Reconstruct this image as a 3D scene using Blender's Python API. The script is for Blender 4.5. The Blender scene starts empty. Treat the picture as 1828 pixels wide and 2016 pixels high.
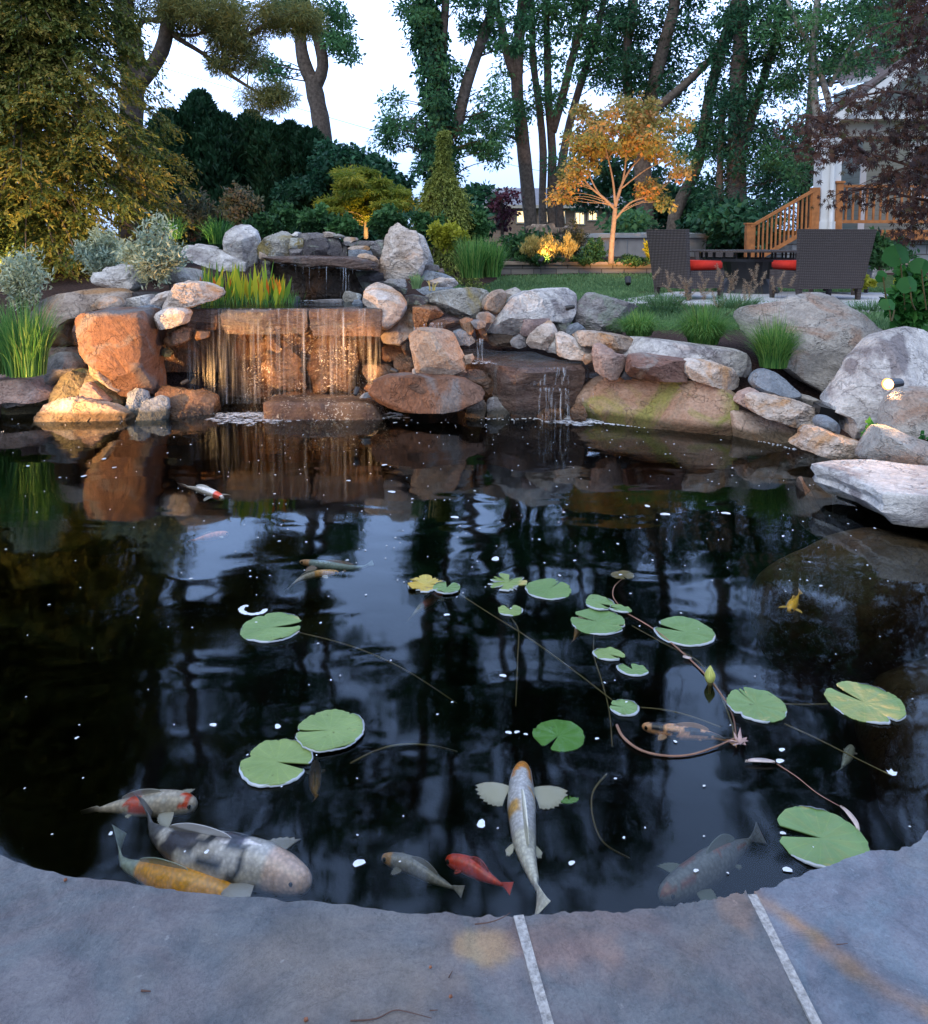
import bpy, bmesh, math, random
import numpy as np
from mathutils import Vector
random.seed(7); RNG = np.random.default_rng(7)
S = bpy.context.scene
COL = S.collection
R = math.radians

# ---------------------------------------------------------------- camera
PITCH = R(5.1); FD = 1555.3; PX, PY = 914.0, 610.3; CAMZ = 1.4      # photo read in a 1828 x 2016 grid
cam = bpy.data.cameras.new('camera'); cam_o = bpy.data.objects.new('camera', cam); COL.objects.link(cam_o)
cam_o.location = (0, 0, CAMZ); cam_o.rotation_euler = (R(90) - PITCH, 0, 0)
cam.sensor_fit = 'HORIZONTAL'; cam.sensor_width = 36; cam.lens = FD / 1828 * 36
cam.shift_y = -(1008 - PY) / 1828.0
cam.clip_start = 0.05; cam.clip_end = 1500
S.camera = cam_o
# ---------------------------------------------------------------- sky
w = bpy.data.worlds.new('World'); S.world = w; w.use_nodes = True
nt = w.node_tree; N = nt.nodes; L = nt.links; N.clear()
bg = N.new('ShaderNodeBackground'); wo = N.new('ShaderNodeOutputWorld')
sky = N.new('ShaderNodeTexSky'); sky.sky_type = 'NISHITA'; sky.sun_disc = False
sky.sun_elevation = R(4); sky.sun_rotation = R(150)
tc = N.new('ShaderNodeTexCoord'); sep = N.new('ShaderNodeSeparateXYZ'); L.new(tc.outputs['Generated'], sep.inputs[0])
cr = N.new('ShaderNodeValToRGB'); L.new(sep.outputs['Z'], cr.inputs[0])
cr.color_ramp.elements[0].position = 0.0; cr.color_ramp.elements[0].color = (.40, .42, .42, 1)
cr.color_ramp.elements[1].position = 0.26; cr.color_ramp.elements[1].color = (1.0, 1.0, 1.0, 1)
e = cr.color_ramp.elements.new(.10); e.color = (.62, .65, .66, 1)
e = cr.color_ramp.elements.new(1.0); e.color = (.50, .50, .50, 1)
ns = N.new('ShaderNodeTexNoise'); ns.inputs['Scale'].default_value = 2.2; ns.inputs['Detail'].default_value = 3; L.new(tc.outputs['Generated'], ns.inputs[0])
mp = N.new('ShaderNodeMapRange'); L.new(ns.outputs[0], mp.inputs[0]); mp.inputs[1].default_value = .3; mp.inputs[2].default_value = .7
mp.inputs[3].default_value = .88; mp.inputs[4].default_value = 1.1
mu = N.new('ShaderNodeVectorMath'); mu.operation = 'MULTIPLY'; L.new(cr.outputs[0], mu.inputs[0]); mu.inputs[1].default_value = (13.5, 18.6, 31.0)
ms = N.new('ShaderNodeVectorMath'); ms.operation = 'SCALE'; L.new(mu.outputs[0], ms.inputs[0])
# the afterglow is ahead of the camera: the sky behind it is half as bright
az = N.new('ShaderNodeMapRange'); L.new(sep.outputs['Y'], az.inputs[0]); az.inputs[1].default_value = -.6; az.inputs[2].default_value = .7; az.inputs[3].default_value = .42; az.inputs[4].default_value = 1.0
mm_ = N.new('ShaderNodeMath'); mm_.operation = 'MULTIPLY'; L.new(mp.outputs[0], mm_.inputs[0]); L.new(az.outputs[0], mm_.inputs[1]); L.new(mm_.outputs[0], ms.inputs[3])
mx = N.new('ShaderNodeMixRGB'); mx.inputs[0].default_value = .93; L.new(sky.outputs[0], mx.inputs[1]); L.new(ms.outputs[0], mx.inputs[2])
L.new(mx.outputs[0], bg.inputs[0]); bg.inputs[1].default_value = 0.1; L.new(bg.outputs[0], wo.inputs[0])
# ---------------------------------------------------------------- last soft daylight
sun = bpy.data.lights.new('sun', 'SUN'); sun.energy = 1.5; sun.angle = R(60); sun.color = (1.0, .97, .82)
sun_o = bpy.data.objects.new('sun', sun); COL.objects.link(sun_o); sun_o.rotation_euler = (R(40), 0, R(-30))
vs = S.view_settings
vs.view_transform = 'Standard'; vs.look = 'None'; vs.exposure = 0.38; vs.gamma = 1; vs.use_curve_mapping = False
S.cycles.max_bounces = 8; S.cycles.transparent_max_bounces = 24; S.cycles.sample_clamp_indirect = 4
S.cycles.use_denoising = True

# ---------------------------------------------------------------- picture grid -> world
cp, sp = math.cos(PITCH), math.sin(PITCH)
def ray(x, y):
    u = (x - PX) / FD; v = (PY - y) / FD
    return np.array((u, cp + v * sp, -sp + v * cp))
def P(x, y, Y):
    d = ray(x, y); return np.array((0, 0, CAMZ)) + d * (Y / d[1])
def W(x, y, z):
    d = ray(x, y); return np.array((0, 0, CAMZ)) + d * ((z - CAMZ) / d[2])
def FR(x0, y0, s):
    return lambda pts: [((x0 + a / s) / 1.01586, (y0 + b / s) / 1.01586) for a, b in pts]
fI = lambda pts: list(pts)
fA = FR(0, 560, 3.974); fB = FR(450, 440, 4.062); fC = FR(780, 560, 4.352); fD_ = FR(1120, 620, 4.811)
fE = FR(1450, 580, 4.491); fF = FR(400, 420, 3.656); fG = FR(1280, 400, 3.168); fH = FR(900, 300, 3.324)
fI_ = FR(1480, 40, 4.2); fJ = FR(0, 420, 3.656); fK = FR(700, 480, 3.047); fS = FR(1400, 820, 4.0)
fT = FR(1100, 150, 4.917); fU = FR(350, 150, 3.047)

# ---------------------------------------------------------------- numpy noise
_perm = RNG.permutation(512)
def _h(i, j, k):
    a = _perm[(i & 511)]; b = _perm[(a + j) & 511]; return _perm[(b + k) & 511] / 511.0
def vnoise(p):
    p = np.asarray(p, float); i = np.floor(p).astype(int); f = p - i; f = f * f * (3 - 2 * f)
    x, y, z = i[..., 0], i[..., 1], i[..., 2]; fx, fy, fz = f[..., 0], f[..., 1], f[..., 2]
    def l(a, b, t): return a + (b - a) * t
    c = l(l(l(_h(x, y, z), _h(x+1, y, z), fx), l(_h(x, y+1, z), _h(x+1, y+1, z), fx), fy),
          l(l(_h(x, y, z+1), _h(x+1, y, z+1), fx), l(_h(x, y+1, z+1), _h(x+1, y+1, z+1), fx), fy), fz)
    return c * 2 - 1
def fbm(p, o=4, g=.5):
    s = 0; a = 1; t = 0; p = np.asarray(p, float)
    for _ in range(o):
        s = s + a * vnoise(p); t += a; a *= g; p = p * 2.03 + 17.3
    return s / t

# ---------------------------------------------------------------- objects
def setp(o, label=None, cat=None, group=None, kind=None):
    if label: o['label'] = label
    if cat: o['category'] = cat
    if group: o['group'] = group
    if kind: o['kind'] = kind
    return o
def empty(name, loc, label=None, cat=None, group=None, kind=None):
    o = bpy.data.objects.new(name, None); COL.objects.link(o); o.location = [float(v) for v in loc]; o.empty_display_size = .1
    return setp(o, label, cat, group, kind)
def mkobj(name, V, F, mat, parent=None, smooth=False, tint=None, vcol=None, origin=None, label=None, mi=None):
    V = np.asarray(V, float).reshape(-1, 3)
    me = bpy.data.meshes.new(name)
    if parent is not None and parent.type == 'EMPTY': og = np.array(parent.location)
    elif parent is not None:
        og = np.array(parent.location) + (np.array(parent.parent.location) if parent.parent else 0)
        og = np.array(parent['_og'])
    else: og = np.array((V[:, 0].mean(), V[:, 1].mean(), V[:, 2].min())) if origin is None else np.array(origin, float)
    V = V - og
    if isinstance(F, np.ndarray):
        n, k = F.shape
        me.vertices.add(len(V)); me.vertices.foreach_set('co', V.astype(np.float32).ravel())
        me.loops.add(n * k); me.loops.foreach_set('vertex_index', F.astype(np.int32).ravel())
        me.polygons.add(n); me.polygons.foreach_set('loop_start', np.arange(0, n * k, k, dtype=np.int32))
        me.polygons.foreach_set('loop_total', np.full(n, k, dtype=np.int32)); me.update(calc_edges=True)
    else:
        me.from_pydata([tuple(v) for v in V], [], F); me.update()
    if smooth: me.polygons.foreach_set('use_smooth', [True] * len(me.polygons))
    if tint is not None:
        a = me.attributes.new('tint', 'FLOAT', 'FACE'); a.data.foreach_set('value', np.asarray(tint, np.float32))
    if vcol is not None:
        a = me.attributes.new('Col', 'FLOAT_COLOR', 'POINT')
        c = np.ones((len(V), 4), np.float32); c[:, :3] = vcol; a.data.foreach_set('color', c.ravel())
    for m in (mat if isinstance(mat, (list, tuple)) else [mat]): me.materials.append(m)
    if mi is not None: me.polygons.foreach_set('material_index', np.asarray(mi, np.int32))
    o = bpy.data.objects.new(name, me); COL.objects.link(o); OG[o.name] = og
    if parent is not None:
        o.parent = parent
        pg = OG.get(parent.name, np.array(parent.location)); o.location = [float(v) for v in (og - pg)]
    else: o.location = [float(v) for v in og]
    if label: o['label'] = label
    return o
OG = {}
def mk(name, V, F, mat, parent=None, **k):
    if parent is not None and parent.type != 'EMPTY':
        # sub-part: shares the part's origin
        V = np.asarray(V, float).reshape(-1, 3); e = OG[parent.name]
        o = mkobj(name, V, F, mat, None, origin=e, **k); o.parent = parent; o.location = (0, 0, 0); return o
    return mkobj(name, V, F, mat, parent, **k)

class MB:
    def __init__(s): s.V = []; s.F = []; s.n = 0; s.T = []
    def add(s, V, F, t=0.5):
        V = np.asarray(V, float).reshape(-1, 3)
        s.V.append(V); s.F += [tuple(int(i) + s.n for i in f) for f in F]; s.T += [t] * len(F); s.n += len(V); return s
    def box(s, c, d, rz=0, M=None, t=.5):
        x, y, z = [v / 2 for v in d]
        V = np.array([(a * x, b * y, g * z) for g in (-1, 1) for b in (-1, 1) for a in (-1, 1)])
        if M is not None: V = V @ np.array(M).T
        if rz: V = V @ np.array(((math.cos(rz), math.sin(rz), 0), (-math.sin(rz), math.cos(rz), 0), (0, 0, 1)))
        return s.add(V + np.array(c), [(0, 2, 3, 1), (4, 5, 7, 6), (0, 1, 5, 4), (1, 3, 7, 5), (3, 2, 6, 7), (2, 0, 4, 6)], t)
    def bar(s, a, b, wd, ht, up=(0, 0, 1), t=.5):
        a = np.array(a, float); b = np.array(b, float); d = b - a; l = np.linalg.norm(d); d /= l
        sd = np.cross(d, up); sd /= np.linalg.norm(sd); u = np.cross(sd, d)
        M = np.stack((d, sd, u), 1)
        return s.box((a + b) / 2, (l, wd, ht), M=M, t=t)
    def tube(s, pts, rad, n=8, cap=True, t=.5):
        pts = [np.array(p, float) for p in pts]; m = len(pts)
        if not hasattr(rad, '__len__'): rad = [rad] * m
        V = []; F = []; a = None
        for i, p in enumerate(pts):
            d = pts[min(i + 1, m - 1)] - pts[max(i - 1, 0)]; d = d / (np.linalg.norm(d) + 1e-9)
            if a is None: rf = np.array((1., .2, .1)) if abs(d[0]) < .8 else np.array((0, .2, 1.)); a = np.cross(d, rf)
            a = a - d * (a @ d); a = a / (np.linalg.norm(a) + 1e-9); b = np.cross(d, a)
            for k in range(n):
                q = 2 * math.pi * k / n; V.append(p + rad[i] * (math.cos(q) * a + math.sin(q) * b))
        for i in range(m - 1):
            for k in range(n):
                k2 = (k + 1) % n; F.append((i * n + k, i * n + k2, (i + 1) * n + k2, (i + 1) * n + k))
        if cap: F.append(tuple(range(n))[::-1]); F.append(tuple((m - 1) * n + k for k in range(n)))
        return s.add(V, F, t)
    def prism(s, poly, z0, z1, t=.5):
        n = len(poly); V = [(p[0], p[1], z0) for p in poly] + [(p[0], p[1], z1) for p in poly]
        return s.add(V, [tuple(range(n))[::-1], tuple(range(n, 2 * n))] + [(i, (i + 1) % n, n + (i + 1) % n, n + i) for i in range(n)], t)
    def go(s, name, mat, parent=None, **k):
        kk = dict(k)
        if kk.pop('tints', False): kk['tint'] = s.T
        return mk(name, np.concatenate(s.V), s.F, mat, parent, **kk)

def spline(pts, n):
    pts = np.array(pts, float); m = len(pts)
    if m == 2: return [pts[0] + (pts[1] - pts[0]) * t for t in np.linspace(0, 1, n)]
    out = []
    for t in np.linspace(0, m - 1.0001, n):
        i = int(t); f = t - i
        p0, p1, p2, p3 = pts[max(i-1, 0)], pts[i], pts[min(i+1, m-1)], pts[min(i+2, m-1)]
        out.append(.5 * ((2*p1) + (-p0+p2)*f + (2*p0-5*p1+4*p2-p3)*f*f + (-p0+3*p1-3*p2+p3)*f**3))
    return out

# ---------------------------------------------------------------- materials
def rgb(h): return tuple(((int(h[i:i+2], 16) / 255) ** 2.2) for i in (0, 2, 4))
def new_mat(name):
    m = bpy.data.materials.new(name); m.use_nodes = True; t = m.node_tree
    b = t.nodes['Principled BSDF']; return m, t, b
def nz(t, scale, detail=6, rough=.6, vec=None, dist=0):
    n = t.nodes.new('ShaderNodeTexNoise'); n.inputs['Scale'].default_value = scale; n.inputs['Detail'].default_value = detail
    n.inputs['Roughness'].default_value = rough; n.inputs['Distortion'].default_value = dist
    if vec is not None: t.links.new(vec, n.inputs['Vector'])
    return n
def ramp(t, src, stops):
    r = t.nodes.new('ShaderNodeValToRGB'); t.links.new(src, r.inputs[0]); el = r.color_ramp.elements
    while len(el) < len(stops): el.new(.5)
    for q, (p, c) in zip(el, stops):
        q.position = p; q.color = (*c, 1) if len(c) == 3 else c
    return r
def mix(t, f, a, b, mode='MIX'):
    n = t.nodes.new('ShaderNodeMixRGB'); n.blend_type = mode
    for i, v in ((0, f), (1, a), (2, b)):
        if isinstance(v, (int, float)): n.inputs[i].default_value = v
        elif isinstance(v, tuple): n.inputs[i].default_value = (*v, 1)
        else: t.links.new(v, n.inputs[i])
    return n.outputs[0]
def bump(t, b, src, dist, strength=1.0, prev=None):
    n = t.nodes.new('ShaderNodeBump'); n.inputs['Distance'].default_value = dist; n.inputs['Strength'].default_value = strength
    t.links.new(src, n.inputs['Height'])
    if prev is not None: t.links.new(prev.outputs[0], n.inputs['Normal'])
    t.links.new(n.outputs[0], b.inputs['Normal']); return n
def coords(t, scale=(1, 1, 1), rnd=True):
    tc = t.nodes.new('ShaderNodeTexCoord'); mp_ = t.nodes.new('ShaderNodeMapping'); t.links.new(tc.outputs['Object'], mp_.inputs[0])
    mp_.inputs['Scale'].default_value = scale
    if rnd:
        oi = t.nodes.new('ShaderNodeObjectInfo'); m_ = t.nodes.new('ShaderNodeMath'); m_.operation = 'MULTIPLY'; m_.inputs[1].default_value = 37
        t.links.new(oi.outputs['Random'], m_.inputs[0]); t.links.new(m_.outputs[0], mp_.inputs['Location'])
    return mp_.outputs[0]
def simple(name, c, rough=.6, spec=.4, var=.12, scale=8, bmp=0, metal=0):
    m, t, b = new_mat(name); v = coords(t); n = nz(t, scale, vec=v)
    r = ramp(t, n.outputs[0], [(.25, tuple(x * (1 - var * 2) for x in c)), (.75, tuple(min(1, x * (1 + var * 2)) for x in c))])
    t.links.new(r.outputs[0], b.inputs['Base Color']); b.inputs['Roughness'].default_value = rough
    b.inputs['Specular IOR Level'].default_value = spec; b.inputs['Metallic'].default_value = metal
    if bmp: bump(t, b, n.outputs[0], bmp)
    return m
def rockmat(name, a, bcol, c, stain=None, st_amt=.5, rough=.85, strata=1.0, wet=False, veins=True, lichen=None):
    m, t, b = new_mat(name)
    v = coords(t, (1, 1, strata)); v1 = coords(t)
    n1 = nz(t, 2.6, 7, .62, v, 1.0); n2 = nz(t, 11, 8, .7, v, .4); n3 = nz(t, 45, 4, .7, v1)
    r1 = ramp(t, n1.outputs[0], [(.36, a), (.5, bcol), (.64, c)])
    col = mix(t, .42, r1.outputs[0], ramp(t, n2.outputs[0], [(.3, a), (.7, c)]).outputs[0])
    if stain:
        n4 = nz(t, 1.7, 5, .6, v1, 1.5); f = ramp(t, n4.outputs[0], [(.62 - st_amt * .25, (0, 0, 0)), (.72 - st_amt * .2, (1, 1, 1))])
        col = mix(t, f.outputs[0], col, stain)
    if lichen:
        n6 = nz(t, 5, 6, .7, v1, .8); f = ramp(t, n6.outputs[0], [(.54, (0, 0, 0)), (.60, (1, 1, 1))]); col = mix(t, f.outputs[0], col, lichen)
    vo = t.nodes.new('ShaderNodeTexVoronoi'); vo.feature = 'DISTANCE_TO_EDGE'; vo.inputs['Scale'].default_value = 2.3
    nd = nz(t, 3, 4, .6, v); mm = t.nodes.new('ShaderNodeVectorMath'); mm.operation = 'ADD'; t.links.new(v, mm.inputs[0])
    sc = t.nodes.new('ShaderNodeVectorMath'); sc.operation = 'SCALE'; sc.inputs[3].default_value = .9; t.links.new(nd.outputs[1], sc.inputs[0]); t.links.new(sc.outputs[0], mm.inputs[1])
    t.links.new(mm.outputs[0], vo.inputs['Vector'])
    ck = ramp(t, vo.outputs[0], [(0.0, (0, 0, 0)), (.022, (1, 1, 1))])
    if veins: col = mix(t, .45, col, mix(t, ck.outputs[0], tuple(x * .35 for x in a), col))
    sp_ = ramp(t, n3.outputs[0], [(.35, (.55, .55, .55)), (.6, (1.15, 1.15, 1.15))]); col = mix(t, .55, col, sp_.outputs[0], 'MULTIPLY')
    # water line: a wet dark band just above the pond
    geo = t.nodes.new('ShaderNodeNewGeometry'); sx = t.nodes.new('ShaderNodeSeparateXYZ'); t.links.new(geo.outputs['Position'], sx.inputs[0])
    ad = t.nodes.new('ShaderNodeMath'); ad.operation = 'MULTIPLY_ADD'; ad.inputs[1].default_value = -.10; t.links.new(n1.outputs[0], ad.inputs[0]); t.links.new(sx.outputs[2], ad.inputs[2])
    wl = ramp(t, ad.outputs[0], [(0.0, (.28, .27, .22)), (.04, (1, 1, 1))]); col = mix(t, 1.0, col, wl.outputs[0], 'MULTIPLY')
    t.links.new(col, b.inputs['Base Color'])
    b.inputs['Roughness'].default_value = .22 if wet else rough
    b.inputs['Specular IOR Level'].default_value = .6 if wet else .3
    b1 = bump(t, b, n1.outputs[0], .10, .8); b2 = bump(t, b, n2.outputs[0], .035, .8, b1)
    b3 = bump(t, b, n3.outputs[0], .008, .8, b2)
    bk = bump(t, b, ck.outputs[0], .012, .6, b3)
    return m
def leafmat(name, cols, rough=.55, trans=.35, spec=.3):
    m, t, b = new_mat(name)
    at = t.nodes.new('ShaderNodeAttribute'); at.attribute_name = 'tint'
    r = ramp(t, at.outputs['Fac'], [(i / (len(cols) - 1), c) for i, c in enumerate(cols)])
    t.links.new(r.outputs[0], b.inputs['Base Color']); b.inputs['Roughness'].default_value = rough; b.inputs['Specular IOR Level'].default_value = spec
    tr = t.nodes.new('ShaderNodeBsdfTranslucent'); t.links.new(r.outputs[0], tr.inputs[0])
    mxs = t.nodes.new('ShaderNodeMixShader'); mxs.inputs[0].default_value = trans
    out = t.nodes['Material Output']; t.links.new(b.outputs[0], mxs.inputs[1]); t.links.new(tr.outputs[0], mxs.inputs[2]); t.links.new(mxs.outputs[0], out.inputs[0])
    return m
def emis(name, c, s):
    m, t, b = new_mat(name); b.inputs['Base Color'].default_value = (*c, 1)
    b.inputs['Emission Color'].default_value = (*c, 1); b.inputs['Emission Strength'].default_value = s; return m

M = {}
M['white'] = rockmat('rock_white', (.31, .28, .28), (.62, .585, .55), (.85, .82, .78), (.27, .24, .24), .42, strata=1.6)
M['grey'] = rockmat('rock_grey', (.20, .185, .17), (.37, .34, .31), (.56, .52, .47), (.36, .25, .19), .35, strata=1.5)
M['greyblue'] = rockmat('rock_grey_blue', (.13, .15, .18), (.24, .27, .31), (.34, .37, .40), None)
M['dark'] = rockmat('rock_dark', (.045, .042, .05), (.09, .08, .085), (.15, .135, .13), (.22, .22, .20), .2, lichen=(.19, .21, .17))
M['mauve'] = rockmat('rock_mauve', (.12, .11, .115), (.22, .20, .20), (.37, .345, .33), (.34, .33, .32), .4, lichen=(.26, .28, .24), strata=1.8)
M['tan'] = rockmat('rock_tan', (.22, .16, .12), (.42, .32, .25), (.60, .50, .42), (.42, .24, .12), .45)
M['cream'] = rockmat('rock_cream', (.36, .26, .19), (.62, .51, .43), (.84, .77, .71), (.55, .32, .17), .45, strata=2)
M['orange'] = rockmat('rock_orange', (.28, .19, .13), (.46, .34, .25), (.64, .56, .50), (.40, .24, .14), .4)
M['pink'] = rockmat('rock_pink', (.26, .16, .13), (.43, .29, .24), (.60, .46, .40), (.20, .14, .13), .4, strata=1.8)
M['brown'] = rockmat('rock_brown', (.125, .062, .038), (.21, .105, .065), (.29, .17, .12), (.20, .18, .175), .35)
M['red'] = rockmat('rock_redbrown', (.10, .05, .04), (.20, .10, .08), (.34, .22, .18), (.30, .27, .25), .3, strata=1.5)
M['olive'] = rockmat('rock_olive', (.13, .11, .06), (.22, .19, .10), (.32, .26, .18), (.24, .26, .09), .5)
M['lichen'] = rockmat('rock_lichen', (.14, .13, .11), (.26, .24, .20), (.44, .42, .38), (.30, .24, .10), .4, lichen=(.42, .43, .40))
M['rustolive'] = rockmat('rock_rust_olive', (.22, .12, .07), (.38, .24, .16), (.52, .38, .30), (.26, .25, .08), .5, strata=1.4, lichen=(.30, .22, .16))
M['wet'] = rockmat('rock_wet', (.035, .025, .02), (.08, .055, .04), (.15, .10, .07), (.20, .09, .04), .4, wet=True)
M['wetorange'] = rockmat('rock_wet_orange', (.12, .055, .025), (.25, .12, .055), (.34, .19, .10), (.10, .06, .04), .4, wet=True)
M['wetledge'] = rockmat('rock_wet_ledge', (.06, .032, .024), (.13, .068, .045), (.20, .13, .10), (.15, .13, .12), .4, wet=True, strata=3)
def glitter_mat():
    m, t, b = new_mat('wet_rock_painted_glints'); v = coords(t)
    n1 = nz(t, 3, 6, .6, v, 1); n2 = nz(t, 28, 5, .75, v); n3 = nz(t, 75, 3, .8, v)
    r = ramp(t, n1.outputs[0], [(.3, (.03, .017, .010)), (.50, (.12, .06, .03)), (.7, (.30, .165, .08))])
    n5 = nz(t, 55, 2, .6, v); f5 = ramp(t, n5.outputs[0], [(.585, (0, 0, 0)), (.64, (1, 1, 1))]); n6 = nz(t, 5, 3, .6, v); f6 = ramp(t, n6.outputs[0], [(.45, (0, 0, 0)), (.6, (1, 1, 1))])  # pale flecks put into the base colour paint the lamp's glints on running water
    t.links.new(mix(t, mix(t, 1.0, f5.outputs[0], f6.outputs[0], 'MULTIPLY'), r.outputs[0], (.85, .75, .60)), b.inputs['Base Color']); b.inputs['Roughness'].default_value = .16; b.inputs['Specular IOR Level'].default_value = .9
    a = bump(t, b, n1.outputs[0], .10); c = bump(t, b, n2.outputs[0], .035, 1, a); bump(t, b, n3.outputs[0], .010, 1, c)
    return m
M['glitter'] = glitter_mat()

def G3(*h): return [rgb(x) for x in h]
ML = {}
ML['gold'] = leafmat('foliage_gold', G3('38502f', '647238', '8a8440', 'a88a48'), trans=.32)
ML['pine'] = leafmat('foliage_pine', G3('4a5c42', '7c8450', 'a89c5c'), trans=.3)
ML['locust'] = leafmat('foliage_locust', G3('2a5040', '3f6c4c', '58885a', '6a9c62'))
ML['dark'] = leafmat('foliage_dark', G3('24443a', '335c44', '467a52'), trans=.25)
ML['hedge'] = leafmat('foliage_hedge', G3('1e3828', '2a4a32', '3b6244'), trans=.2)
ML['weep'] = leafmat('foliage_weeping', G3('5c6e40', '96a052', 'bcc06a'), trans=.3)
ML['dome'] = leafmat('foliage_yellow_green', G3('4f6a2c', '88923a', 'b5a83e'), trans=.45)
ML['orange'] = leafmat('foliage_redbud', G3('71895a', '9c9c5a', 'c2a060', 'cc8a58'), trans=.4)
ML['redmaple'] = leafmat('foliage_purple_red', G3('332624', '45302b', '553828', '464828'), trans=.35)
ML['purple'] = leafmat('foliage_plum', G3('3a2530', '533244', '5e3b49'), trans=.3)
ML['silver'] = leafmat('foliage_silver', G3('7a9186', 'a6b7a2', 'cfd0ac', 'dcd39c'), trans=.3)
ML['shrub'] = leafmat('foliage_shrub', G3('2c4a36', '42683f', '5f8a52'), trans=.35)
ML['lime'] = leafmat('foliage_lime', G3('7a8a30', 'a8a83a', 'c9c850'), trans=.45)
ML['broad'] = leafmat('foliage_broad', G3('2b5a30', '43803c', '6aa552'), trans=.45)
ML['brownbush'] = leafmat('foliage_brown_green', G3('3a4436', '56604a', '786a58'), trans=.3)
ML['grass'] = leafmat('grass_blades', G3('2c5a34', '4a8040', '76a050', '90a860'), trans=.35)
ML['lawn'] = leafmat('lawn_blades', G3('4a6a48', '678a5c', '86a572'), trans=.35)
ML['plume'] = leafmat('grass_plumes', G3('7d6a58', 'a38f78', 'b8a58e'), trans=.3)
ML['bog'] = leafmat('bog_leaves', G3('4a8038', '86a83a', 'c8c83c', 'e0c038'), trans=.45)
ML['boghot'] = leafmat('bog_leaves_orange', G3('d88a2a', 'e0662a', 'd8a030'), trans=.45)
ML['wheat'] = leafmat('flower_spikes', G3('a0904e', 'c2ad66', 'd8c880'), trans=.4)
M['bark'] = simple('bark_grey_brown', (.13, .105, .09), .9, .2, .3, 14, .02)
M['barkdark'] = simple('bark_dark', (.06, .05, .045), .9, .2, .3, 14, .02)
M['barkpale'] = simple('bark_pale_grey', (.28, .28, .26), .9, .2, .35, 7, .01)
M['barksmooth'] = simple('bark_young', (.30, .22, .16), .8, .3, .15, 18, .004)
M['twig'] = simple('twig', (.10, .06, .05), .85, .2, .2, 14)
M['mulch'] = simple('soil_mulch', (.06, .038, .033), .95, .1, .45, 60, .02)
M['grassground'] = simple('lawn_ground', (.05, .085, .03), .95, .1, .3, 20, .02)
M['basin'] = simple('pond_basin', (.018, .020, .012), .9, .2, .3, 3, .02)
M['wicker'] = None
def wicker():
    m, t, b = new_mat('wicker_dark'); v = coords(t, (1, 1, 1), False)
    wv = t.nodes.new('ShaderNodeTexWave'); wv.bands_direction = 'Z'; wv.inputs['Scale'].default_value = 16; wv.inputs['Distortion'].default_value = 1.5; wv.inputs['Detail Scale'].default_value = 8; t.links.new(v, wv.inputs[0])
    w2 = t.nodes.new('ShaderNodeTexWave'); w2.bands_direction = 'X'; w2.inputs['Scale'].default_value = 11; w2.inputs['Distortion'].default_value = .6; t.links.new(v, w2.inputs[0])
    f = mix(t, .5, wv.outputs[0], w2.outputs[0], 'MULTIPLY')
    r = ramp(t, f, [(.1, (.034, .024, .021)), (.8, (.11, .082, .072))]); t.links.new(r.outputs[0], b.inputs['Base Color']); b.inputs['Roughness'].default_value = .6
    bump(t, b, f, .006); return m
M['wicker'] = wicker()
M['darkmetal'] = simple('dark_painted_metal', (.02, .02, .022), .45, .5, .1, 10)
M['red_cloth'] = simple('red_cushion_cloth', (.62, .035, .02), .85, .2, .06, 30, .001)
M['lamp_hot'] = emis('lamp_glow', (1.0, .66, .30), 7)
M['lamp_ring'] = emis('lamp_halo_glow', (1.0, .38, .08), 2.2)  # emissive orange that imitates the halo around a lit lens
M['white_paint'] = simple('white_painted_wood', (.74, .74, .74), .5, .4, .03, 5)
M['cream_paint'] = simple('cream_soffit', (.42, .38, .33), .6, .3, .05, 5)
M['siding'] = None
def siding():
    m, t, b = new_mat('green_grey_siding'); v = coords(t, (1, 1, 1), False)
    sx = t.nodes.new('ShaderNodeSeparateXYZ'); t.links.new(v, sx.inputs[0]); mm = t.nodes.new('ShaderNodeMath'); mm.operation = 'MULTIPLY'; mm.inputs[1].default_value = 1 / .13; t.links.new(sx.outputs[2], mm.inputs[0])
    fr = t.nodes.new('ShaderNodeMath'); fr.operation = 'FRACT'; t.links.new(mm.outputs[0], fr.inputs[0])
    r = ramp(t, fr.outputs[0], [(0, (.13, .14, .12)), (.08, (.30, .32, .27)), (1, (.33, .35, .30))]); t.links.new(r.outputs[0], b.inputs['Base Color'])
    bump(t, b, fr.outputs[0], .02); b.inputs['Roughness'].default_value = .7; return m
M['siding'] = siding()
M['cedar'] = simple('stained_cedar', (.42, .155, .045), .55, .4, .18, 9, .002)
M['shingle'] = simple('roof_shingles', (.16, .13, .13), .9, .2, .3, 16, .01)
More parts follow.
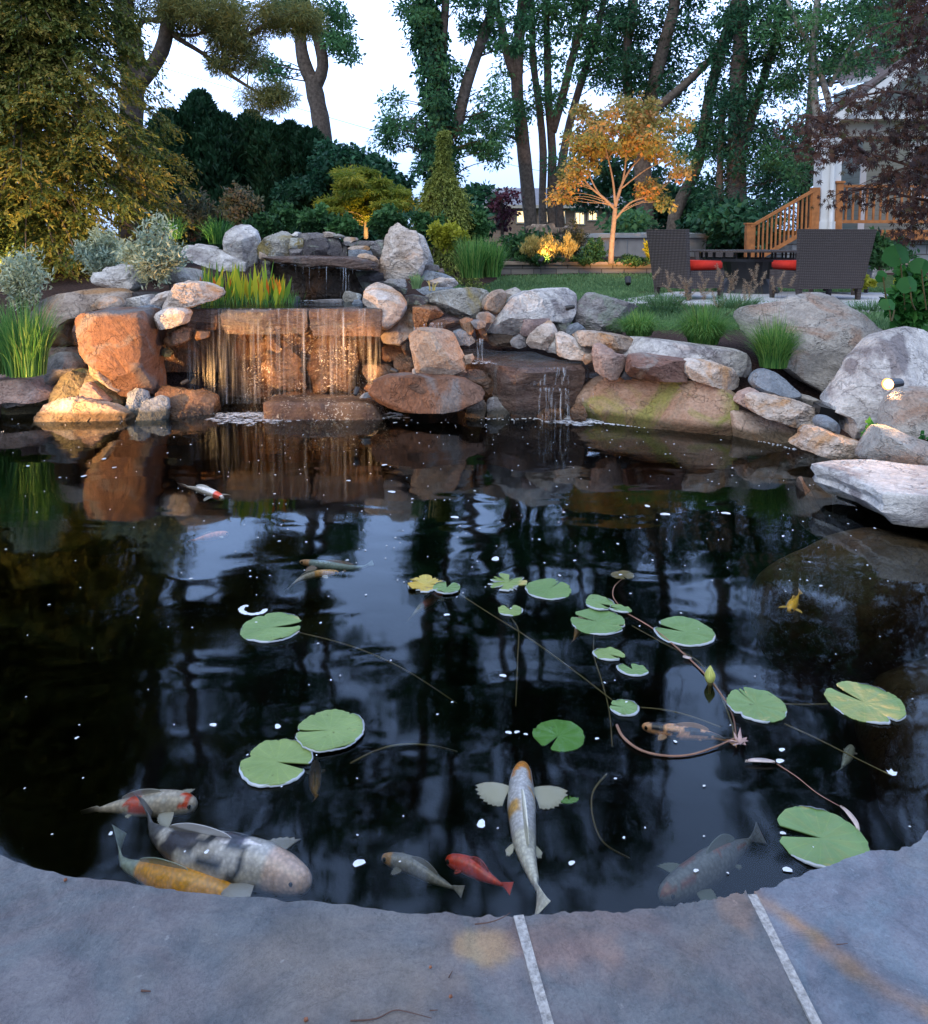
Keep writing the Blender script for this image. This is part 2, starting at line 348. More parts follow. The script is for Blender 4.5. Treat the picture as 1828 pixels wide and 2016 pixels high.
def masonry(name, c1, c2, mortar, sx_, sy_, rough=.85):
    m, t, b = new_mat(name); tc_ = t.nodes.new('ShaderNodeTexCoord'); mp_ = t.nodes.new('ShaderNodeMapping'); t.links.new(tc_.outputs['Object'], mp_.inputs[0])
    mp_.inputs['Rotation'].default_value = (R(90), 0, 0)
    br = t.nodes.new('ShaderNodeTexBrick'); t.links.new(mp_.outputs[0], br.inputs[0]); br.inputs['Color1'].default_value = (*c1, 1); br.inputs['Color2'].default_value = (*c2, 1); br.inputs['Mortar'].default_value = (*mortar, 1)
    br.inputs['Scale'].default_value = 1; br.inputs['Brick Width'].default_value = sx_; br.inputs['Row Height'].default_value = sy_; br.inputs['Mortar Size'].default_value = sy_ * .06
    n = nz(t, 14, 6); c = mix(t, .5, br.outputs[0], ramp(t, n.outputs[0], [(.3, (.5, .5, .5)), (.7, (1.2, 1.2, 1.2))]).outputs[0], 'MULTIPLY')
    t.links.new(c, b.inputs['Base Color']); b.inputs['Roughness'].default_value = rough
    bump(t, b, br.outputs['Fac'], -.01); return m
M['wallblock'] = masonry('wall_blocks', (.34, .30, .25), (.24, .22, .20), (.10, .09, .08), .42, .13)
M['stonefound'] = masonry('stone_foundation', (.34, .34, .34), (.25, .27, .29), (.14, .13, .12), .5, .2)
M['brick'] = masonry('far_brick', (.32, .21, .15), (.25, .17, .12), (.28, .25, .22), .4, .12)
M['capstone'] = simple('cap_stone', (.34, .26, .20), .85, .2, .15, 6, .004)
M['roofgrey'] = simple('grey_roof', (.19, .185, .20), .85, .2, .06, 1.5)
M['glass_dark'] = simple('dark_window_glass', (.03, .035, .04), .1, .6, .05, 3)
M['window_lit'] = emis('lit_window', (1.0, .72, .36), 1.5)
M['spa'] = simple('grey_spa_panel', (.36, .345, .34), .7, .3, .07, 5)
M['spacover'] = simple('grey_vinyl_cover', (.36, .385, .41), .5, .4, .1, 4, .004)
M['patio'] = simple('pale_patio_stone', (.50, .49, .50), .8, .3, .06, 3)
M['plastic'] = simple('black_plastic', (.008, .008, .009), .35, .5, .1, 10)
M['log'] = simple('split_log_wood', (.32, .25, .20), .9, .2, .35, 12, .006)
# ================================================================= terrain and pond
lip = [W(x, y, .10)[:2] for x, y in [(0, 1680), (300, 1745), (600, 1775), (900, 1797), (1050, 1799), (1300, 1785), (1480, 1755), (1700, 1683), (1828, 1637)]]
lipL = [(-4.6, 5.9), (-4.3, 4.6), (-3.6, 3.35), (-2.6, 2.45), (-1.8, 1.98)]
lipR = [(1.65, 2.12), (2.15, 2.75), (2.45, 3.5)]
front = spline(lipL + [tuple(p) for p in lip] + lipR, 130)
back = [(2.9, 4.4), (2.6, 4.95), (2.2, 5.2), (1.9, 5.75), (.9, 6.45), (-.2, 6.95), (-3.0, 7.1), (-3.7, 6.5), (-4.4, 6.4)]
pond = np.array([tuple(p) for p in front] + back)
def inpoly(x, y, poly):
    c = np.zeros(x.shape, bool); n = len(poly); j = n - 1
    for i in range(n):
        xi, yi = poly[i]; xj, yj = poly[j]
        c ^= ((yi > y) != (yj > y)) & (x < (xj - xi) * (y - yi) / (yj - yi + 1e-12) + xi); j = i
    return c
def pdist(x, y, poly):
    d = np.full(x.shape, 1e9); n = len(poly)
    for i in range(n):
        a = poly[i]; b = poly[(i + 1) % n]; vx, vy = b[0]-a[0], b[1]-a[1]; l = vx*vx+vy*vy + 1e-12
        t = np.clip(((x-a[0])*vx + (y-a[1])*vy) / l, 0, 1); d = np.minimum(d, np.hypot(x-a[0]-t*vx, y-a[1]-t*vy))
    return d
def ss(a, b, x): t = np.clip((x - a) / (b - a), 0, 1); return t * t * (3 - 2 * t)
def ground_base(x, y):
    x = np.asarray(x, float); y = np.asarray(y, float)
    right = .46 * ss(5.6, 7.6, y) + .12 * ss(7.5, 9.5, y) - .03 * ss(10, 14.5, y) + .25 * ss(14.9, 15.1, y) + .1 * ss(16, 22, y)
    right = np.where(x > 1.6, .06 + (right - .06) * (1 - ss(1.6, 2.0, x)) + ss(1.6, 2.0, x) * (.42 * ss(5.9, 6.9, y) + .12 * ss(7.5, 9.5, y) - .03 * ss(10, 14.5, y) + .25 * ss(14.9, 15.1, y) + .1 * ss(16, 22, y)), right)
    left = .35 * ss(5.6, 6.6, y) + .5 * ss(6.6, 7.6, y) + .2 * ss(7.6, 9.5, y)
    mid = .5 * ss(7.1, 7.4, y) + .33 * ss(8.2, 8.7, y) + .2 * ss(8.6, 10, y)
    wl = ss(-2.0, -2.7, x); wr = ss(-.9, .3, x); wr2 = ss(-1.0, 1.6, x)
    b = mid * (1 - wl) * (1 - wr) + left * wl + right * wr
    far = ss(12, 18, y); b = b * (1 - far) + far * np.maximum(right, 1.0) 
    return .03 + b
def ground(x, y):
    x = np.asarray(x, float); y = np.asarray(y, float); ins = inpoly(x, y, pond); d = pdist(x, y, pond)
    g = ground_base(x, y) * ss(0.0, .35, d) - .06 * (1 - ss(0, .35, d))
    g = g + .02 * fbm(np.stack([x, y, x*0], -1) * 1.3, 3) * ss(.2, 1, d)
    return np.where(ins, -np.minimum(1.05, .15 + d * 3.5), g)
def gz(x, y): return float(ground(np.array([x]), np.array([y]))[0])
xs = np.unique(np.concatenate([np.arange(-6, 6.01, .1), np.arange(-14, 14.1, .5), np.linspace(-300, 300, 41)]))
ys = np.unique(np.concatenate([np.arange(-1.5, 16, .1), np.arange(16, 30, .5), np.linspace(-60, 600, 45)]))
X, Y_ = np.meshgrid(xs, ys); Z = ground(X, Y_); nx, ny = len(xs), len(ys)
V = np.stack([X, Y_, Z], -1).reshape(-1, 3)
ii, jj = np.meshgrid(np.arange(nx - 1), np.arange(ny - 1)); a = (jj * nx + ii).ravel()
F = np.stack([a, a + 1, a + nx + 1, a + nx], 1)
cx = V[F].mean(1)
inside = inpoly(cx[:, 0], cx[:, 1], pond)
LAWN = lambda x, y: ((x > 0.1 + .5 * np.sin(y)) & (y > 7.7) & (y < 14.4)) | (y > 19) | (y < -1.6) | (x > 9) | (x < -12)
mi_ = np.where(inside, 2, np.where(LAWN(cx[:, 0], cx[:, 1]), 1, 0))
setp(mk('ground', V, F, [M['mulch'], M['grassground'], M['basin']], smooth=True, mi=mi_, origin=(0, 0, 0)), kind='structure')

def water_mat(name, tint, dens, vol_c, scale, bumpd, rough=.02, flow=False):
    m, t, b = new_mat(name); t.nodes.remove(b); out = t.nodes['Material Output']
    gl = t.nodes.new('ShaderNodeBsdfGlossy'); gl.inputs['Roughness'].default_value = rough; gl.inputs[0].default_value = (.82, .93, 1, 1)
    tr = t.nodes.new('ShaderNodeBsdfTransparent'); tr.inputs[0].default_value = (*tint, 1)
    fr = t.nodes.new('ShaderNodeFresnel'); fr.inputs[0].default_value = 1.333
    mxs = t.nodes.new('ShaderNodeMixShader')
    tc_ = t.nodes.new('ShaderNodeTexCoord'); mp_ = t.nodes.new('ShaderNodeMapping'); t.links.new(tc_.outputs['Object'], mp_.inputs[0]); mp_.inputs['Scale'].default_value = scale
    n1 = nz(t, 1.0, 2, .5, mp_.outputs[0], .6); n2 = nz(t, 3.4, 1, .5, mp_.outputs[0], .8)
    # ripples are livelier near the falls and die away towards the coping
    sx = t.nodes.new('ShaderNodeSeparateXYZ'); t.links.new(tc_.outputs['Object'], sx.inputs[0])
    mr = t.nodes.new('ShaderNodeMapRange'); t.links.new(sx.outputs[1], mr.inputs[0]); mr.inputs[1].default_value = 1.2; mr.inputs[2].default_value = 6.3; mr.inputs[3].default_value = .8; mr.inputs[4].default_value = 1.3
    h = mix(t, .35, n1.outputs[0], n2.outputs[0])
    mm = t.nodes.new('ShaderNodeMath'); mm.operation = 'MULTIPLY'; t.links.new(h, mm.inputs[0]); t.links.new(mr.outputs[0], mm.inputs[1])
    bp = t.nodes.new('ShaderNodeBump'); bp.inputs['Distance'].default_value = bumpd; t.links.new(mm.outputs[0] if not flow else h, bp.inputs['Height'])
    t.links.new(bp.outputs[0], gl.inputs['Normal']); t.links.new(bp.outputs[0], fr.inputs['Normal'])
    t.links.new(fr.outputs[0], mxs.inputs[0]); t.links.new(tr.outputs[0], mxs.inputs[1]); t.links.new(gl.outputs[0], mxs.inputs[2]); t.links.new(mxs.outputs[0], out.inputs[0])
    if dens:
        va = t.nodes.new('ShaderNodeVolumeAbsorption'); va.inputs[0].default_value = (*vol_c, 1); va.inputs[1].default_value = dens; t.links.new(va.outputs[0], out.inputs[1])
    return m
M['water'] = water_mat('pond_water', (.97, .98, .97), 3.4, (.52, .50, .34), (.62, 1.05, 1), .008, .045)
M['pool'] = water_mat('pool_water', (.55, .5, .42), 0, (1, 1, 1), (3, 5, 1), .03, .06, True)
def expand(poly, r):
    c = poly.mean(0); d = poly - c; return c + d * (1 + r / np.linalg.norm(d, axis=1, keepdims=True))
wp = expand(pond, .30)
mb = MB(); mb.add([(p[0], p[1], 0) for p in wp], [tuple(range(len(wp)))])
o = mb.go('pond_water', M['water'], origin=(0, 0, 0)); setp(o, kind='structure')
def sheet(name, pts, z, mat):
    mb = MB(); mb.add([(p[0], p[1], z) for p in pts], [tuple(range(len(pts)))]); return setp(mb.go(name, mat, origin=(0, 0, z)), kind='structure')
sheet('upper_pool_water', [(-2.5, 6.62), (-.66, 6.62), (-.45, 6.9), (-.3, 7.9), (-2.6, 8.0)], .824, M['pool'])
# dark stone bed under the upper pool
mb = MB(); mb.prism([(-2.8, 7.1), (-.5, 7.1), (-.3, 8.1), (-2.8, 8.1)], .2, .76); setp(mb.go('pool_bed', M['wet']), kind='structure')

# ================================================================= coping
def bluestone():
    m, t, b = new_mat('bluestone'); v = coords(t, (1, 1, 1), True)
    n1 = nz(t, 1.3, 6, .6, v, .8); n2 = nz(t, 9, 8, .7, v, .3); n3 = nz(t, 150, 5, .85, v)
    c = ramp(t, n1.outputs[0], [(.36, (.085, .11, .135)), (.46, (.145, .13, .145)), (.52, (.11, .135, .16)), (.58, (.16, .145, .165)), (.68, (.175, .18, .20))]).outputs[0]
    c = mix(t, .5, c, ramp(t, n2.outputs[0], [(.40, (.08, .084, .09)), (.50, (.14, .14, .143)), (.62, (.20, .20, .20))]).outputs[0])
    n4 = nz(t, 1.5, 4, .55, v, 1.2); f = ramp(t, n4.outputs[0], [(.56, (0, 0, 0)), (.68, (1, 1, 1))]); c = mix(t, mix(t, .32, (0., 0., 0.), f.outputs[0]), c, (.30, .22, .15))
    n6 = nz(t, 26, 5, .7, v); f6 = ramp(t, n6.outputs[0], [(.66, (0, 0, 0)), (.72, (1, 1, 1))]); c = mix(t, mix(t, .35, (0., 0., 0.), f6.outputs[0]), c, (.40, .40, .40))
    at = t.nodes.new('ShaderNodeAttribute'); at.attribute_name = 'Col'
    wv = nz(t, 3.2, 8, .75, v, 2.5); cl = ramp(t, wv.outputs[0], [(.485, (1, 1, 1)), (.497, (.45, .45, .47)), (.508, (1, 1, 1))]); c = mix(t, .55, c, cl.outputs[0], 'MULTIPLY')
    mul = mix(t, 1.0, c, at.outputs['Color'], 'MULTIPLY')
    c2 = mix(t, .45, mul, ramp(t, n3.outputs[0], [(.38, (.62, .62, .66)), (.62, (1.35, 1.35, 1.3))]).outputs[0], 'MULTIPLY')
    t.links.new(c2, b.inputs['Base Color']); b.inputs['Roughness'].default_value = .62; b.inputs['Specular IOR Level'].default_value = .35
    x = bump(t, b, n1.outputs[0], .03); y = bump(t, b, n2.outputs[0], .014, 1, x); bump(t, b, n3.outputs[0], .003, 1, y); return m
M['bluestone'] = bluestone()
M['mortar'] = simple('pale_mortar', (.34, .33, .32), .95, .2, .28, 110, .006)
fr_pts = np.array(front)
def lip_at(s): # s: index fraction along front
    i = int(np.clip(s, 0, len(fr_pts) - 1.001)); f = s - i; return fr_pts[i] * (1 - f) + fr_pts[i + 1] * f
def nearest_s(p): return float(np.argmin(np.hypot(fr_pts[:, 0] - p[0], fr_pts[:, 1] - p[1])))
def frac_s(p):
    i = int(nearest_s(p)); best = (1e9, i)
    for s in np.linspace(max(0, i - 1.5), min(len(fr_pts) - 1.01, i + 1.5), 120):
        q = lip_at(s); d = np.hypot(*(q - p))
        if d < best[0]: best = (d, s)
    return best[1]
j1a = W(1020, 1798, .1)[:2]; j1b = W(1079, 2016, .1)[:2]; j2a = W(1478, 1757, .1)[:2]; j2b = W(1608, 2016, .1)[:2]
s1 = frac_s(j1a); s2 = frac_s(j2a)
def outer(a, b, ext): d = (b - a) / np.linalg.norm(b - a); return a + d * ext
stain_lines = [W(x, y, .1)[:2] for x, y in [(1490, 1762), (1560, 1810), (1660, 1890), (1740, 1950), (1828, 1995)]]
patches = [((955, 1862), .06, .04, (2.1, 1.55, .85)), ((1120, 1850), .11, .06, (1.6, 1.12, .92)), ((1450, 1790), .04, .06, (1.75, 1.15, .85)), ((1230, 1815), .10, .03, (1.2, 1.02, .95))]
def coping(sa, sb, oa, ob, label, stain=False, lighten=1.0):
    n = 190; rows = 70; V = []; F = []; ca = []
    inner = [lip_at(s) for s in np.linspace(sa, sb, n)]
    out = [oa + (ob - oa) * t for t in np.linspace(0, 1, n)]
    for i in range(n):
        jit = .005 * vnoise(np.array([i * .22 + sa * 7, 3.3, 1])) + .0022 * vnoise(np.array([i * .7, 8.3, sa])) + .0008 * vnoise(np.array([i * 2.1, 5.3, sa]))
        a = np.array(inner[i]); b = np.array(out[i]); d = (b - a) / np.linalg.norm(b - a); a = a + d * jit
        for k in range(rows + 1):
            f = (k / rows) ** 1.8; p = a + (b - a) * f
            V.append((p[0], p[1], .10 - (.004 if k == 0 else 0)))
    top = len(V)
    Vn = np.array(V); Vn[:, 2] += .0025 * fbm(Vn * 9, 4)
    tq = fbm(Vn * np.array((5, 7, 1)) + sa, 4, .55) * 6; fq = np.floor(tq); Vn[:, 2] += .0016 * (fq + ss(.42, .58, tq - fq))
    m1 = rows + 1
    for i in range(n - 1):
        for k in range(rows): F.append((i*m1+k, i*m1+k+1, (i+1)*m1+k+1, (i+1)*m1+k))
    # underside ring
    ring = [i * m1 for i in range(n)] + [(n-1)*m1 + k for k in range(1, m1)] + [i * m1 + rows for i in range(n - 2, -1, -1)] + [k for k in range(rows - 1, 0, -1)]
    rp = Vn[ring].copy(); mid = rp.copy(); mid[:, 2] = .075; cen = rp.mean(0)
    for q in (mid,): q[:, :2] += .006 * vnoise(np.stack([rp[:, 0] * 40, rp[:, 1] * 40, rp[:, 0] * 0 + 2], -1))[:, None] * np.sign(q[:, :2] - cen[:2])
    bot = rp.copy(); bot[:, 2] = .045
    b0 = len(Vn); nr = len(ring); Vn = np.concatenate([Vn, mid, bot])
    for i in range(nr):
        j = (i + 1) % nr; F.append((ring[i], ring[j], b0 + j, b0 + i)); F.append((b0 + i, b0 + j, b0 + nr + j, b0 + nr + i))
    F.append(tuple(b0 + nr + i for i in range(nr)))
    c = np.ones((len(Vn), 3)) * lighten
    for (px, py), rx, ry, cc in patches:
        q = W(px, py, .1); d = np.hypot((Vn[:, 0] - q[0]) / rx, (Vn[:, 1] - q[1]) / ry) + .5 * fbm(Vn * 22, 4)
        f = (1 - ss(.6, 1.2, d))[:, None] * .75; c = c * (1 - f) + np.array(cc) * f
    if stain:
        d = pdist(Vn[:, 0], Vn[:, 1], np.array([tuple(p) for p in stain_lines] + [tuple(p + .0001) for p in stain_lines[::-1]])) + .018 * fbm(Vn * 14, 4)
        f = (1 - ss(.0, .034, d))[:, None] * .9 * (.6 + .4 * vnoise(Vn * 30))[:, None]; c = c * (1 - f) + np.array((2.5, 1.45, .65)) * f
    return setp(mk('coping_slab', Vn, F, M['bluestone'], smooth=False, vcol=c), label, 'paving slab', 'bluestone slabs edging the pond')
e1 = outer(j1a, j1b, 1.6); e2 = outer(j2a, j2b, 1.6); gp = .009
dv = lambda a, b: np.array((-(b - a)[1], (b - a)[0])) / np.linalg.norm(b - a)
n1_ = dv(j1a, j1b); n2_ = dv(j2a, j2b)
if n1_[0] < 0: n1_ = -n1_
if n2_[0] < 0: n2_ = -n2_
ds = gp / np.linalg.norm(fr_pts[int(s1) + 1] - fr_pts[int(s1)]); ds2 = gp / np.linalg.norm(fr_pts[int(s2) + 1] - fr_pts[int(s2)])
sL = frac_s(np.array(lip[0]) + (-1.2, .35))
oL = lip_at(sL) + np.array((-1.2, -1.6))
coping(sL, s1 - ds, oL, e1 - n1_ * gp, 'long grey bluestone coping slab in the left foreground, with an ochre patch at its right end')
coping(s1 + ds, s2 - ds2, e1 + n1_ * gp, e2 - n2_ * gp, 'wedge shaped bluestone coping slab between the two pale mortar joints')
sR = len(fr_pts) - 8
coping(s2 + ds2, sR, e2 + n2_ * gp, lip_at(sR) + np.array((1.9, -.5)), 'light blue coping slab in the right corner crossed by a rusty orange streak', True, np.array((1.08, 1.25, 1.42)))
def joint(a, b, nn, label):
    V = []; F = []; m_ = 40
    for i in range(m_ + 1):
        p = a + (b - a) * i / m_ + (b - a) * .004; wv = gp + .0012 * vnoise(np.array([i * .7, 1, a[0] * 9]))
        for sgn in (-1, 1): V.append((p[0] + nn[0] * sgn * wv, p[1] + nn[1] * sgn * wv, .102 + .001 * sgn * vnoise(np.array([i, 3., sgn]))))
        for sgn in (-1, 1): V.append((p[0] + nn[0] * sgn * wv, p[1] + nn[1] * sgn * wv, .05))
    for i in range(m_):
        q = i * 4; F += [(q, q+1, q+5, q+4), (q+1, q+3, q+7, q+5), (q+2, q, q+4, q+6), (q+3, q+2, q+6, q+7)]
    F += [(0, 2, 3, 1), (m_*4, m_*4+1, m_*4+3, m_*4+2)]
    return setp(mk('mortar_joint', V, F, M['mortar']), label, 'mortar joint')
joint(j1a, e1, n1_, 'pale mortar joint in the coping below the big white koi')
joint(j2a, e2, n2_, 'pale mortar joint in the coping beside the rusty streaked slab')
# pool wall under the slabs, and the terrace behind them
mb = MB(); k = len(front)
pin = [np.array(p) for p in front]
Vw = []
for i, p in enumerate(pin):
    t_ = pin[min(i+1, k-1)] - pin[max(i-1, 0)]; nn = np.array((t_[1], -t_[0])); nn /= np.linalg.norm(nn)
    q = p + nn * .05; r_ = p + nn * .25
    Vw += [(q[0], q[1], .044), (q[0], q[1], -1.2), (r_[0], r_[1], .044), (r_[0], r_[1], -1.2)]
mb.add(Vw, [f for i in range(k - 1) for f in ((i*4, i*4+1, i*4+5, i*4+4), (i*4+2, i*4+6, i*4+7, i*4+3), (i*4, i*4+4, i*4+6, i*4+2))])
setp(mb.go('pond_wall', M['basin'], origin=(0, 0, 0)), kind='structure')
mb = MB(); mb.prism([(-9, -6), (9, -6), (9, -.05), (3.2, .2), (1.5, -.1), (-.5, -.1), (-2.5, .3), (-9, .6)], -.02, .042); setp(mb.go('terrace', M['patio'], origin=(0, 0, 0)), kind='structure')

# ================================================================= rocks
def rr(pts, m):
    """radius of a star-shaped outline at m angles, around its centroid"""
    p = np.array(pts); c = p.mean(0); a2 = 0; cc = np.zeros(2)
    for i in range(len(p)):
        q = p[(i + 1) % len(p)]; cr_ = p[i][0]*q[1] - q[0]*p[i][1]; a2 += cr_; cc += (p[i] + q) * cr_
    if abs(a2) > 1e-9: c = cc / (3 * a2)
    th = np.arange(m) * 2 * np.pi / m; r = np.zeros(m)
    for k, t in enumerate(th):
        d = np.array((math.cos(t), math.sin(t))); best = 0
        for i in range(len(p)):
            A = p[i] - c; B = p[(i+1) % len(p)] - c; e_ = B - A; den = d[0]*e_[1] - d[1]*e_[0]
            if abs(den) < 1e-12: continue
            tt = (A[0]*e_[1] - A[1]*e_[0]) / den; u = (A[0]*d[1] - A[1]*d[0]) / den
            if tt > 0 and -1e-6 <= u <= 1 + 1e-6: best = max(best, tt)
        r[k] = best
    return c, th, r
ROCKN = 0
def rock(fr, pts, Y, T, mat, label, n=3.2, yaw=0.0, rough=.07, fac=4, sm=1, name='boulder', group=None, cat='rock', lean=0.0, seed=None, back=1.0):
    """solid stone: outline at distance Y, real thickness T, cross-section exponent n, random planed facets"""
    global ROCKN; ROCKN += 1; rg = np.random.default_rng(ROCKN * 13 + 5 if seed is None else seed)
    if fr is fB: Y += .6
    if fr is fF and Y > 6.25: Y += .42
    d = fr(pts); xc = sum(p[0] for p in d) / len(d)
    w3 = np.array([P(x, y, Y + yaw * (x - xc) / 400.0) for x, y in d])
    xz = w3[:, [0, 2]].copy()
    low = xz[:, 1] < .035; xz[low, 1] -= .22
    m = 84 if max(np.ptp(xz[:, 0]), np.ptp(xz[:, 1])) > .35 else 48; kf = m // 2
    c, th, r = rr(xz, m)
    for _ in range(max(0, sm - 1)): r = (np.roll(r, 1) + 2 * r + np.roll(r, -1)) / 4
    r = r * 1.055; size = r.mean(); ph = (np.arange(kf + 1)) / kf * np.pi
    sn = np.abs(np.sin(ph)) ** (2 / n); cs = np.sign(np.cos(ph)) * np.abs(np.cos(ph)) ** (2 / n)
    Rr = sn[None] * r[:, None]
    # keep the scatter of rows even over the flat faces
    x = Rr * np.cos(th)[:, None]; z = Rr * np.sin(th)[:, None]; y = -cs[None] * T / 2 * np.ones_like(x); y = np.where(y > 0, y * back, y)
    V = np.stack([x, y, z], -1).reshape(-1, 3)
    for _ in range(int(fac * 2.6)):
        nn = np.array((rg.normal() * .62, -1.0, rg.normal() * .62 + .3)); nn /= np.linalg.norm(nn)
        s = V @ nn; lim = s.max() * rg.uniform(.62, .88); ov = np.maximum(s - lim, 0); V = V - ov[:, None] * nn * .96
    for _ in range(fac // 2):
        nn = np.array((rg.normal() * .8, -.45, rg.normal() * .8 + .5)); nn /= np.linalg.norm(nn)
        s = V @ nn; lim = s.max() * .93; ov = np.maximum(s - lim, 0); V = V - ov[:, None] * nn * .96
    q = V / max(size, .08); off = rg.uniform(0, 50, 3)
    nd = q / (np.linalg.norm(q, axis=1, keepdims=True) + 1e-6)
    hsc = rough * min(size, .6)
    V = V + nd * (hsc * 1.5 * fbm(q * 1.7 + off, 6, .58)[:, None])
    if rough > .045:
        tt = fbm(q * np.array((1.1, 1.1, 1.7)) + off + 30, 3, .5) * 5.0; fl = np.floor(tt); fr_ = tt - fl; V = V + nd * (hsc * 1.6 * ((fl + ss(.38, .62, fr_) - tt) / 1.0 * .5)[:, None])
    rid = 1 - np.abs(fbm(q * np.array((1.5, 1.5, 4.0)) + off + 9, 3)) * 3; V = V - nd * (hsc * .5 * np.clip(rid, 0, 1)[:, None])
    yc = yaw * (V[:, 0] / .25) / 16.0 if False else 0
    xw = V[:, 0]; V[:, 1] += yaw * (xw * FD / Y) / 400.0 + lean * V[:, 2]
    V = V + np.array((c[0], Y, c[1]))
    idx = np.arange(m * (kf + 1)).reshape(m, kf + 1); F = []
    a = idx[:, :-1]; b_ = np.roll(idx, -1, 0)[:, :-1]; c2 = np.roll(idx, -1, 0)[:, 1:]; d2 = idx[:, 1:]
    F = np.stack([a, b_, c2, d2], -1).reshape(-1, 4)
    o = mk(name, V, F, M[mat] if isinstance(mat, str) else mat, smooth=True)
    try:
        o.data.set_sharp_from_angle(angle=R(24 if rough <= .035 else 13))
    except Exception: pass
    return setp(o, label, cat, group)
def slab(fr, pts, z, T, mat, label, name='flat_rock', group=None, cat='rock', rough=.012, under=.85, seed=1, world=False, kind=None):
    """flat stone: top outline on the plane z, thickness T"""
    global ROCKN; ROCKN += 1
    d = pts if world else [tuple(W(x, y, z)[:2]) for x, y in fr(pts)]
    c, th, r = rr(d, 90); sz = r.mean(); rings = 14; V = []; off = ROCKN * 3.1
    rj = r * (1 + .04 * fbm(np.stack([np.cos(th) * 3, np.sin(th) * 3, th * 0 + off], -1), 4))
    V.append((c[0], c[1], z))
    prof = [(f, 0) for f in np.linspace(1 / rings, .97, rings)] + [(1.0, -.08), (1.01, -.25), (.985, -.45), (1.0, -.62), (.96, -.8), (under, -1.0)]
    for f, h in prof:
        for k in range(90): V.append((c[0] + math.cos(th[k]) * rj[k] * f, c[1] + math.sin(th[k]) * rj[k] * f, z + h * T))
    V.append((c[0], c[1], z - T)); V = np.array(V)
    side = np.concatenate([[0], np.repeat([0 if h == 0 else 1 for f, h in prof], 90), [0]])
    nn = V - np.array((c[0], c[1], z)); nn[:, 2] = 0; nn /= (np.linalg.norm(nn, axis=1, keepdims=True) + 1e-6)
    V[:, 2] += rough * fbm(V * 4 + off, 4) * 1.2
    V += nn * (side * (T * .16) * fbm(V * np.array((5, 5, 16)) + off, 4))[:, None]
    F = [(0, 1 + k, 1 + (k + 1) % 90) for k in range(90)]
    for g in range(len(prof) - 1):
        for k in range(90):
            k2 = (k + 1) % 90; F.append((1 + g*90 + k, 1 + (g+1)*90 + k, 1 + (g+1)*90 + k2, 1 + g*90 + k2))
    e_ = len(V) - 1; g = len(prof) - 1; F += [(e_, 1 + g*90 + (k+1) % 90, 1 + g*90 + k) for k in range(90)]
    o = mk(name, V, F, M[mat], smooth=True)
    try: o.data.set_sharp_from_angle(angle=R(38))
    except Exception: pass
    return setp(o, label, cat, group, kind)

# ---- left bank
rock(fA, [(245,1085),(330,1010),(430,960),(600,945),(650,955),(800,985),(900,1000),(1060,1065),(1050,1095),(250,1098)], 6.10, .42, 'orange', 'pale to orange wedge of rock lying at the waterline on the left bank', n=2.6, rough=.08)
rock(fA, [(305,800),(330,690),(400,610),(480,575),(570,585),(640,635),(680,690),(660,740),(560,770),(500,800),(470,860),(400,840)], 6.55, .42, 'grey', 'smooth rounded grey boulder beside the reedy grass on the left bank', n=2.1, fac=1, rough=.02, sm=4)
rock(fA, [(-120,800),(0,785),(180,782),(310,785),(335,830),(440,880),(430,935),(250,925),(0,965),(-140,970)], 6.35, .6, 'pink', 'flat pink slab rock at the left edge below the grass', n=4)
rock(fA, [(-60,748),(60,740),(120,742),(190,765),(185,785),(0,792),(-60,790)], 6.5, .3, 'pink', 'thin pink stone lying on the flat pink slab at the left edge', n=3)
rock(fA, [(10,970),(150,945),(240,950),(220,980),(60,1012),(12,1000)], 6.25, .2, 'grey', 'thin pale stone wedged under the flat pink slab', n=3)
rock(fA, [(20,1010),(240,965),(400,960),(330,1030),(260,1070),(30,1085)], 6.3, .3, 'olive', 'dark olive rock in the shadow under the flat pink slab', n=3)
rock(fA, [(415,965),(440,880),(480,765),(560,735),(640,760),(665,820),(650,950),(520,965)], 6.3, .34, 'olive', 'mossy olive rock with a squared face left of the rusty diagonal stones', n=3.6)
rock(fA, [(650,955),(655,830),(700,815),(780,880),(870,965),(760,975)], 6.22, .25, 'pink', 'small pinkish triangular rock in front of the mossy ones', n=3)
rock(fA, [(500,745),(640,718),(700,735),(800,780),(900,870),(990,940),(1015,1045),(930,1010),(860,975),(760,870),(680,810),(600,780)], 6.38, .36, 'olive', 'long mossy rock sloping down to the water left of the brown slab', n=3)
rock(fA, [(680,660),(690,590),(740,590),(800,640),(880,700),(960,770),(992,815),(990,880),(955,885),(870,830),(760,750),(700,705)], 6.28, .24, 'tan', 'slim tan stone leaning diagonally against the brown slab', n=2.8, fac=2)
rock(fA, [(690,300),(750,255),(860,240),(1080,240),(1200,250),(1225,330),(1245,420),(1235,560),(1225,690),(1245,790),(1245,905),(1120,910),(1010,880),(985,760),(880,690),(780,620),(738,560),(715,420)], 6.42, .55, 'brown', 'tall rust brown slab standing left of the main waterfall', n=7, rough=.035, fac=1, seed=4, sm=0)
rock(fA, [(592,350),(640,310),(700,265),(740,262),(720,330),(735,440),(745,530),(660,510),(615,430)], 6.55, .4, 'red', 'dark red rock tucked behind the left side of the rust brown slab', n=3)
rock(fA, [(700,262),(850,228),(1060,220),(1180,195),(1262,240),(1250,275),(1080,262),(860,268),(740,296)], 6.6, .5, 'greyblue', 'flat blue grey rock on top of the rust brown slab', n=2.6)
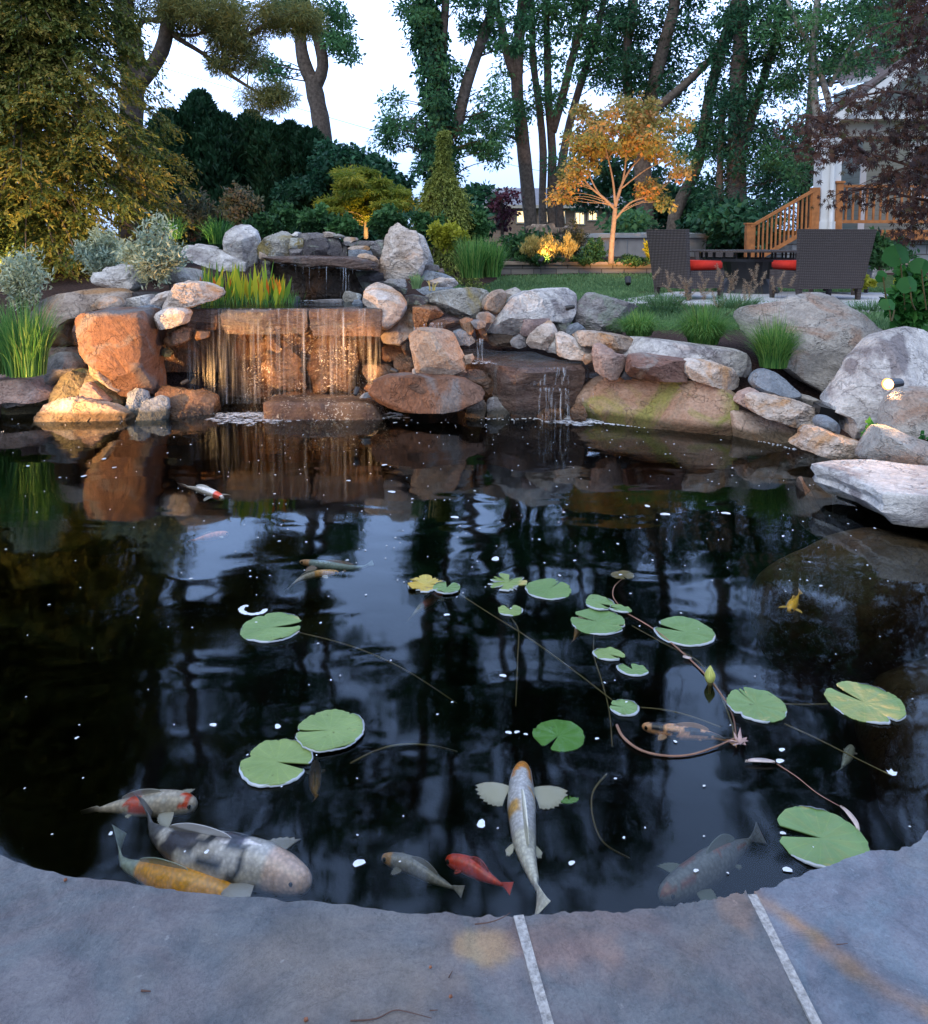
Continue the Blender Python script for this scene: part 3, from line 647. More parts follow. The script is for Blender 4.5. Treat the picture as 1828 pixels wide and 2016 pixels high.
rock(fA, [(320,470),(325,380),(345,230),(400,150),(520,108),(700,80),(900,80),(1000,120),(960,190),(780,235),(700,280),(640,330),(630,420),(660,500),(420,507)], 6.95, .9, 'tan', 'large tan boulder behind the grass on the left bank', n=3.4, fac=3, rough=.03, seed=8)
rock(fA, [(765,195),(800,140),(850,122),(940,130),(990,170),(990,215),(860,228),(780,232)], 6.75, .26, 'tan', 'small round brown stone resting on the large tan boulder', n=2.1, fac=1, sm=3, rough=.02)
rock(fA, [(725,205),(770,165),(785,230),(735,238)], 6.7, .12, 'orange', 'tiny orange stone beside the small round brown stone', n=2.4)
rock(fA, [(975,150),(1100,130),(1190,112),(1225,140),(1232,205),(1120,215),(1000,218)], 7.0, .4, 'white', 'pale lilac stone behind the blue grey flat rock', n=2.6)
rock(fA, [(1215,160),(1250,110),(1335,85),(1345,130),(1300,195),(1265,235),(1225,205)], 6.75, .3, 'cream', 'pitted cream rock left of the peach topped boulder', n=2.6)
rock(fA, [(1290,190),(1345,100),(1335,60),(1370,38),(1480,15),(1620,20),(1730,65),(1757,112),(1700,160),(1600,185),(1500,220),(1400,235),(1300,235)], 6.55, .55, 'cream', 'peach and white topped boulder left of the main waterfall lip', n=2.8, fac=5, rough=.07, seed=3)
rock(fA, [(1213,345),(1270,250),(1330,222),(1460,225),(1500,260),(1470,345),(1380,375),(1240,397)], 6.38, .42, 'cream', 'speckled cream rock with an orange underside left of the main waterfall', n=3, rough=.06)
rock(fA, [(1300,480),(1370,405),(1460,370),(1525,385),(1520,470),(1420,533),(1330,520)], 6.5, .26, 'wetorange', 'amber rounded rock tucked under the speckled cream rock', n=2.4, fac=2)
rock(fA, [(1555,400),(1660,410),(1655,455),(1560,482)], 6.5, .2, 'wetorange', 'small amber rock behind the left strands of the waterfall', n=2.6)
rock(fA, [(1280,560),(1320,530),(1370,570),(1350,610),(1290,600)], 6.52, .15, 'olive', 'small olive pebble below the amber rounded rock', n=2.2)
rock(fA, [(1005,910),(1060,865),(1160,890),(1175,960),(1080,1060),(1010,1020)], 6.22, .28, 'greyblue', 'dark blue grey rock at the foot of the rust brown slab', n=2.8)
rock(fA, [(1075,1065),(1120,985),(1240,930),(1290,922),(1325,960),(1328,1072),(1200,1085)], 6.12, .3, 'greyblue', 'wet blue black rock sitting in the water left of the waterfall', n=2.8)
rock(fA, [(1235,930),(1260,860),(1400,878),(1600,900),(1700,935),(1705,1040),(1600,1060),(1400,1075),(1330,1075),(1310,960)], 6.3, .45, 'wetorange', 'brown wet rock at the foot of the waterfall, left of the falling water', n=4)
rock(fA, [(288,580),(300,552),(440,545),(560,540),(640,560),(690,620),(650,700),(480,720),(330,760),(290,740)], 6.75, .4, 'red', 'dark red rock with a pale top edge above the rounded grey boulder', n=4)
rock(fA, [(605,535),(660,524),(725,528),(740,562),(735,590),(640,592)], 6.5, .2, 'tan', 'small flat tan stone on top of the diagonal stone', n=2.6)
rock(fA, [(985,760),(1100,745),(1240,790),(1250,960),(1180,1000),(1080,900),(1000,900)], 6.45, .35, 'mauve', 'dark grey block at the base of the rust brown slab', n=3.6)
rock(fJ, [(685,480),(700,458),(770,452),(785,420),(860,400),(1000,415),(1060,470),(1020,565),(960,598),(860,580),(720,530)], 7.35, .6, 'white', 'pale flat layered rock under the silvery shrub', n=2.8, rough=.07)
rock(fJ, [(1200,500),(1240,450),(1300,420),(1400,430),(1475,455),(1480,505),(1380,540),(1220,545)], 7.5, .5, 'grey', 'grey rock on the right side of the silvery shrub', n=2.8)
rock(fJ, [(1300,270),(1380,258),(1500,272),(1620,300),(1720,345),(1790,385),(1800,440),(1640,445),(1480,390),(1340,300)], 7.9, .6, 'white', 'long pale slab sloping down to the left upright stone', n=3, rough=.06)
rock(fJ, [(1440,245),(1560,262),(1600,285),(1500,280),(1400,265)], 8.1, .3, 'white', 'thin pale stone behind the long sloping slab', n=3)
rock(fJ, [(700,590),(900,600),(1130,600),(1230,640),(1100,670),(900,650),(760,640)], 7.15, .4, 'dark', 'low dark rock in the mulch behind the large tan boulder', n=2.6)

# ---- upper fall
UF = 'stones stacked around the upper waterfall'
rock(fB, [(10,150),(25,85),(50,60),(120,35),(190,42),(245,85),(268,150),(272,260),(262,350),(220,370),(150,340),(80,300),(22,290),(14,220)], 7.45, .5, 'white', 'upright pale pinkish standing stone left of the upper waterfall', n=3, rough=.04, fac=4, name='standing_stone', seed=21)
rock(fB, [(270,260),(285,190),(350,130),(450,92),(510,105),(552,140),(530,200),(535,290),(400,298),(340,298),(285,310)], 7.4, .5, 'lichen', 'rounded lichen spotted boulder left of the dark block wall', n=2.6, group=UF)
rock(fB, [(278,255),(345,292),(325,325),(285,318)], 7.2, .15, 'orange', 'small rust coloured stone below the lichen spotted boulder', n=2.8, group=UF)
for pts, mt, lb, yy in [
  ([(505,200),(525,142),(640,148),(652,220),(600,235),(510,228)], 'lichen', 'light lichened block at the left end of the dark block wall', 7.42),
  ([(522,240),(600,230),(648,232),(645,287),(530,292)], 'mauve', 'small pale grey block resting on the left of the upper ledge', 7.38),
  ([(640,165),(700,152),(830,142),(870,200),(850,285),(700,292),(645,288)], 'dark', 'dark purple grey block in the middle above the upper ledge', 7.4),
  ([(830,148),(900,140),(930,155),(968,240),(960,290),(850,292),(820,230)], 'dark', 'dark fissured block right of the middle one above the upper ledge', 7.42),
  ([(570,135),(640,108),(740,100),(850,125),(835,152),(640,152)], 'mauve', 'flat lilac grey stone lying on top of the dark blocks', 7.5),
  ([(550,120),(580,95),(606,100),(600,115),(570,128)], 'white', 'tiny white stone on top of the dark block wall', 7.45),
  ([(805,100),(835,94),(885,105),(900,135),(820,142)], 'tan', 'small brown stone right of the flat lilac one on top', 7.45),
  ([(885,118),(925,112),(970,132),(960,148),(900,145)], 'lichen', 'small yellowish stone at the right end of the top row', 7.45),
  ([(960,150),(990,136),(1070,143),(1077,168),(965,170)], 'tan', 'uppermost flat brown stone of the small stack on the right', 7.42),
  ([(955,188),(990,172),(1070,173),(1077,198),(1000,207)], 'mauve', 'second flat stone from the top of the small stack on the right', 7.4),
  ([(1075,185),(1100,168),(1210,170),(1222,190),(1160,217),(1085,208)], 'mauve', 'flat grey stone between the small stack and the tall upright stone', 7.4),
  ([(1003,225),(1040,206),(1160,207),(1192,235),(1100,240),(1010,240)], 'tan', 'flat tan stone under the small stack on the right', 7.36),
  ([(1005,245),(1090,236),(1185,240),(1202,285),(1100,300),(1010,302)], 'greyblue', 'blue grey flat stone lying on the right of the upper ledge', 7.34),
  ([(1188,210),(1230,165),(1290,162),(1292,295),(1220,300),(1190,260)], 'mauve', 'squarish grey stone touching the tall upright stone', 7.42),
  ([(955,195),(1005,210),(1008,300),(960,300)], 'dark', 'dark narrow block beside the small stack', 7.42)]:
    rock(fB, pts, yy, .34, mt, lb, n=3.6, rough=.06, group=UF, fac=3)
rock(fB, [(1078,290),(1100,274),(1150,270),(1220,295),(1246,325),(1243,362),(1222,366),(1190,318),(1130,305),(1085,305)], 7.02, .2, 'cream', 'curved cream stone lying on the right end of the upper ledge', n=2.4, rough=.03, group=UF)
rock(fB, [(340,300),(500,292),(700,290),(1060,298),(1230,320),(1235,370),(1215,402),(1070,402),(1040,375),(920,378),(800,372),(700,386),(640,378),(600,350),(480,338),(360,335)], 7.15, .55, 'wetledge', 'long reddish brown ledge stone that the upper waterfall runs over', n=6, rough=.04, fac=0, name='ledge_stone', sm=0)
rock(fB, [(330,345),(500,350),(800,380),(1120,395),(1120,630),(500,640),(330,630)], 7.62, .5, 'wet', 'dark wet rock face behind the upper waterfall', n=6, rough=.12, fac=0)
for pts, lb in [([(1060,420),(1200,410),(1290,430),(1290,500),(1100,500)], 'dark block under the right end of the upper ledge'),
                ([(1100,505),(1230,470),(1330,500),(1320,560),(1150,570)], 'low dark stone between the upper pool and the tall upright stone'),
                ([(290,330),(370,340),(400,520),(380,660),(300,640)], 'dark block under the left end of the upper ledge')]:
    rock(fB, pts, 7.3, .4, 'dark', lb, n=3, group=UF)
rock(fB, [(1262,470),(1268,300),(1285,230),(1300,150),(1345,65),(1395,24),(1425,38),(1455,72),(1550,80),(1575,120),(1600,230),(1620,340),(1600,440),(1480,475),(1360,480)], 7.35, .55, 'cream', 'tall peaked upright stone with a peach coloured top right of the upper waterfall', n=3, rough=.07, fac=5, name='standing_stone', seed=31)
rock(fB, [(1560,100),(1620,138),(1660,240),(1692,335),(1688,378),(1610,388),(1575,260)], 7.6, .4, 'white', 'grey rear stone leaning against the tall peaked upright stone', n=3, name='standing_stone')
for pts, mt, lb, yy in [
  ([(1300,500),(1330,478),(1465,482),(1475,535),(1320,545)], 'mauve', 'squat grey block at the foot of the tall peaked upright stone', 7.1),
  ([(1605,375),(1640,358),(1735,368),(1745,410),(1640,412)], 'mauve', 'flat brownish stone right of the tall peaked upright stone', 7.5),
  ([(1735,400),(1770,392),(1785,425),(1740,425)], 'red', 'tiny reddish stone next to the flat brownish one', 7.45),
  ([(1580,425),(1640,410),(1760,430),(1850,465),(1700,480),(1600,460)], 'greyblue', 'pale blue grey slab beside the small lit grass tuft', 7.3),
  ([(1660,495),(1750,465),(1860,475),(1900,520),(1850,545),(1700,545)], 'cream', 'lamp lit peach slab behind the small cascade', 7.2),
  ([(1560,560),(1650,540),(1800,545),(1880,560),(1820,600),(1620,600)], 'greyblue', 'thin flat stone below the lamp lit peach slab', 7.1),
  ([(1290,550),(1400,540),(1480,560),(1470,600),(1330,600)], 'dark', 'dark low stone behind the orange tipped boulder', 6.95)]:
    rock(fB, pts, yy, .4, mt, lb, n=3, rough=.06, fac=3)
rock(fB, [(952,620),(958,578),(1012,580),(1110,605),(1100,645),(1000,678),(962,650)], 6.75, .16, 'lichen', 'small grey stone standing in the upper pool', n=2.8)
rock(fB, [(1028,686),(1050,650),(1092,645),(1128,686)], 6.55, .12, 'greyblue', 'tiny pale blue stone in the upper pool', n=2.6)
rock(fB, [(660,662),(760,648),(950,640),(955,660),(800,672)], 6.7, .14, 'mauve', 'thin wet stone just breaking the surface of the upper pool', n=3)
# ---- main fall
rock(fF, [(1195,690),(1192,650),(1205,600),(1240,550),(1290,530),(1400,570),(1470,620),(1508,680),(1505,730),(1465,800),(1385,862),(1325,862),(1310,760),(1255,715)], 6.38, .5, 'cream', 'smooth boulder with a pink top and amber flank right of the main waterfall', n=2.5, rough=.02, fac=3, sm=2, seed=14)
rock(fF, [(1318,872),(1390,862),(1465,800),(1515,715),(1560,765),(1578,880),(1530,940),(1475,985),(1340,965)], 6.5, .4, 'orange', 'amber rock under the smooth pink topped boulder', n=2.6, rough=.03)
rock(fF, [(1335,1000),(1400,985),(1485,1000),(1470,1070),(1370,1110),(1340,1080)], 6.5, .3, 'wetorange', 'small amber rock at the right edge of the falling water', n=2.8)
FLB = 'main waterfall lip stones'
slab(fI, [(-2.48, 6.62), (-2.06, 6.58), (-2.02, 7.2), (-2.5, 7.25)], .818, .17, 'wetledge', 'left lip stone of the main waterfall', world=True, name='ledge_stone', under=.9)
slab(fI, [(-2.05, 6.58), (-1.6, 6.55), (-1.31, 6.59), (-1.27, 7.2), (-2.06, 7.2)], .819, .21, 'wetledge', 'middle lip stone of the main waterfall', world=True, name='ledge_stone', under=.9)
slab(fI, [(-1.295, 6.59), (-1.0, 6.56), (-.68, 6.6), (-.66, 7.2), (-1.295, 7.2)], .818, .23, 'wetledge', 'right lip stone of the main waterfall', world=True, name='ledge_stone', under=.9)
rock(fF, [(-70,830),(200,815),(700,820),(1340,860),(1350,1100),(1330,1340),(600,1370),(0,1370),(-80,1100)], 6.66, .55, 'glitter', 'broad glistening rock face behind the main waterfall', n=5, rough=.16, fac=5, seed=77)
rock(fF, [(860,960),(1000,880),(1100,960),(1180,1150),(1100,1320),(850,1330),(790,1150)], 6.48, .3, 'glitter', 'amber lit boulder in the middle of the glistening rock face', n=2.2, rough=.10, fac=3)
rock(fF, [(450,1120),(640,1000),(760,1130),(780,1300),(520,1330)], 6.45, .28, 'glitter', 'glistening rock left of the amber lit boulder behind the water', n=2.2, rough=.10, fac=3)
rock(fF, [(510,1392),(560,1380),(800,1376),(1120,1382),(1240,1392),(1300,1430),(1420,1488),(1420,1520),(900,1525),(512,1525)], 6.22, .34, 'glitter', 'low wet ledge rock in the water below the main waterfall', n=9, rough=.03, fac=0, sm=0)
rock(fF, [(1165,1370),(1200,1340),(1240,1335),(1265,1372)], 6.12, .12, 'greyblue', 'little blue stone on the low wet ledge', n=2.4)
rock(fF, [(1190,1180),(1200,1125),(1380,1130),(1435,1180),(1400,1250),(1250,1265)], 6.32, .3, 'wet', 'black wet rock catching gold glints right of the main waterfall', n=2.4)
rock(fF, [(1200,1300),(1240,1250),(1290,1265),(1280,1310),(1230,1325)], 6.28, .16, 'wet', 'small black pebble below the black wet rock', n=2.2)
rock(fF, [(1420,1110),(1440,1060),(1500,1050),(1560,1095),(1565,1190),(1480,1215),(1430,1180)], 6.35, .3, 'wet', 'round dark red rock left of the orange cube shaped boulder', n=2.2, sm=3)
rock(fF, [(1475,1000),(1500,930),(1545,950),(1540,1060),(1500,1060)], 6.42, .2, 'wet', 'narrow black rock above the round dark red one', n=2.6)
rock(fC, [(172,500),(178,478),(260,430),(450,440),(540,470),(572,520),(605,600),(655,700),(652,765),(600,785),(500,812),(440,818),(245,806),(225,720),(205,620)], 6.3, .5, 'orange', 'orange cube shaped boulder with a white top right of the main waterfall', n=5, rough=.04, fac=3, seed=41)
rock(fC, [(650,660),(720,643),(737,680),(700,725),(660,732)], 6.28, .14, 'orange', 'small orange stone right of the cube shaped boulder', n=2.6)
rock(fC, [(195,780),(215,770),(232,822),(200,826)], 6.1, .08, 'orange', 'tiny amber stone under the cube shaped boulder', n=2.6)
rock(fC, [(-165,980),(-120,880),(0,832),(200,825),(500,840),(640,868),(740,925),(800,955),(808,1005),(740,1050),(620,1112),(480,1135),(100,1125),(-100,1065)], 6.1, .65, 'brown', 'large flat oval rock lying over the water right of the main waterfall', n=2.5, fac=3, rough=.03, seed=43)
rock(fC, [(598,1150),(680,1090),(750,1060),(830,1030),(845,1100),(770,1165),(620,1175)], 6.18, .3, 'tan', 'small tan rock under the right end of the flat oval rock', n=2.6)
rock(fC, [(845,1080),(870,1035),(940,1030),(1010,1062),(1045,1110),(1030,1175),(850,1185)], 6.2, .35, 'mauve', 'grey purple rock at the waterline between the two cascades', n=2.5)
rock(fC, [(630,800),(720,778),(850,800),(905,890),(925,1000),(880,1040),(790,1010),(750,930),(640,862)], 6.35, .35, 'wet', 'rounded black wet rock right of the flat oval rock', n=2.4)
rock(fC, [(500,800),(640,780),(665,800),(640,840),(560,838)], 6.3, .2, 'orange', 'small tan stone under the orange cube shaped boulder', n=2.6)
# ---- small cascade
slab(fC, [(590,612),(700,592),(900,588),(1190,592),(1300,645),(1500,690),(1720,712),(1690,745),(1400,765),(1110,775),(960,752),(850,722),(730,690),(620,660)], .40, .42, 'wetledge', 'broad dark slab the small cascade spreads over', name='ledge_stone', under=.95)
slab(fC, [(1100,835),(1300,800),(1500,792),(1830,795),(1860,860),(1700,858),(1560,890),(1400,880),(1120,858)], .265, .09, 'wetledge', 'lower thin dark ledge of the small cascade', name='ledge_stone', under=.95)
rock(fC, [(1095,860),(1300,850),(1560,885),(1860,860),(1860,1130),(1600,1180),(1300,1170),(1050,1160),(880,1010),(900,880)], 6.42, .5, 'wet', 'dark dripping rock face under the ledges of the small cascade', n=4, rough=.10, fac=4)
rock(fC, [(1190,1200),(1260,1150),(1400,1125),(1520,1140),(1570,1190),(1480,1225),(1240,1225)], 6.12, .3, 'wetorange', 'flat amber rock where the small cascade hits the pond', n=2.6)
for pts, mt, lb, yy, th_ in [
  ([(195,235),(300,225),(400,232),(470,300),(400,340),(335,360),(330,425),(225,440),(205,330)], 'wetorange', 'wet amber step stone at the top of the small cascade', 6.75, .4),
  ([(325,390),(400,345),(500,325),(620,350),(645,395),(540,412),(410,418)], 'wetledge', 'wet flat stone in the middle of the small cascade', 6.65, .35),
  ([(605,350),(660,325),(720,340),(730,440),(705,480),(650,440),(620,400)], 'wetorange', 'wet amber stone right of the middle step of the small cascade', 6.6, .25),
  ([(700,355),(780,345),(838,370),(830,402),(740,412)], 'mauve', 'thin grey ledge over the little spout of the small cascade', 6.6, .3),
  ([(550,450),(610,428),(670,445),(745,530),(700,560),(600,560)], 'greyblue', 'dark grey rock behind the orange cube shaped boulder', 6.55, .3),
  ([(740,410),(830,405),(850,480),(870,530),(760,530)], 'wet', 'black rock behind the little spout', 6.75, .3),
  ([(840,470),(960,455),(1080,475),(1100,530),(1040,580),(880,560),(830,520)], 'wet', 'black hollow rock under the big white boulder', 6.85, .4),
  ([(130,140),(200,126),(330,150),(345,182),(250,195),(150,190)], 'dark', 'low dark stone above the top step of the small cascade', 6.95, .3)]:
    rock(fC, pts, yy, th_, mt, lb, n=3, rough=.06, fac=3)
rock(fC, [(310,145),(380,112),(480,90),(700,68),(860,100),(865,150),(820,200),(790,300),(755,315),(640,322),(500,292),(400,240),(325,200)], 7.05, .6, 'lichen', 'broad lichen covered rock above the small cascade', n=3.2, rough=.07, fac=5, seed=52)
rock(fC, [(803,230),(808,180),(840,140),(900,95),(975,80),(1018,112),(1005,200),(945,292),(870,275),(815,252)], 6.95, .4, 'tan', 'smooth tan boulder between the lichen covered rock and the big white boulder', n=2.2, rough=.015, fac=1, sm=3)
rock(fC, [(1005,95),(1100,63),(1152,100),(1125,135),(1020,175)], 7.2, .35, 'grey', 'grey stone behind the smooth tan boulder at the lawn edge', n=2.6)
rock(fC, [(752,320),(778,285),(860,276),(918,320),(892,372),(820,365),(760,342)], 6.72, .2, 'grey', 'small grey stone under the smooth tan boulder', n=2.8)
rock(fC, [(858,465),(890,400),(920,350),(1020,200),(1080,145),(1180,110),(1300,88),(1440,80),(1560,80),(1625,100),(1652,145),(1610,260),(1560,370),(1400,345),(1180,360),(1130,440),(1085,488),(1000,458)], 6.9, .75, 'white', 'big white boulder at the lawn edge above the small cascade', n=3.2, rough=.05, fac=5, seed=57, yaw=.2)
rock(fC, [(1400,350),(1560,370),(1590,330),(1570,420),(1480,450),(1420,420)], 6.85, .4, 'dark', 'dark rock under the right end of the big white boulder', n=3)
rock(fK, [(1362,500),(1372,440),(1400,385),(1445,335),(1500,324),(1560,340),(1640,365),(1730,395),(1790,415),(1700,440),(1640,500),(1660,575),(1500,565),(1420,540)], 7.0, .6, 'mauve', 'purple grey boulder with a white ridge right of the big white one', n=3, rough=.06, fac=5, seed=60)
for pts, mt, lb, yy, th_ in [
  ([(1138,470),(1170,350),(1280,342),(1405,340),(1400,365),(1310,410),(1240,450),(1185,492)], 'pink', 'wedge shaped rust and white stone beside the small cascade', 6.6, .25),
  ([(1188,540),(1210,480),(1290,415),(1400,358),(1440,400),(1472,462),(1420,530),(1345,602),(1250,598)], 'cream', 'creamy angular stone in the row above the cascade slab', 6.5, .34),
  ([(1340,600),(1400,530),(1450,478),(1462,560),(1452,638),(1380,630)], 'white', 'thin pale stone squeezed behind the creamy angular one', 6.5, .22),
  ([(1048,540),(1080,505),(1130,478),(1190,500),(1192,570),(1120,590),(1060,572)], 'mauve', 'dark rounded stone at the left end of the row above the cascade slab', 6.55, .26),
  ([(1528,440),(1560,400),(1640,374),(1680,400),(1704,432),(1640,465),(1600,492),(1540,465)], 'greyblue', 'light blue grey stone sitting behind the row', 6.75, .26),
  ([(1448,480),(1500,455),(1600,500),(1700,555),(1785,605),(1790,645),(1680,692),(1560,680),(1462,655)], 'cream', 'long triangular stone at the right end of the row above the cascade slab', 6.4, .36),
  ([(1460,430),(1530,425),(1530,460),(1480,460)], 'red', 'small mauve red stone under the big white boulder', 6.8, .2),
  ([(1678,700),(1700,650),(1770,642),(1765,715),(1700,732)], 'orange', 'small orange stone next to the pink pointed one', 6.2, .16)]:
    rock(fC, pts, yy, th_, mt, lb, n=3.4, rough=.05, fac=4)
# ---- right bank
rock(fD_, [(322,440),(332,345),(390,320),(450,350),(510,395),(560,428),(632,440),(642,500),(600,590),(560,652),(480,657),(400,630),(345,580)], 6.05, .3, 'pink', 'pink pointed stone standing in front of the long white slab', n=3.4, rough=.05, fac=5, seed=66)
rock(fD_, [(138,250),(200,205),(300,205),(420,220),(560,240),(705,272),(700,420),(600,430),(440,345),(300,305)], 6.35, .4, 'tan', 'tan slab behind the pink pointed stone', n=3.4)
rock(fD_, [(635,450),(650,360),(680,300),(740,264),(900,285),(1100,308),(1420,350),(1700,388),(1800,430),(1855,560),(1845,640),(1760,665),(1500,600),(1250,520),(960,480),(700,500)], 6.2, .45, 'white', 'long white slab bordering the fountain grasses', n=4, rough=.03, fac=3, seed=67, yaw=-.25)
rock(fD_, [(660,600),(668,500),(690,445),(820,430),(1000,455),(1195,478),(1225,560),(1215,668),(950,662),(700,657)], 5.95, .32, 'red', 'dark brick shaped stone with white edges below the long white slab', n=6, rough=.03, fac=2)
rock(fD_, [(1212,600),(1215,510),(1260,480),(1400,495),(1500,510),(1600,545),(1690,578),(1755,680),(1745,752),(1660,757),(1530,735),(1400,705),(1260,660)], 5.85, .36, 'cream', 'tan white block right of the dark brick shaped stone', n=4, rough=.05, fac=5, seed=69)
rock(fD_, [(590,650),(640,560),(690,600),(690,662),(620,668)], 6.05, .2, 'dark', 'dark filler stone between the pink pointed and the brick shaped ones', n=3)
rock(fD_, [(150,1010),(170,900),(225,810),(310,740),(420,680),(600,660),(900,672),(1200,690),(1500,720),(1640,790),(1672,860),(1650,920),(1610,1060),(1585,1172),(1300,1140),(1000,1110),(600,1070),(400,1052),(250,1035)], 5.98, .6, 'rustolive', 'very large rust and olive coloured block at the waterline right of the small cascade', n=4.5, rough=.035, fac=3, seed=70, yaw=-.55)
rock(fD_, [(100,980),(160,890),(230,870),(260,1000),(150,1040)], 6.05, .2, 'wetorange', 'dark wet stone at the left end of the very large block', n=2.6)
rock(fE, [(232,830),(270,750),(320,722),(370,713),(450,740),(520,795),(600,875),(680,930),(600,965),(500,975),(400,960),(290,900)], 5.75, .4, 'greyblue', 'smooth grey rounded boulder below the right fountain grass', n=2.2, fac=1, rough=.015, sm=3)
rock(fE, [(100,1005),(160,930),(260,888),(330,940),(260,1000),(205,1062)], 5.6, .3, 'pink', 'reddish rock left of the layered stone', n=3)
rock(fE, [(222,1010),(240,960),(300,943),(400,950),(650,1000),(850,1080),(830,1130),(800,1170),(760,1232),(660,1225),(560,1200),(420,1155),(300,1110),(240,1075)], 5.45, .42, 'cream', 'layered pink and white stone above the waterline on the right', n=3, rough=.09, fac=5, seed=74)
rock(fE, [(508,960),(560,935),(640,930),(780,960),(900,1008),(882,1052),(800,1040),(700,1012),(580,985)], 5.75, .3, 'grey', 'thin grey slab behind the layered pink and white stone', n=3)
rock(fE, [(62,1090),(200,1112),(350,1150),(500,1202),(650,1245),(800,1282),(745,1400),(625,1435),(400,1380),(200,1320),(78,1292)], 5.5, .45, 'tan', 'long tan rock at the waterline below the layered stone', n=4, rough=.03, yaw=-.6, fac=3)
rock(fE, [(818,1180),(860,1130),(930,1135),(980,1170),(1012,1225),(1002,1290),(900,1258),(830,1225)], 5.1, .25, 'greyblue', 'small smooth grey stone below the black box', n=2.2, fac=1, rough=.015, sm=3)
rock(fE, [(622,1402),(680,1365),(730,1335),(740,1280),(775,1246),(850,1245),(960,1285),(1060,1322),(1200,1365),(1305,1402),(1290,1450),(1270,1520),(1130,1515),(1000,1502),(800,1450)], 4.85, .45, 'cream', 'cream white angular rock at the waterline left of the overhanging slab', n=3, rough=.10, fac=6, seed=79, yaw=-.3)
rock(fE, [(180,265),(230,215),(300,178),(450,160),(600,130),(700,100),(820,72),(920,60),(1000,70),(1060,105),(1120,150),(1270,230),(1380,350),(1530,410),(1480,600),(1300,700),(1160,840),(1000,1050),(900,1045),(800,870),(600,760),(420,610),(250,420)], 6.3, .9, 'grey', 'huge light grey boulder in front of the patio', n=2.6, rough=.035, fac=6, seed=80, lean=.5)
rock(fE, [(890,1030),(980,930),(1060,850),(1150,740),(1230,640),(1320,560),(1400,480),(1500,430),(1650,390),(1830,368),(2050,380),(2150,520),(2050,760),(1830,830),(1690,890),(1500,1000),(1480,1130),(1280,1200),(1060,1275),(1030,1250),(1045,1100),(960,1060)], 5.45, .7, 'white', 'large white and lilac boulder behind the glowing spotlight', n=2.8, rough=.04, fac=6, seed=81, lean=.35)
rock(fE, [(1458,1260),(1470,1180),(1485,1100),(1530,990),(1620,910),(1720,892),(1830,885),(2000,900),(2080,1100),(2000,1350),(1800,1370),(1620,1320)], 4.75, .5, 'grey', 'rounded brown grey boulder at the right edge below the spotlight', n=2.6, rough=.03, fac=3)
rock(fE, [(1265,1530),(1310,1440),(1360,1360),(1440,1260),(1500,1250),(1562,1266),(1700,1330),(1900,1385),(2100,1450),(2100,1570),(1800,1565),(1500,1552)], 4.5, .55, 'grey', 'mauve grey boulder resting on the back of the overhanging slab', n=2.8, rough=.025, fac=3)
rock(fE, [(1260,1400),(1290,1372),(1350,1360),(1340,1400),(1290,1415)], 4.75, .12, 'pink', 'tiny pink stone behind the mauve grey boulder', n=2.4)
z_s = .20
tp = [tuple(W(x, y, z_s)[:2]) for x, y in fS([(895,402),(1000,392),(1200,392),(1828,425)])] + [(3.3, 4.2), (3.4, 3.1), (2.45, 3.2)] + [tuple(W(x, y, z_s)[:2]) for x, y in fS([(1828,697),(1660,690),(1480,684),(1420,640),(1350,582),(1270,550),(1200,512),(1100,472),(980,450),(905,418)])]
slab(fI, tp, z_s, .155, 'white', 'wide pale flagstone jutting out over the water on the right', world=True, name='overhanging_slab', under=.93, rough=.02)
slab(fI, [(2.05,4.35),(2.6,4.5),(3.3,4.2),(3.2,3.3),(2.6,3.45),(2.25,3.9)], .045, .3, 'dark', 'dark rock ledge under the wide pale flagstone', world=True)
rock(fS, [(820,570),(870,565),(1000,640),(1260,790),(1240,800),(1000,730),(860,640)], 4.3, .3, 'pink', 'reddish sliver of rock breaking the water beside the overhanging flagstone', n=3)
rock(fG, [(1395,370),(1430,350),(1465,385),(1490,460),(1540,490),(1480,520),(1420,500)], 12.2, .4, 'white', 'small white rock behind the right patio chair', n=2.8)
# wet boulders standing on the pond floor, seen dimly through the water
for (x, y, z), (a, b_, c_), lb in [((1.95, 2.75, -.55), (.45, .5, .35), 'sunken brown boulder deep under the water on the right'), ((2.0, 3.7, -.4), (.6, .3, .4), 'sunken dark boulder under the overhanging flagstone'), ((1.35, 1.95, -.5), (.25, .15, .2), 'sunken rusty stone close to the right coping')]:
    th = np.linspace(0, 2*np.pi, 49)[:-1]; ph = np.linspace(0, np.pi, 25); T_, P_ = np.meshgrid(th, ph)
    V = np.stack([np.sin(P_)*np.cos(T_), np.sin(P_)*np.sin(T_), np.cos(P_)], -1).reshape(-1, 3); V = V * (1 + .18 * fbm(V * 1.5 + x * 9, 4))[:, None] * np.array((a, b_, c_)) + np.array((x, y, z))
    F = [(i*48+k, i*48+(k+1) % 48, (i+1)*48+(k+1) % 48, (i+1)*48+k) for i in range(24) for k in range(48)]
    setp(mk('boulder', V, F, M['tan'], smooth=True), lb, 'rock')
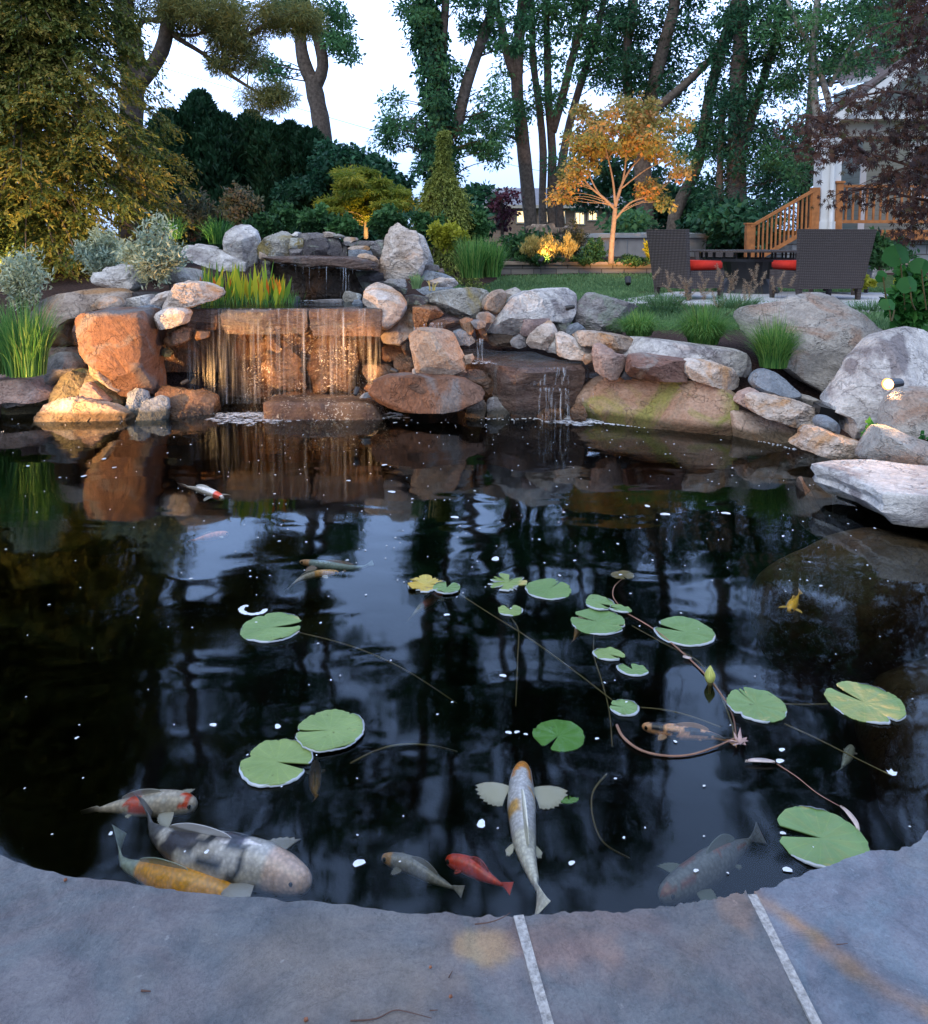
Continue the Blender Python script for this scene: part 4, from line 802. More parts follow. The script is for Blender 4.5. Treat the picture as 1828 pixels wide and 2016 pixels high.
# ================================================================= falling water and foam
def water_white():
    m, t, b = new_mat('falling_water'); b.inputs['Base Color'].default_value = (.75, .78, .82, 1); b.inputs['Roughness'].default_value = .25
    tr = t.nodes.new('ShaderNodeBsdfTransparent'); mxs = t.nodes.new('ShaderNodeMixShader'); v = coords(t, (34, 6, .8), False); n = nz(t, 1.0, 4, .7, v, .3)
    r = ramp(t, n.outputs[0], [(.46, (.0, .0, .0)), (.62, (.07, .07, .07)), (.78, (.36, .36, .36))]); out = t.nodes['Material Output']
    t.links.new(r.outputs[0], mxs.inputs[0]); t.links.new(tr.outputs[0], mxs.inputs[1]); t.links.new(b.outputs[0], mxs.inputs[2]); t.links.new(mxs.outputs[0], out.inputs[0]); return m
M['fall'] = water_white()
M['foam'] = simple('foam', (.60, .64, .70), .5, .4, .05, 30)
def seethru(name, c, lo, hi, sc):
    m, t, b = new_mat(name); b.inputs['Base Color'].default_value = (*c, 1); b.inputs['Roughness'].default_value = .35; n = nz(t, 1.0, 4, .7, coords(t, sc, False)); r = ramp(t, n.outputs[0], [(lo, (0, 0, 0)), (hi, (.75, .75, .75))])
    tr = t.nodes.new('ShaderNodeBsdfTransparent'); mxs = t.nodes.new('ShaderNodeMixShader'); t.links.new(r.outputs[0], mxs.inputs[0]); t.links.new(tr.outputs[0], mxs.inputs[1]); t.links.new(b.outputs[0], mxs.inputs[2]); t.links.new(mxs.outputs[0], t.nodes['Material Output'].inputs[0]); return m
M['churn'] = seethru('churned_water', (.72, .76, .82), .38, .70, (26, 26, 26)); M['fallbright'] = seethru('bright_falling_water', (.75, .80, .86), .50, .95, (60, 20, 2))
def strand(mb, x, y, z0, z1, w, spread=1.6, drift=.0):
    k = 9; V = []; F = []
    for i in range(k + 1):
        f = i / k; z = z0 + (z1 - z0) * f; ww = w * .30 * (1 + (spread - 1) * (1 - f) ** 3) * (.8 + .4 * random.random()); yy = y - .05 * math.sqrt(f) * (1 + .0); xx = x + drift * f + .004 * random.uniform(-1, 1)
        for q in range(6):
            a = q / 6 * 2 * math.pi; V.append((xx + math.cos(a) * ww / 2, yy + math.sin(a) * .004, z))
    for i in range(k):
        for q in range(6): F.append((i*6+q, i*6+(q+1) % 6, (i+1)*6+(q+1) % 6, (i+1)*6+q))
    mb.add(V, F)
def fx(cx, Y): return P((400 + cx / 3.656) / 1.01586, 610, 6.6)[0]
mb = MB()
for cx, w_, z1 in [(75, .012, .3), (100, .02, .3), (150, .03, .25), (215, .03, .3), (265, .014, .4), (320, .016, .12), (345, .05, .5), (395, .02, .5), (405, .05, .0), (430, .07, .12), (470, .05, .3), (520, .045, .15), (555, .016, .5), (590, .055, .15), (608, .03, .3), (655, .012, .1), (690, .03, .45), (730, .012, .5), (765, .05, .15), (800, .014, .5), (825, .014, .4), (870, .035, .4), (1000, .05, .15), (1055, .05, .3), (1110, .04, .4), (1165, .04, .2), (1185, .06, .25), (1220, .07, .2), (1265, .05, .2)]:
    strand(mb, fx(cx, 6.1), 6.565, .826, z1, w_, 1.9, random.uniform(-.02, .02))
V = []; F = []; nxv, nzv = 150, 20                                        # the thin veil between the strands
for i in range(nxv + 1):
    xx = -2.32 + 1.62 * i / nxv
    for j in range(nzv + 1):
        f = j / nzv; V.append((xx + .006 * vnoise(np.array((xx * 9, f * 3, 1.))), 6.585 - .05 * math.sqrt(f) + .012 * vnoise(np.array((xx * 26, f * 1.2, 5.))), .828 - .80 * f))
for i in range(nxv):
    for j in range(nzv): a = i * (nzv + 1) + j; F.append((a, a + 1, a + nzv + 2, a + nzv + 1))
mb.add(V, F)
setp(mb.go('main_waterfall', M['fall'], smooth=True, origin=(0, 0, 0)), kind='structure')
mb = MB()
for cx, w_, z1 in [(530, .01, .9), (555, .02, .9), (580, .014, .9), (690, .016, .95), (720, .008, 1.0), (830, .02, .88), (905, .008, .87), (945, .03, .9), (965, .025, .87), (985, .03, .87), (1010, .015, .95), (1040, .01, 1.0), (640, .008, 1.0), (770, .008, 1.0)]:
    p = P((450 + cx / 4.062) / 1.01586, 520, 7.5); strand(mb, p[0], 7.5, 1.17, z1 - .05, w_, 1.3)
setp(mb.go('upper_waterfall', M['fallbright']), kind='structure')
mb = MB()
for cx, w_, z0, z1, Y in [(770, .02, .6, .42, 6.4), (785, .02, .6, .42, 6.38), (800, .014, .6, .42, 6.4), (1200, .02, .40, .28, 6.16), (1265, .03, .40, .28, 6.14), (1330, .02, .40, .28, 6.14), (1385, .012, .4, .28, 6.14), (1515, .02, .4, .3, 6.16), (1315, .012, .26, .1, 6.0), (1440, .014, .26, .03, 5.98), (1485, .02, .26, .05, 5.98), (1535, .02, .26, .0, 5.97), (1500, .01, .26, .0, 5.97), (1770, .012, .26, .15, 6.0), (1690, .03, .2, .0, 5.95), (220, .04, .66, .45, 6.45), (300, .03, .7, .58, 6.55), (380, .04, .7, .58, 6.52), (440, .04, .68, .52, 6.5), (690, .03, .6, .5, 6.45), (900, .03, .2, .05, 6.1)]:
    p = P((780 + cx / 4.352) / 1.01586, 700, Y); strand(mb, p[0], Y, z0, z1, w_, 1.3, random.uniform(-.01, .02))
def veil(xa, xb, y0, z0, z1, yd=.05):
    V = []; F = []; n_, k_ = 36, 10
    for i in range(n_ + 1):
        xx = xa + (xb - xa) * i / n_
        for j in range(k_ + 1): f = j / k_; V.append((xx + .004 * vnoise(np.array((xx * 30, f * 3, 1.))), y0 - yd * math.sqrt(f) + .008 * vnoise(np.array((xx * 40, f * 1.2, 5.))), z0 + (z1 - z0) * f))
    for i in range(n_):
        for j in range(k_): a = i * (k_ + 1) + j; F.append((a, a + 1, a + k_ + 2, a + k_ + 1))
    mb.add(V, F)
cxx = lambda c_, Y: P((780 + c_ / 4.352) / 1.01586, 700, Y)[0]
veil(cxx(1180, 6.1), cxx(1560, 6.1), 6.13, .402, .27); veil(cxx(1290, 6), cxx(1560, 6), 5.99, .266, .0, .07); veil(cxx(205, 6.5), cxx(330, 6.5), 6.50, .68, .45); veil(cxx(330, 6.5), cxx(460, 6.5), 6.46, .72, .56); veil(cxx(755, 6.35), cxx(815, 6.35), 6.36, .60, .42)
setp(mb.go('small_cascade_water', M['fallbright']), kind='structure')
# foam: soft-edged low blobs, lines along the stones, loose flecks
def blob(mb, x, y, r, asp=1.0, z=.003, n=9, h=.0025):
    rg = random.random() * 9; V = [(x, y, z + h)]
    for k in range(n):
        a = k / n * 2 * math.pi; q = r * (1 + .25 * math.sin(a * 2 + rg) + .12 * math.sin(3 * a + rg * 2)); V.append((x + math.cos(a) * q, y + math.sin(a) * q * asp, z))
    mb.add(V, [(0, 1 + k, 1 + (k + 1) % n) for k in range(n)])
mb = MB(); rg = np.random.default_rng(3)
def fleck(x, y, r): p = W(x, y, .003); blob(mb, p[0], p[1], r)
for i in range(400):                                                    # loose flecks drifting over the pond
    while True:
        x = rg.uniform(0, 1828); y = 825 + (rg.random() ** 1.7) * 900
        dens = 1.0 if (480 < x < 1750 and y < 1150) else (.35 if y < 1250 else .16)
        if rg.random() < dens and inpoly(np.array([W(x, y, 0)[0]]), np.array([W(x, y, 0)[1]]), pond)[0]: break
    fleck(x, y, rg.choice([.0028, .0042, .006, .010], p=[.62, .25, .11, .02]) * (.9 if y > 1200 else 1.15))
for x, y, r in [(165, 937, .016), (55, 917, .012), (205, 903, .016), (225, 920, .012), (757, 915, .016), (772, 968, .02), (1310, 1012, .022), (1275, 996, .016), (976, 1100, .02), (896, 1018, .018), (707, 1699, .012), (547, 1430, .010), (1002, 1442, .008), (1018, 1441, .007), (880, 1210, .010), (991, 1330, .010), (420, 1427, .009), (1126, 1699, .007), (1551, 1712, .009), (1542, 1640, .006), (1536, 1498, .010), (1540, 1476, .008), (948, 1622, .012), (1174, 1174, .016), (1172, 1187, .014), (1430, 1010, .02)]: fleck(x, y, r)
for k in range(26):                                                     # curl of foam by the left pad
    t = k / 25; x = 497 + 22 * math.cos(2.2 + t * 4.0) * (1 if t < .8 else 1.1); y = 1200 - 9 * math.sin(2.2 + t * 4.0); fleck(x, y, .010)
def foamline(pts, n, r, jit=4):
    for p in spline(pts, n): fleck(p[0] + rg.normal() * jit, p[1] + rg.normal() * jit * .15, r * rg.uniform(.5, 1.2))
foamline([(1135, 818), (1150, 828), (1220, 836), (1330, 845), (1432, 851)], 260, .010)
foamline([(1440, 855), (1500, 868), (1570, 885)], 60, .006)
foamline([(680, 817), (730, 817), (775, 813), (785, 818)], 80, .012)


foamline([(925, 817), (965, 816)], 40, .009); foamline([(975, 818), (1010, 817)], 30, .010)
foamline([(940, 820), (985, 823), (1040, 822), (1085, 825)], 60, .011, 14)
setp(mb.go('foam_flecks', M['foam']), kind='stuff')
mb = MB(); foamline([(440, 818), (490, 815), (540, 819)], 260, .022, 13); foamline([(1100, 819), (1135, 824), (1175, 829)], 200, .018, 12); foamline([(560, 822), (680, 822), (790, 820)], 160, .018, 12); foamline([(455, 824), (500, 828), (560, 824)], 90, .03, 22); foamline([(1110, 828), (1150, 834)], 70, .024, 16)                                                                # churned water where the falls land
def mist(cx, cy, Y, n, s):
    for _ in range(n):
        p = P(cx + rg.normal() * s, cy + abs(rg.normal()) * s * .25, Y); blob(mb, p[0], p[1] + rg.normal() * .04, rg.uniform(.01, .04), .6, max(.004, p[2] * 0 + .006))
p0 = P((780 + 790 / 4.352) / 1.01586, 700, 6.35)
for _ in range(60): blob(mb, p0[0] + rg.normal() * .06, 6.3 + rg.normal() * .05, rg.uniform(.005, .02), .6, .415)
for _ in range(90): q = P(640 + rg.uniform(-60, 110), 590, 7.5); blob(mb, q[0], 7.42 + rg.normal() * .03, rg.uniform(.005, .02), .5, .828)
setp(mb.go('churned_foam', M['churn']), kind='stuff')

# ================================================================= koi
def koimat():
    m, t, b = new_mat('koi_scales'); at = t.nodes.new('ShaderNodeAttribute'); at.attribute_name = 'Col'
    v = coords(t, (1, 1, 1), False); n = nz(t, 120, 3, .6, v); c = mix(t, .35, at.outputs['Color'], ramp(t, n.outputs[0], [(.35, (.7, .7, .7)), (.65, (1.1, 1.1, 1.1))]).outputs[0], 'MULTIPLY')
    vo = t.nodes.new('ShaderNodeTexVoronoi'); vo.inputs['Scale'].default_value = 105; t.links.new(v, vo.inputs['Vector']); c = mix(t, .7, c, ramp(t, vo.outputs[0], [(.2, (1.12, 1.12, 1.12)), (.75, (.62, .62, .64))]).outputs[0], 'MULTIPLY')
    t.links.new(c, b.inputs['Base Color']); b.inputs['Roughness'].default_value = .28; b.inputs['Specular IOR Level'].default_value = .5; bump(t, b, n.outputs[0], .0008); return m
M['koi'] = koimat()
def finmat():
    m, t, b = new_mat('koi_fin'); at = t.nodes.new('ShaderNodeAttribute'); at.attribute_name = 'Col'; t.links.new(at.outputs['Color'], b.inputs['Base Color'])
    b.inputs['Roughness'].default_value = .4; tr = t.nodes.new('ShaderNodeBsdfTransparent'); mxs = t.nodes.new('ShaderNodeMixShader'); mxs.inputs[0].default_value = .62
    t.links.new(tr.outputs[0], mxs.inputs[1]); t.links.new(b.outputs[0], mxs.inputs[2]); t.links.new(mxs.outputs[0], t.nodes['Material Output'].inputs[0]); return m
M['fin'] = finmat(); M['eye'] = simple('koi_eye', (.01, .01, .01), .15, .6, .02, 5)
def koi(path, z, wpx, colf, label, fins=1.0, finc=(.62, .62, .58), yaw_fin=1.0, seed=0, zt=None):
    """path: tail tip to nose"""
    m = 46; zz = [z] * len(path) if zt is None else list(np.linspace(zt, z, len(path)))
    w3 = [W(x, y, q) for (x, y), q in zip(path, zz)]; sp_ = np.array(spline(w3, m))
    ln = np.sum(np.linalg.norm(np.diff(sp_, axis=0), axis=1)); mid = sp_[int(m * .6)]
    r0 = wpx / 2 * mid[1] / FD
    s = np.linspace(0, 1, m)
    prof = np.interp(s, [0, .10, .17, .22, .32, .48, .64, .80, .89, .95, .985, 1], [.03, .10, .22, .28, .48, .84, 1.0, .90, .74, .52, .30, .06])
    root = empty('koi', (mid[0], mid[1], mid[2]), label, 'koi', 'koi in the pond')
    V = []; C = []; n = 16; Fc = []
    for i in range(m):
        d = sp_[min(i + 1, m - 1)] - sp_[max(i - 1, 0)]; d /= np.linalg.norm(d); sd = np.cross(d, (0, 0, 1)); sd /= np.linalg.norm(sd); up = np.cross(sd, d)
        for k in range(n):
            a = 2 * math.pi * k / n; v = sp_[i] + r0 * prof[i] * (math.cos(a) * sd * (1 if s[i] > .2 else .6) + math.sin(a) * up * 1.12) - np.array((0, 0, r0 * .2 * (1 - s[i])))
            if s[i] < .16: v = sp_[i] + (r0 * prof[i] * .35 * math.cos(a) + math.sin(a) * r0 * 3.2 * (.16 - s[i])) * sd + up * math.sin(a) * r0 * (.28 + 1.6 * (.16 - s[i]))
            V.append(v); top = math.sin(a)
            C.append(colf(s[i], math.cos(a), top, float(fbm(np.array([s[i] * 6 + seed, math.cos(a) * 1.4, top + seed]), 3))))
    for i in range(m - 1):
        for k in range(n): Fc.append((i*n+k, i*n+(k+1) % n, (i+1)*n+(k+1) % n, (i+1)*n+k))
    Fc += [tuple(range(n))[::-1], tuple((m-1)*n + k for k in range(n))]
    mk('body', V, Fc, M['koi'], root, smooth=True, vcol=np.array(C))
    def fan(base, dirv, spreadv, l, wdt, name, rays=16, curl=.0):
        V = []; F = []
        for i in range(rays + 1):
            f = i / rays; ang = (f - .15) * 1.25
            for j in range(5):
                g = j / 4; L_ = l * (1 - .55 * f ** 1.5) * (1 - .09 * (i % 2) * (g > .9)) * g
                v = base + dirv * L_ * math.cos(ang) + spreadv * (L_ * math.sin(ang) + wdt * .12 * f) ; v = v + np.array((0, 0, -.25 * L_ * g * g * .6 + .002)); v = v + spreadv * curl * l * g * g
                V.append(v)
        for i in range(rays):
            for j in range(4): F.append((i*5+j, i*5+j+1, (i+1)*5+j+1, (i+1)*5+j))
        nv = len(V); V2 = [v - np.array((0, 0, .0016)) for v in V]; F2 = [tuple(q + nv for q in f[::-1]) for f in F]
        edge = [j for j in range(5)] + [i*5+4 for i in range(1, rays+1)] + [rays*5+j for j in range(3, -1, -1)]
        F3 = [(edge[q], edge[(q+1) % len(edge)], edge[(q+1) % len(edge)] + nv, edge[q] + nv) for q in range(len(edge))]
        vv = np.array(V + V2); mk(name, vv, F + F2 + F3, M['fin'], root, smooth=True, vcol=np.tile(np.array(finc), (len(vv), 1)))
    i = int(m * .80); d = sp_[i + 1] - sp_[i - 1]; d /= np.linalg.norm(d); sd = np.cross(d, (0, 0, 1)); sd /= np.linalg.norm(sd)
    for sg in (1, -1): fan(sp_[i] + sd * sg * r0 * prof[i] * .8 - np.array((0, 0, r0 * .25)), sd * sg * .95 + d * .25 * yaw_fin, -d, ln * .19 * fins, r0, 'pectoral_fin', curl=.25)
    i = int(m * .46)
    for sg in (1, -1): fan(sp_[i] + sd * sg * r0 * prof[i] * .7 - np.array((0, 0, r0 * .5)), sd * sg * .5 - d * .6, -d, ln * .09 * fins, r0, 'pelvic_fin', 6)
    # dorsal fin and eyes
    V = []; F = []; a0, a1 = int(m * .36), int(m * .66)
    for q, i in enumerate(range(a0, a1 + 1)):
        h = r0 * .75 * math.sin(math.pi * min(1, (q + 1) / (a1 - a0 + 1))) ** .6; b = sp_[i] + np.array((0, 0, r0 * prof[i] * 1.0))
        for e_ in (-.0012, .0012): V += [b + sd * e_, b + sd * (e_ + h * .25) + np.array((0, 0, h * .8))]
    for q in range(a1 - a0): k = q * 4; F += [(k, k+1, k+5, k+4), (k+2, k+6, k+7, k+3), (k+1, k+3, k+7, k+5)]
    mk('dorsal_fin', V, F, M['fin'], root, vcol=np.tile(np.array(finc), (len(V), 1)))
    i = int(m * .925); d = sp_[i+1] - sp_[i-1]; d /= np.linalg.norm(d); sd = np.cross(d, (0, 0, 1)); sd /= np.linalg.norm(sd)
    for sg in (1, -1):
        c = sp_[i] + sd * sg * r0 * prof[i] * .92 + np.array((0, 0, r0 * .18)); mbe = MB(); mbe.tube([c - sd*sg*.003, c + sd * sg * .002, c + sd*sg*.004], [.005, .005, .002], 8); mbe.go('eye', M['eye'], root)
white = (.66, .66, .64); ora = (.80, .30, .06); red = (.75, .09, .03); blk = (.03, .035, .05)
def c1(s, c, t, n):
    if s > .80 + .16 * n and abs(c) < .85: return (.85, .36, .08) if s < .985 else (.8, .5, .2)
    if abs(s - .66) < .03 and c * 1 > .0 and n > -.2: return (.75, .42, .12)
    if abs(s - .58) < .03 and c < -.3: return (.70, .42, .14)
    return (.66, .66, .70) if s > .45 else (.78, .77, .70)
koi([(1068, 1792), (1055, 1735), (1036, 1670), (1028, 1600), (1027, 1545), (1030, 1506)], -.045, 61, c1, 'big white koi with an orange head and spread fins, heading away from the coping', fins=1.15, finc=(.75, .74, .62), seed=1)
def c2(s, c, t, n):
    if abs(s - .46 + .14 * n) < .06 + .02 * c and t > .15 + n * 1.4: return red
    if abs(s - .88 + .08 * n) < .04 and t > .35 + n * 1.2: return red
    return (.62, .56, .50) if n < .2 else (.5, .5, .5)
koi([(160, 1600), (215, 1588), (280, 1583), (340, 1580), (388, 1586)], -.07, 48, c2, 'white koi with two red patches, at the lower left above the large grey one', seed=2)
def c3(s, c, t, n):
    if s > .84: return (.68, .50, .42)
    if abs(s - .69 + .22 * n + .05 * c) < .045 + .10 * n: return blk
    if abs(s - .44 - .20 * n + .06 * c) < .05 + .12 * n or (n > .28 and s < .8): return (.08, .08, .11)
    if s < .3: return (.14, .15, .18)
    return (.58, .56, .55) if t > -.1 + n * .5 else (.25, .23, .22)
koi([(285, 1575), (300, 1625), (350, 1662), (430, 1685), (520, 1705), (612, 1742)], -.05, 92, c3, 'large grey white and black koi with a pinkish head, close to the left coping', fins=.9, finc=(.45, .45, .45), seed=3)
koi([(235, 1632), (240, 1690), (290, 1715), (350, 1735), (420, 1752), (470, 1766)], -.09, 62, lambda s, c, t, n: (.36, .44, .38) if s < .35 else ((.85, .40, .03) if t > -.2 else (.5, .45, .3)), 'orange koi with a pale green tail slipping under the left coping', fins=.7, finc=(.4, .5, .42), seed=4)
koi([(912, 1756), (865, 1733), (810, 1703), (752, 1688)], -.13, 32, lambda s, c, t, n: (.55, .32, .15) if s > .86 else (.30, .31, .33), 'slim grey koi with a tan nose near the middle of the coping', fins=.6, finc=(.25, .25, .25), seed=5)
koi([(1008, 1750), (965, 1728), (925, 1705), (878, 1692)], -.10, 34, lambda s, c, t, n: (.70, .06, .02), 'small all red koi beside the big white one', fins=.5, finc=(.4, .06, .04), seed=6)
koi([(1452, 1462), (1400, 1447), (1330, 1440), (1264, 1430)], -.035, 28, lambda s, c, t, n: blk if n > .10 or (int(s * 9) % 3 == 1 and t > .2) else (.85, .46, .24), 'orange koi with black blotches under the curled lily stem', fins=.6, finc=(.5, .3, .15), seed=7)
koi([(1577, 1163), (1568, 1180), (1560, 1192), (1554, 1203)], -.03, 20, lambda s, c, t, n: (.92, .52, .03), 'little bright yellow koi on the right', fins=.8, finc=(.85, .55, .1), seed=8)
koi([(352, 953), (385, 961), (415, 970), (440, 982)], -.012, 17, lambda s, c, t, n: red if abs(s - .86) < .07 else (.72, .66, .60), 'white koi with a red cap breaking the surface far left', fins=.8, seed=9)
koi([(735, 1108), (700, 1117), (640, 1112), (590, 1106)], -.05, 16, lambda s, c, t, n: (.60, .34, .18) if s > .84 or c > .5 else (.28, .38, .40), 'blue grey koi with an orange flank in the sky reflection', fins=.8, finc=(.4, .3, .25), seed=10)
koi([(568, 1158), (590, 1140), (625, 1130), (668, 1127)], -.05, 15, lambda s, c, t, n: (.78, .42, .12) if s > .6 else (.5, .46, .38), 'thin orange and white koi just below the blue grey one', fins=.6, seed=11)
koi([(803, 1222), (825, 1198), (850, 1180), (872, 1168)], -.06, 19, lambda s, c, t, n: (.34, .10, .05) if s > .4 else (.28, .26, .16), 'dark rusty koi poking out under the yellow lily pad', fins=.6, finc=(.2, .15, .1), seed=12)
koi([(1500, 1640), (1450, 1668), (1390, 1710), (1300, 1768)], -.16, 62, lambda s, c, t, n: (.22, .24, .28) if n < .2 else (.30, .14, .12), 'shadowy bluish koi in the sky reflection at the lower right', fins=.9, finc=(.25, .3, .28), seed=13)
koi([(1655, 1515), (1668, 1492), (1678, 1470)], -.10, 20, lambda s, c, t, n: (.34, .38, .34), 'small pale greenish koi below the right lily pads', fins=.4, finc=(.3, .3, .3), seed=14)
koi([(370, 1066), (410, 1056), (450, 1050)], -.05, 14, lambda s, c, t, n: (.8, .3, .15), 'faint orange koi in the left part of the sky reflection', fins=.6, seed=15)
koi([(1128, 1262), (1140, 1238), (1152, 1205)], -.05, 20, lambda s, c, t, n: (.5, .28, .1) if s < .6 else (.5, .42, .3), 'small tan koi hiding under the lily pad with two smaller ones on it', fins=.5, seed=16)
koi([(622, 1572), (620, 1545), (622, 1500)], -.09, 26, lambda s, c, t, n: (.42, .26, .10), 'brownish koi under the overlapping left lily pads', fins=.6, finc=(.3, .25, .12), seed=17)

# ================================================================= water lilies
def padmat(name, a, b2, hot=None):
    m, t, b = new_mat(name); v = coords(t); n1 = nz(t, 9, 5, .6, v); n2 = nz(t, 60, 3, .6, v)
    c = ramp(t, n1.outputs[0], [(.3, a), (.7, b2)]).outputs[0]
    if hot: n3 = nz(t, 7, 4, .6, v, 1); f = ramp(t, n3.outputs[0], [(.62, (0, 0, 0)), (.70, (1, 1, 1))]); c = mix(t, f.outputs[0], c, hot)
    tc_ = t.nodes.new('ShaderNodeTexCoord'); g = t.nodes.new('ShaderNodeTexGradient'); g.gradient_type = 'RADIAL'; t.links.new(tc_.outputs['Object'], g.inputs[0])
    mm = t.nodes.new('ShaderNodeMath'); mm.operation = 'MULTIPLY'; mm.inputs[1].default_value = 17; t.links.new(g.outputs[1], mm.inputs[0]); fr = t.nodes.new('ShaderNodeMath'); fr.operation = 'FRACT'; t.links.new(mm.outputs[0], fr.inputs[0])
    vr = ramp(t, fr.outputs[0], [(0, (1.35, 1.3, 1.1)), (.07, (1, 1, 1)), (.93, (1, 1, 1)), (1, (1.35, 1.3, 1.1))]); c = mix(t, .6, c, vr.outputs[0], 'MULTIPLY')
    oi = t.nodes.new('ShaderNodeObjectInfo'); rv = ramp(t, oi.outputs['Random'], [(0, (.80, .88, .82)), (.5, (1, 1, 1)), (1, (1.25, 1.08, .95))]); c = mix(t, 1.0, c, rv.outputs[0], 'MULTIPLY'); n5 = nz(t, 30, 5, .7, v); sp5 = ramp(t, n5.outputs[0], [(.28, (.35, .28, .15)), (.36, (1, 1, 1))]); c = mix(t, .8, c, sp5.outputs[0], 'MULTIPLY')
    t.links.new(c, b.inputs['Base Color']); b.inputs['Roughness'].default_value = .38; b.inputs['Specular IOR Level'].default_value = .5
    x = bump(t, b, n1.outputs[0], .006); bump(t, b, n2.outputs[0], .001, 1, x); return m
M['pad'] = padmat('lily_pad_green', (.115, .20, .065), (.17, .27, .095), (.30, .29, .11))
M['padyel'] = padmat('lily_pad_yellowing', (.50, .33, .05), (.42, .36, .08), (.16, .10, .05))
M['padsub'] = padmat('lily_pad_sunken', (.09, .24, .04), (.12, .28, .06))
M['padbrown'] = padmat('lily_pad_brown', (.12, .11, .05), (.20, .17, .07))
M['padrim'] = simple('wet_pad_edge_painted_sheen', (.33, .37, .40), .15, .7, .05, 20)  # pale blue-grey paints the sky reflected along the wet edge
M['stem'] = simple('lily_stem', (.10, .085, .03), .5, .3, .2, 20); M['stemred'] = simple('lily_stem_red', (.22, .12, .08), .5, .3, .2, 20)
def pad(x, y, wpx, notch, label, mat='pad', z=.004, asp=1.0, eat=0, seed=0, opening=.22, rot=0, rim=True, fold=None, name='lily_pad', cat='lily pad', tear=()):
    c = W(x, y, z); r0 = wpx / 2 * np.hypot(c[0], c[1]) / FD / math.sqrt(1 + 0 * c[0]); r0 = wpx / 2 * c[1] / FD / math.sqrt(1 + (c[0] / c[1]) ** 2) * (1 + .0)
    rg = np.random.default_rng(seed + 100); na = 96; nr = 8; V = [c]; nt_ = R(notch)
    ang = np.linspace(nt_ + opening / 2, nt_ + 2 * math.pi - opening / 2, na); off = rg.uniform(0, 30)
    edge = 1 + .055 * fbm(np.stack([np.cos(ang) * 2 + off, np.sin(ang) * 2, ang * 0], -1), 3) + .035 * fbm(np.stack([np.cos(ang) * 14 + off, np.sin(ang) * 14, ang * 0], -1), 2)
    if eat: q = fbm(np.stack([np.cos(ang) * 2.4 + off, np.sin(ang) * 2.4, ang * 0 + 3], -1), 4); edge -= eat * np.clip(q - .05, 0, 1) * 2.2
    for ta, tw, td in tear: dd = np.abs((ang - R(ta) + math.pi) % (2 * math.pi) - math.pi); edge -= td * np.clip(1 - dd / tw, 0, 1)
    edge[0:3] *= np.array((.90, .96, .99)); edge[-3:] *= np.array((.99, .96, .90))
    ca, sa = math.cos(R(rot)), math.sin(R(rot))
    for j in range(1, nr + 1):
        f = j / nr
        for k in range(na):
            u = math.cos(ang[k]) * r0 * f * edge[k]; v = math.sin(ang[k]) * r0 * f * edge[k] * asp
            lift = .004 * f ** 6 * max(0, fbm(np.array([math.cos(ang[k]) * 1.2 + off, math.sin(ang[k]) * 1.2, 8.]), 2) * 3) + .0008 * math.sin(ang[k] * 9) * f
            if fold and math.cos(ang[k] - R(fold[0])) > fold[1]: lift += .25 * r0 * f ** 2 * (math.cos(ang[k] - R(fold[0])) - fold[1])
            V.append(c + np.array((u * ca - v * sa, u * sa + v * ca, lift)))
    F = [(0, 1 + k, 2 + k) for k in range(na - 1)]
    for j in range(nr - 1):
        for k in range(na - 1): a_ = 1 + j * na + k; F.append((a_, a_ + na, a_ + na + 1, a_ + 1))
    nv = len(V); F2 = [tuple(q + nv for q in f[::-1]) for f in F]; V2 = [v - np.array((0, 0, .0022)) for v in V]
    ed = [1 + (nr-1) * na + k for k in range(na)]; F3 = [(ed[k], ed[k] + nv, ed[k+1] + nv, ed[k+1]) for k in range(na - 1)]
    root = empty(name, c, label, cat, 'water lily pads')
    mk('leaf_blade', V + V2, F + F2 + F3, M[mat], root, smooth=False)
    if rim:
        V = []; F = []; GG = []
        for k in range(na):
            # upturned wet edge, coloured pale for the sky's reflection, mostly on the lower side
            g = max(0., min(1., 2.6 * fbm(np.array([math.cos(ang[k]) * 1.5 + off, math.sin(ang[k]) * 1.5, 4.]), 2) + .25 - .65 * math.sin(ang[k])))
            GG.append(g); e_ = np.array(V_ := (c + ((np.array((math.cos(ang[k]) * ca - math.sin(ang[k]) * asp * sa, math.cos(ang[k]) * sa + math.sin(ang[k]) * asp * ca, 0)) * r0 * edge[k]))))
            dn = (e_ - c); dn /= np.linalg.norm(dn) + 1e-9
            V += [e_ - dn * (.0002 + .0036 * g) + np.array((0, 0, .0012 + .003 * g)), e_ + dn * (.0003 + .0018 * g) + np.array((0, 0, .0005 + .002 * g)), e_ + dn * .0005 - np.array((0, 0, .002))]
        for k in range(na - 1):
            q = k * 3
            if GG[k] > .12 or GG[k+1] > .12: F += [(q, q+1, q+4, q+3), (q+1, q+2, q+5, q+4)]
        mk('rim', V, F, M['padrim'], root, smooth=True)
    return root
def stem(root, pts, z, r=.0022, mat='stem', n=26):
    zz = z if hasattr(z, '__len__') else [z] * len(pts)
    w3 = spline([W(x, y, q) for (x, y), q in zip(pts, zz)], n); mb = MB(); mb.tube(w3, r, 6); mb.go('stem', M[mat], root, smooth=True)
r_ = pad(535, 1235, 128, 10, 'single green lily pad at left under the white curl of foam', seed=1, opening=.35, tear=((120, .12, .12),)); stem(r_, [(537, 1238), (600, 1248), (700, 1275), (800, 1320), (900, 1385)], [-.01, -.02, -.05, -.10, -.2])
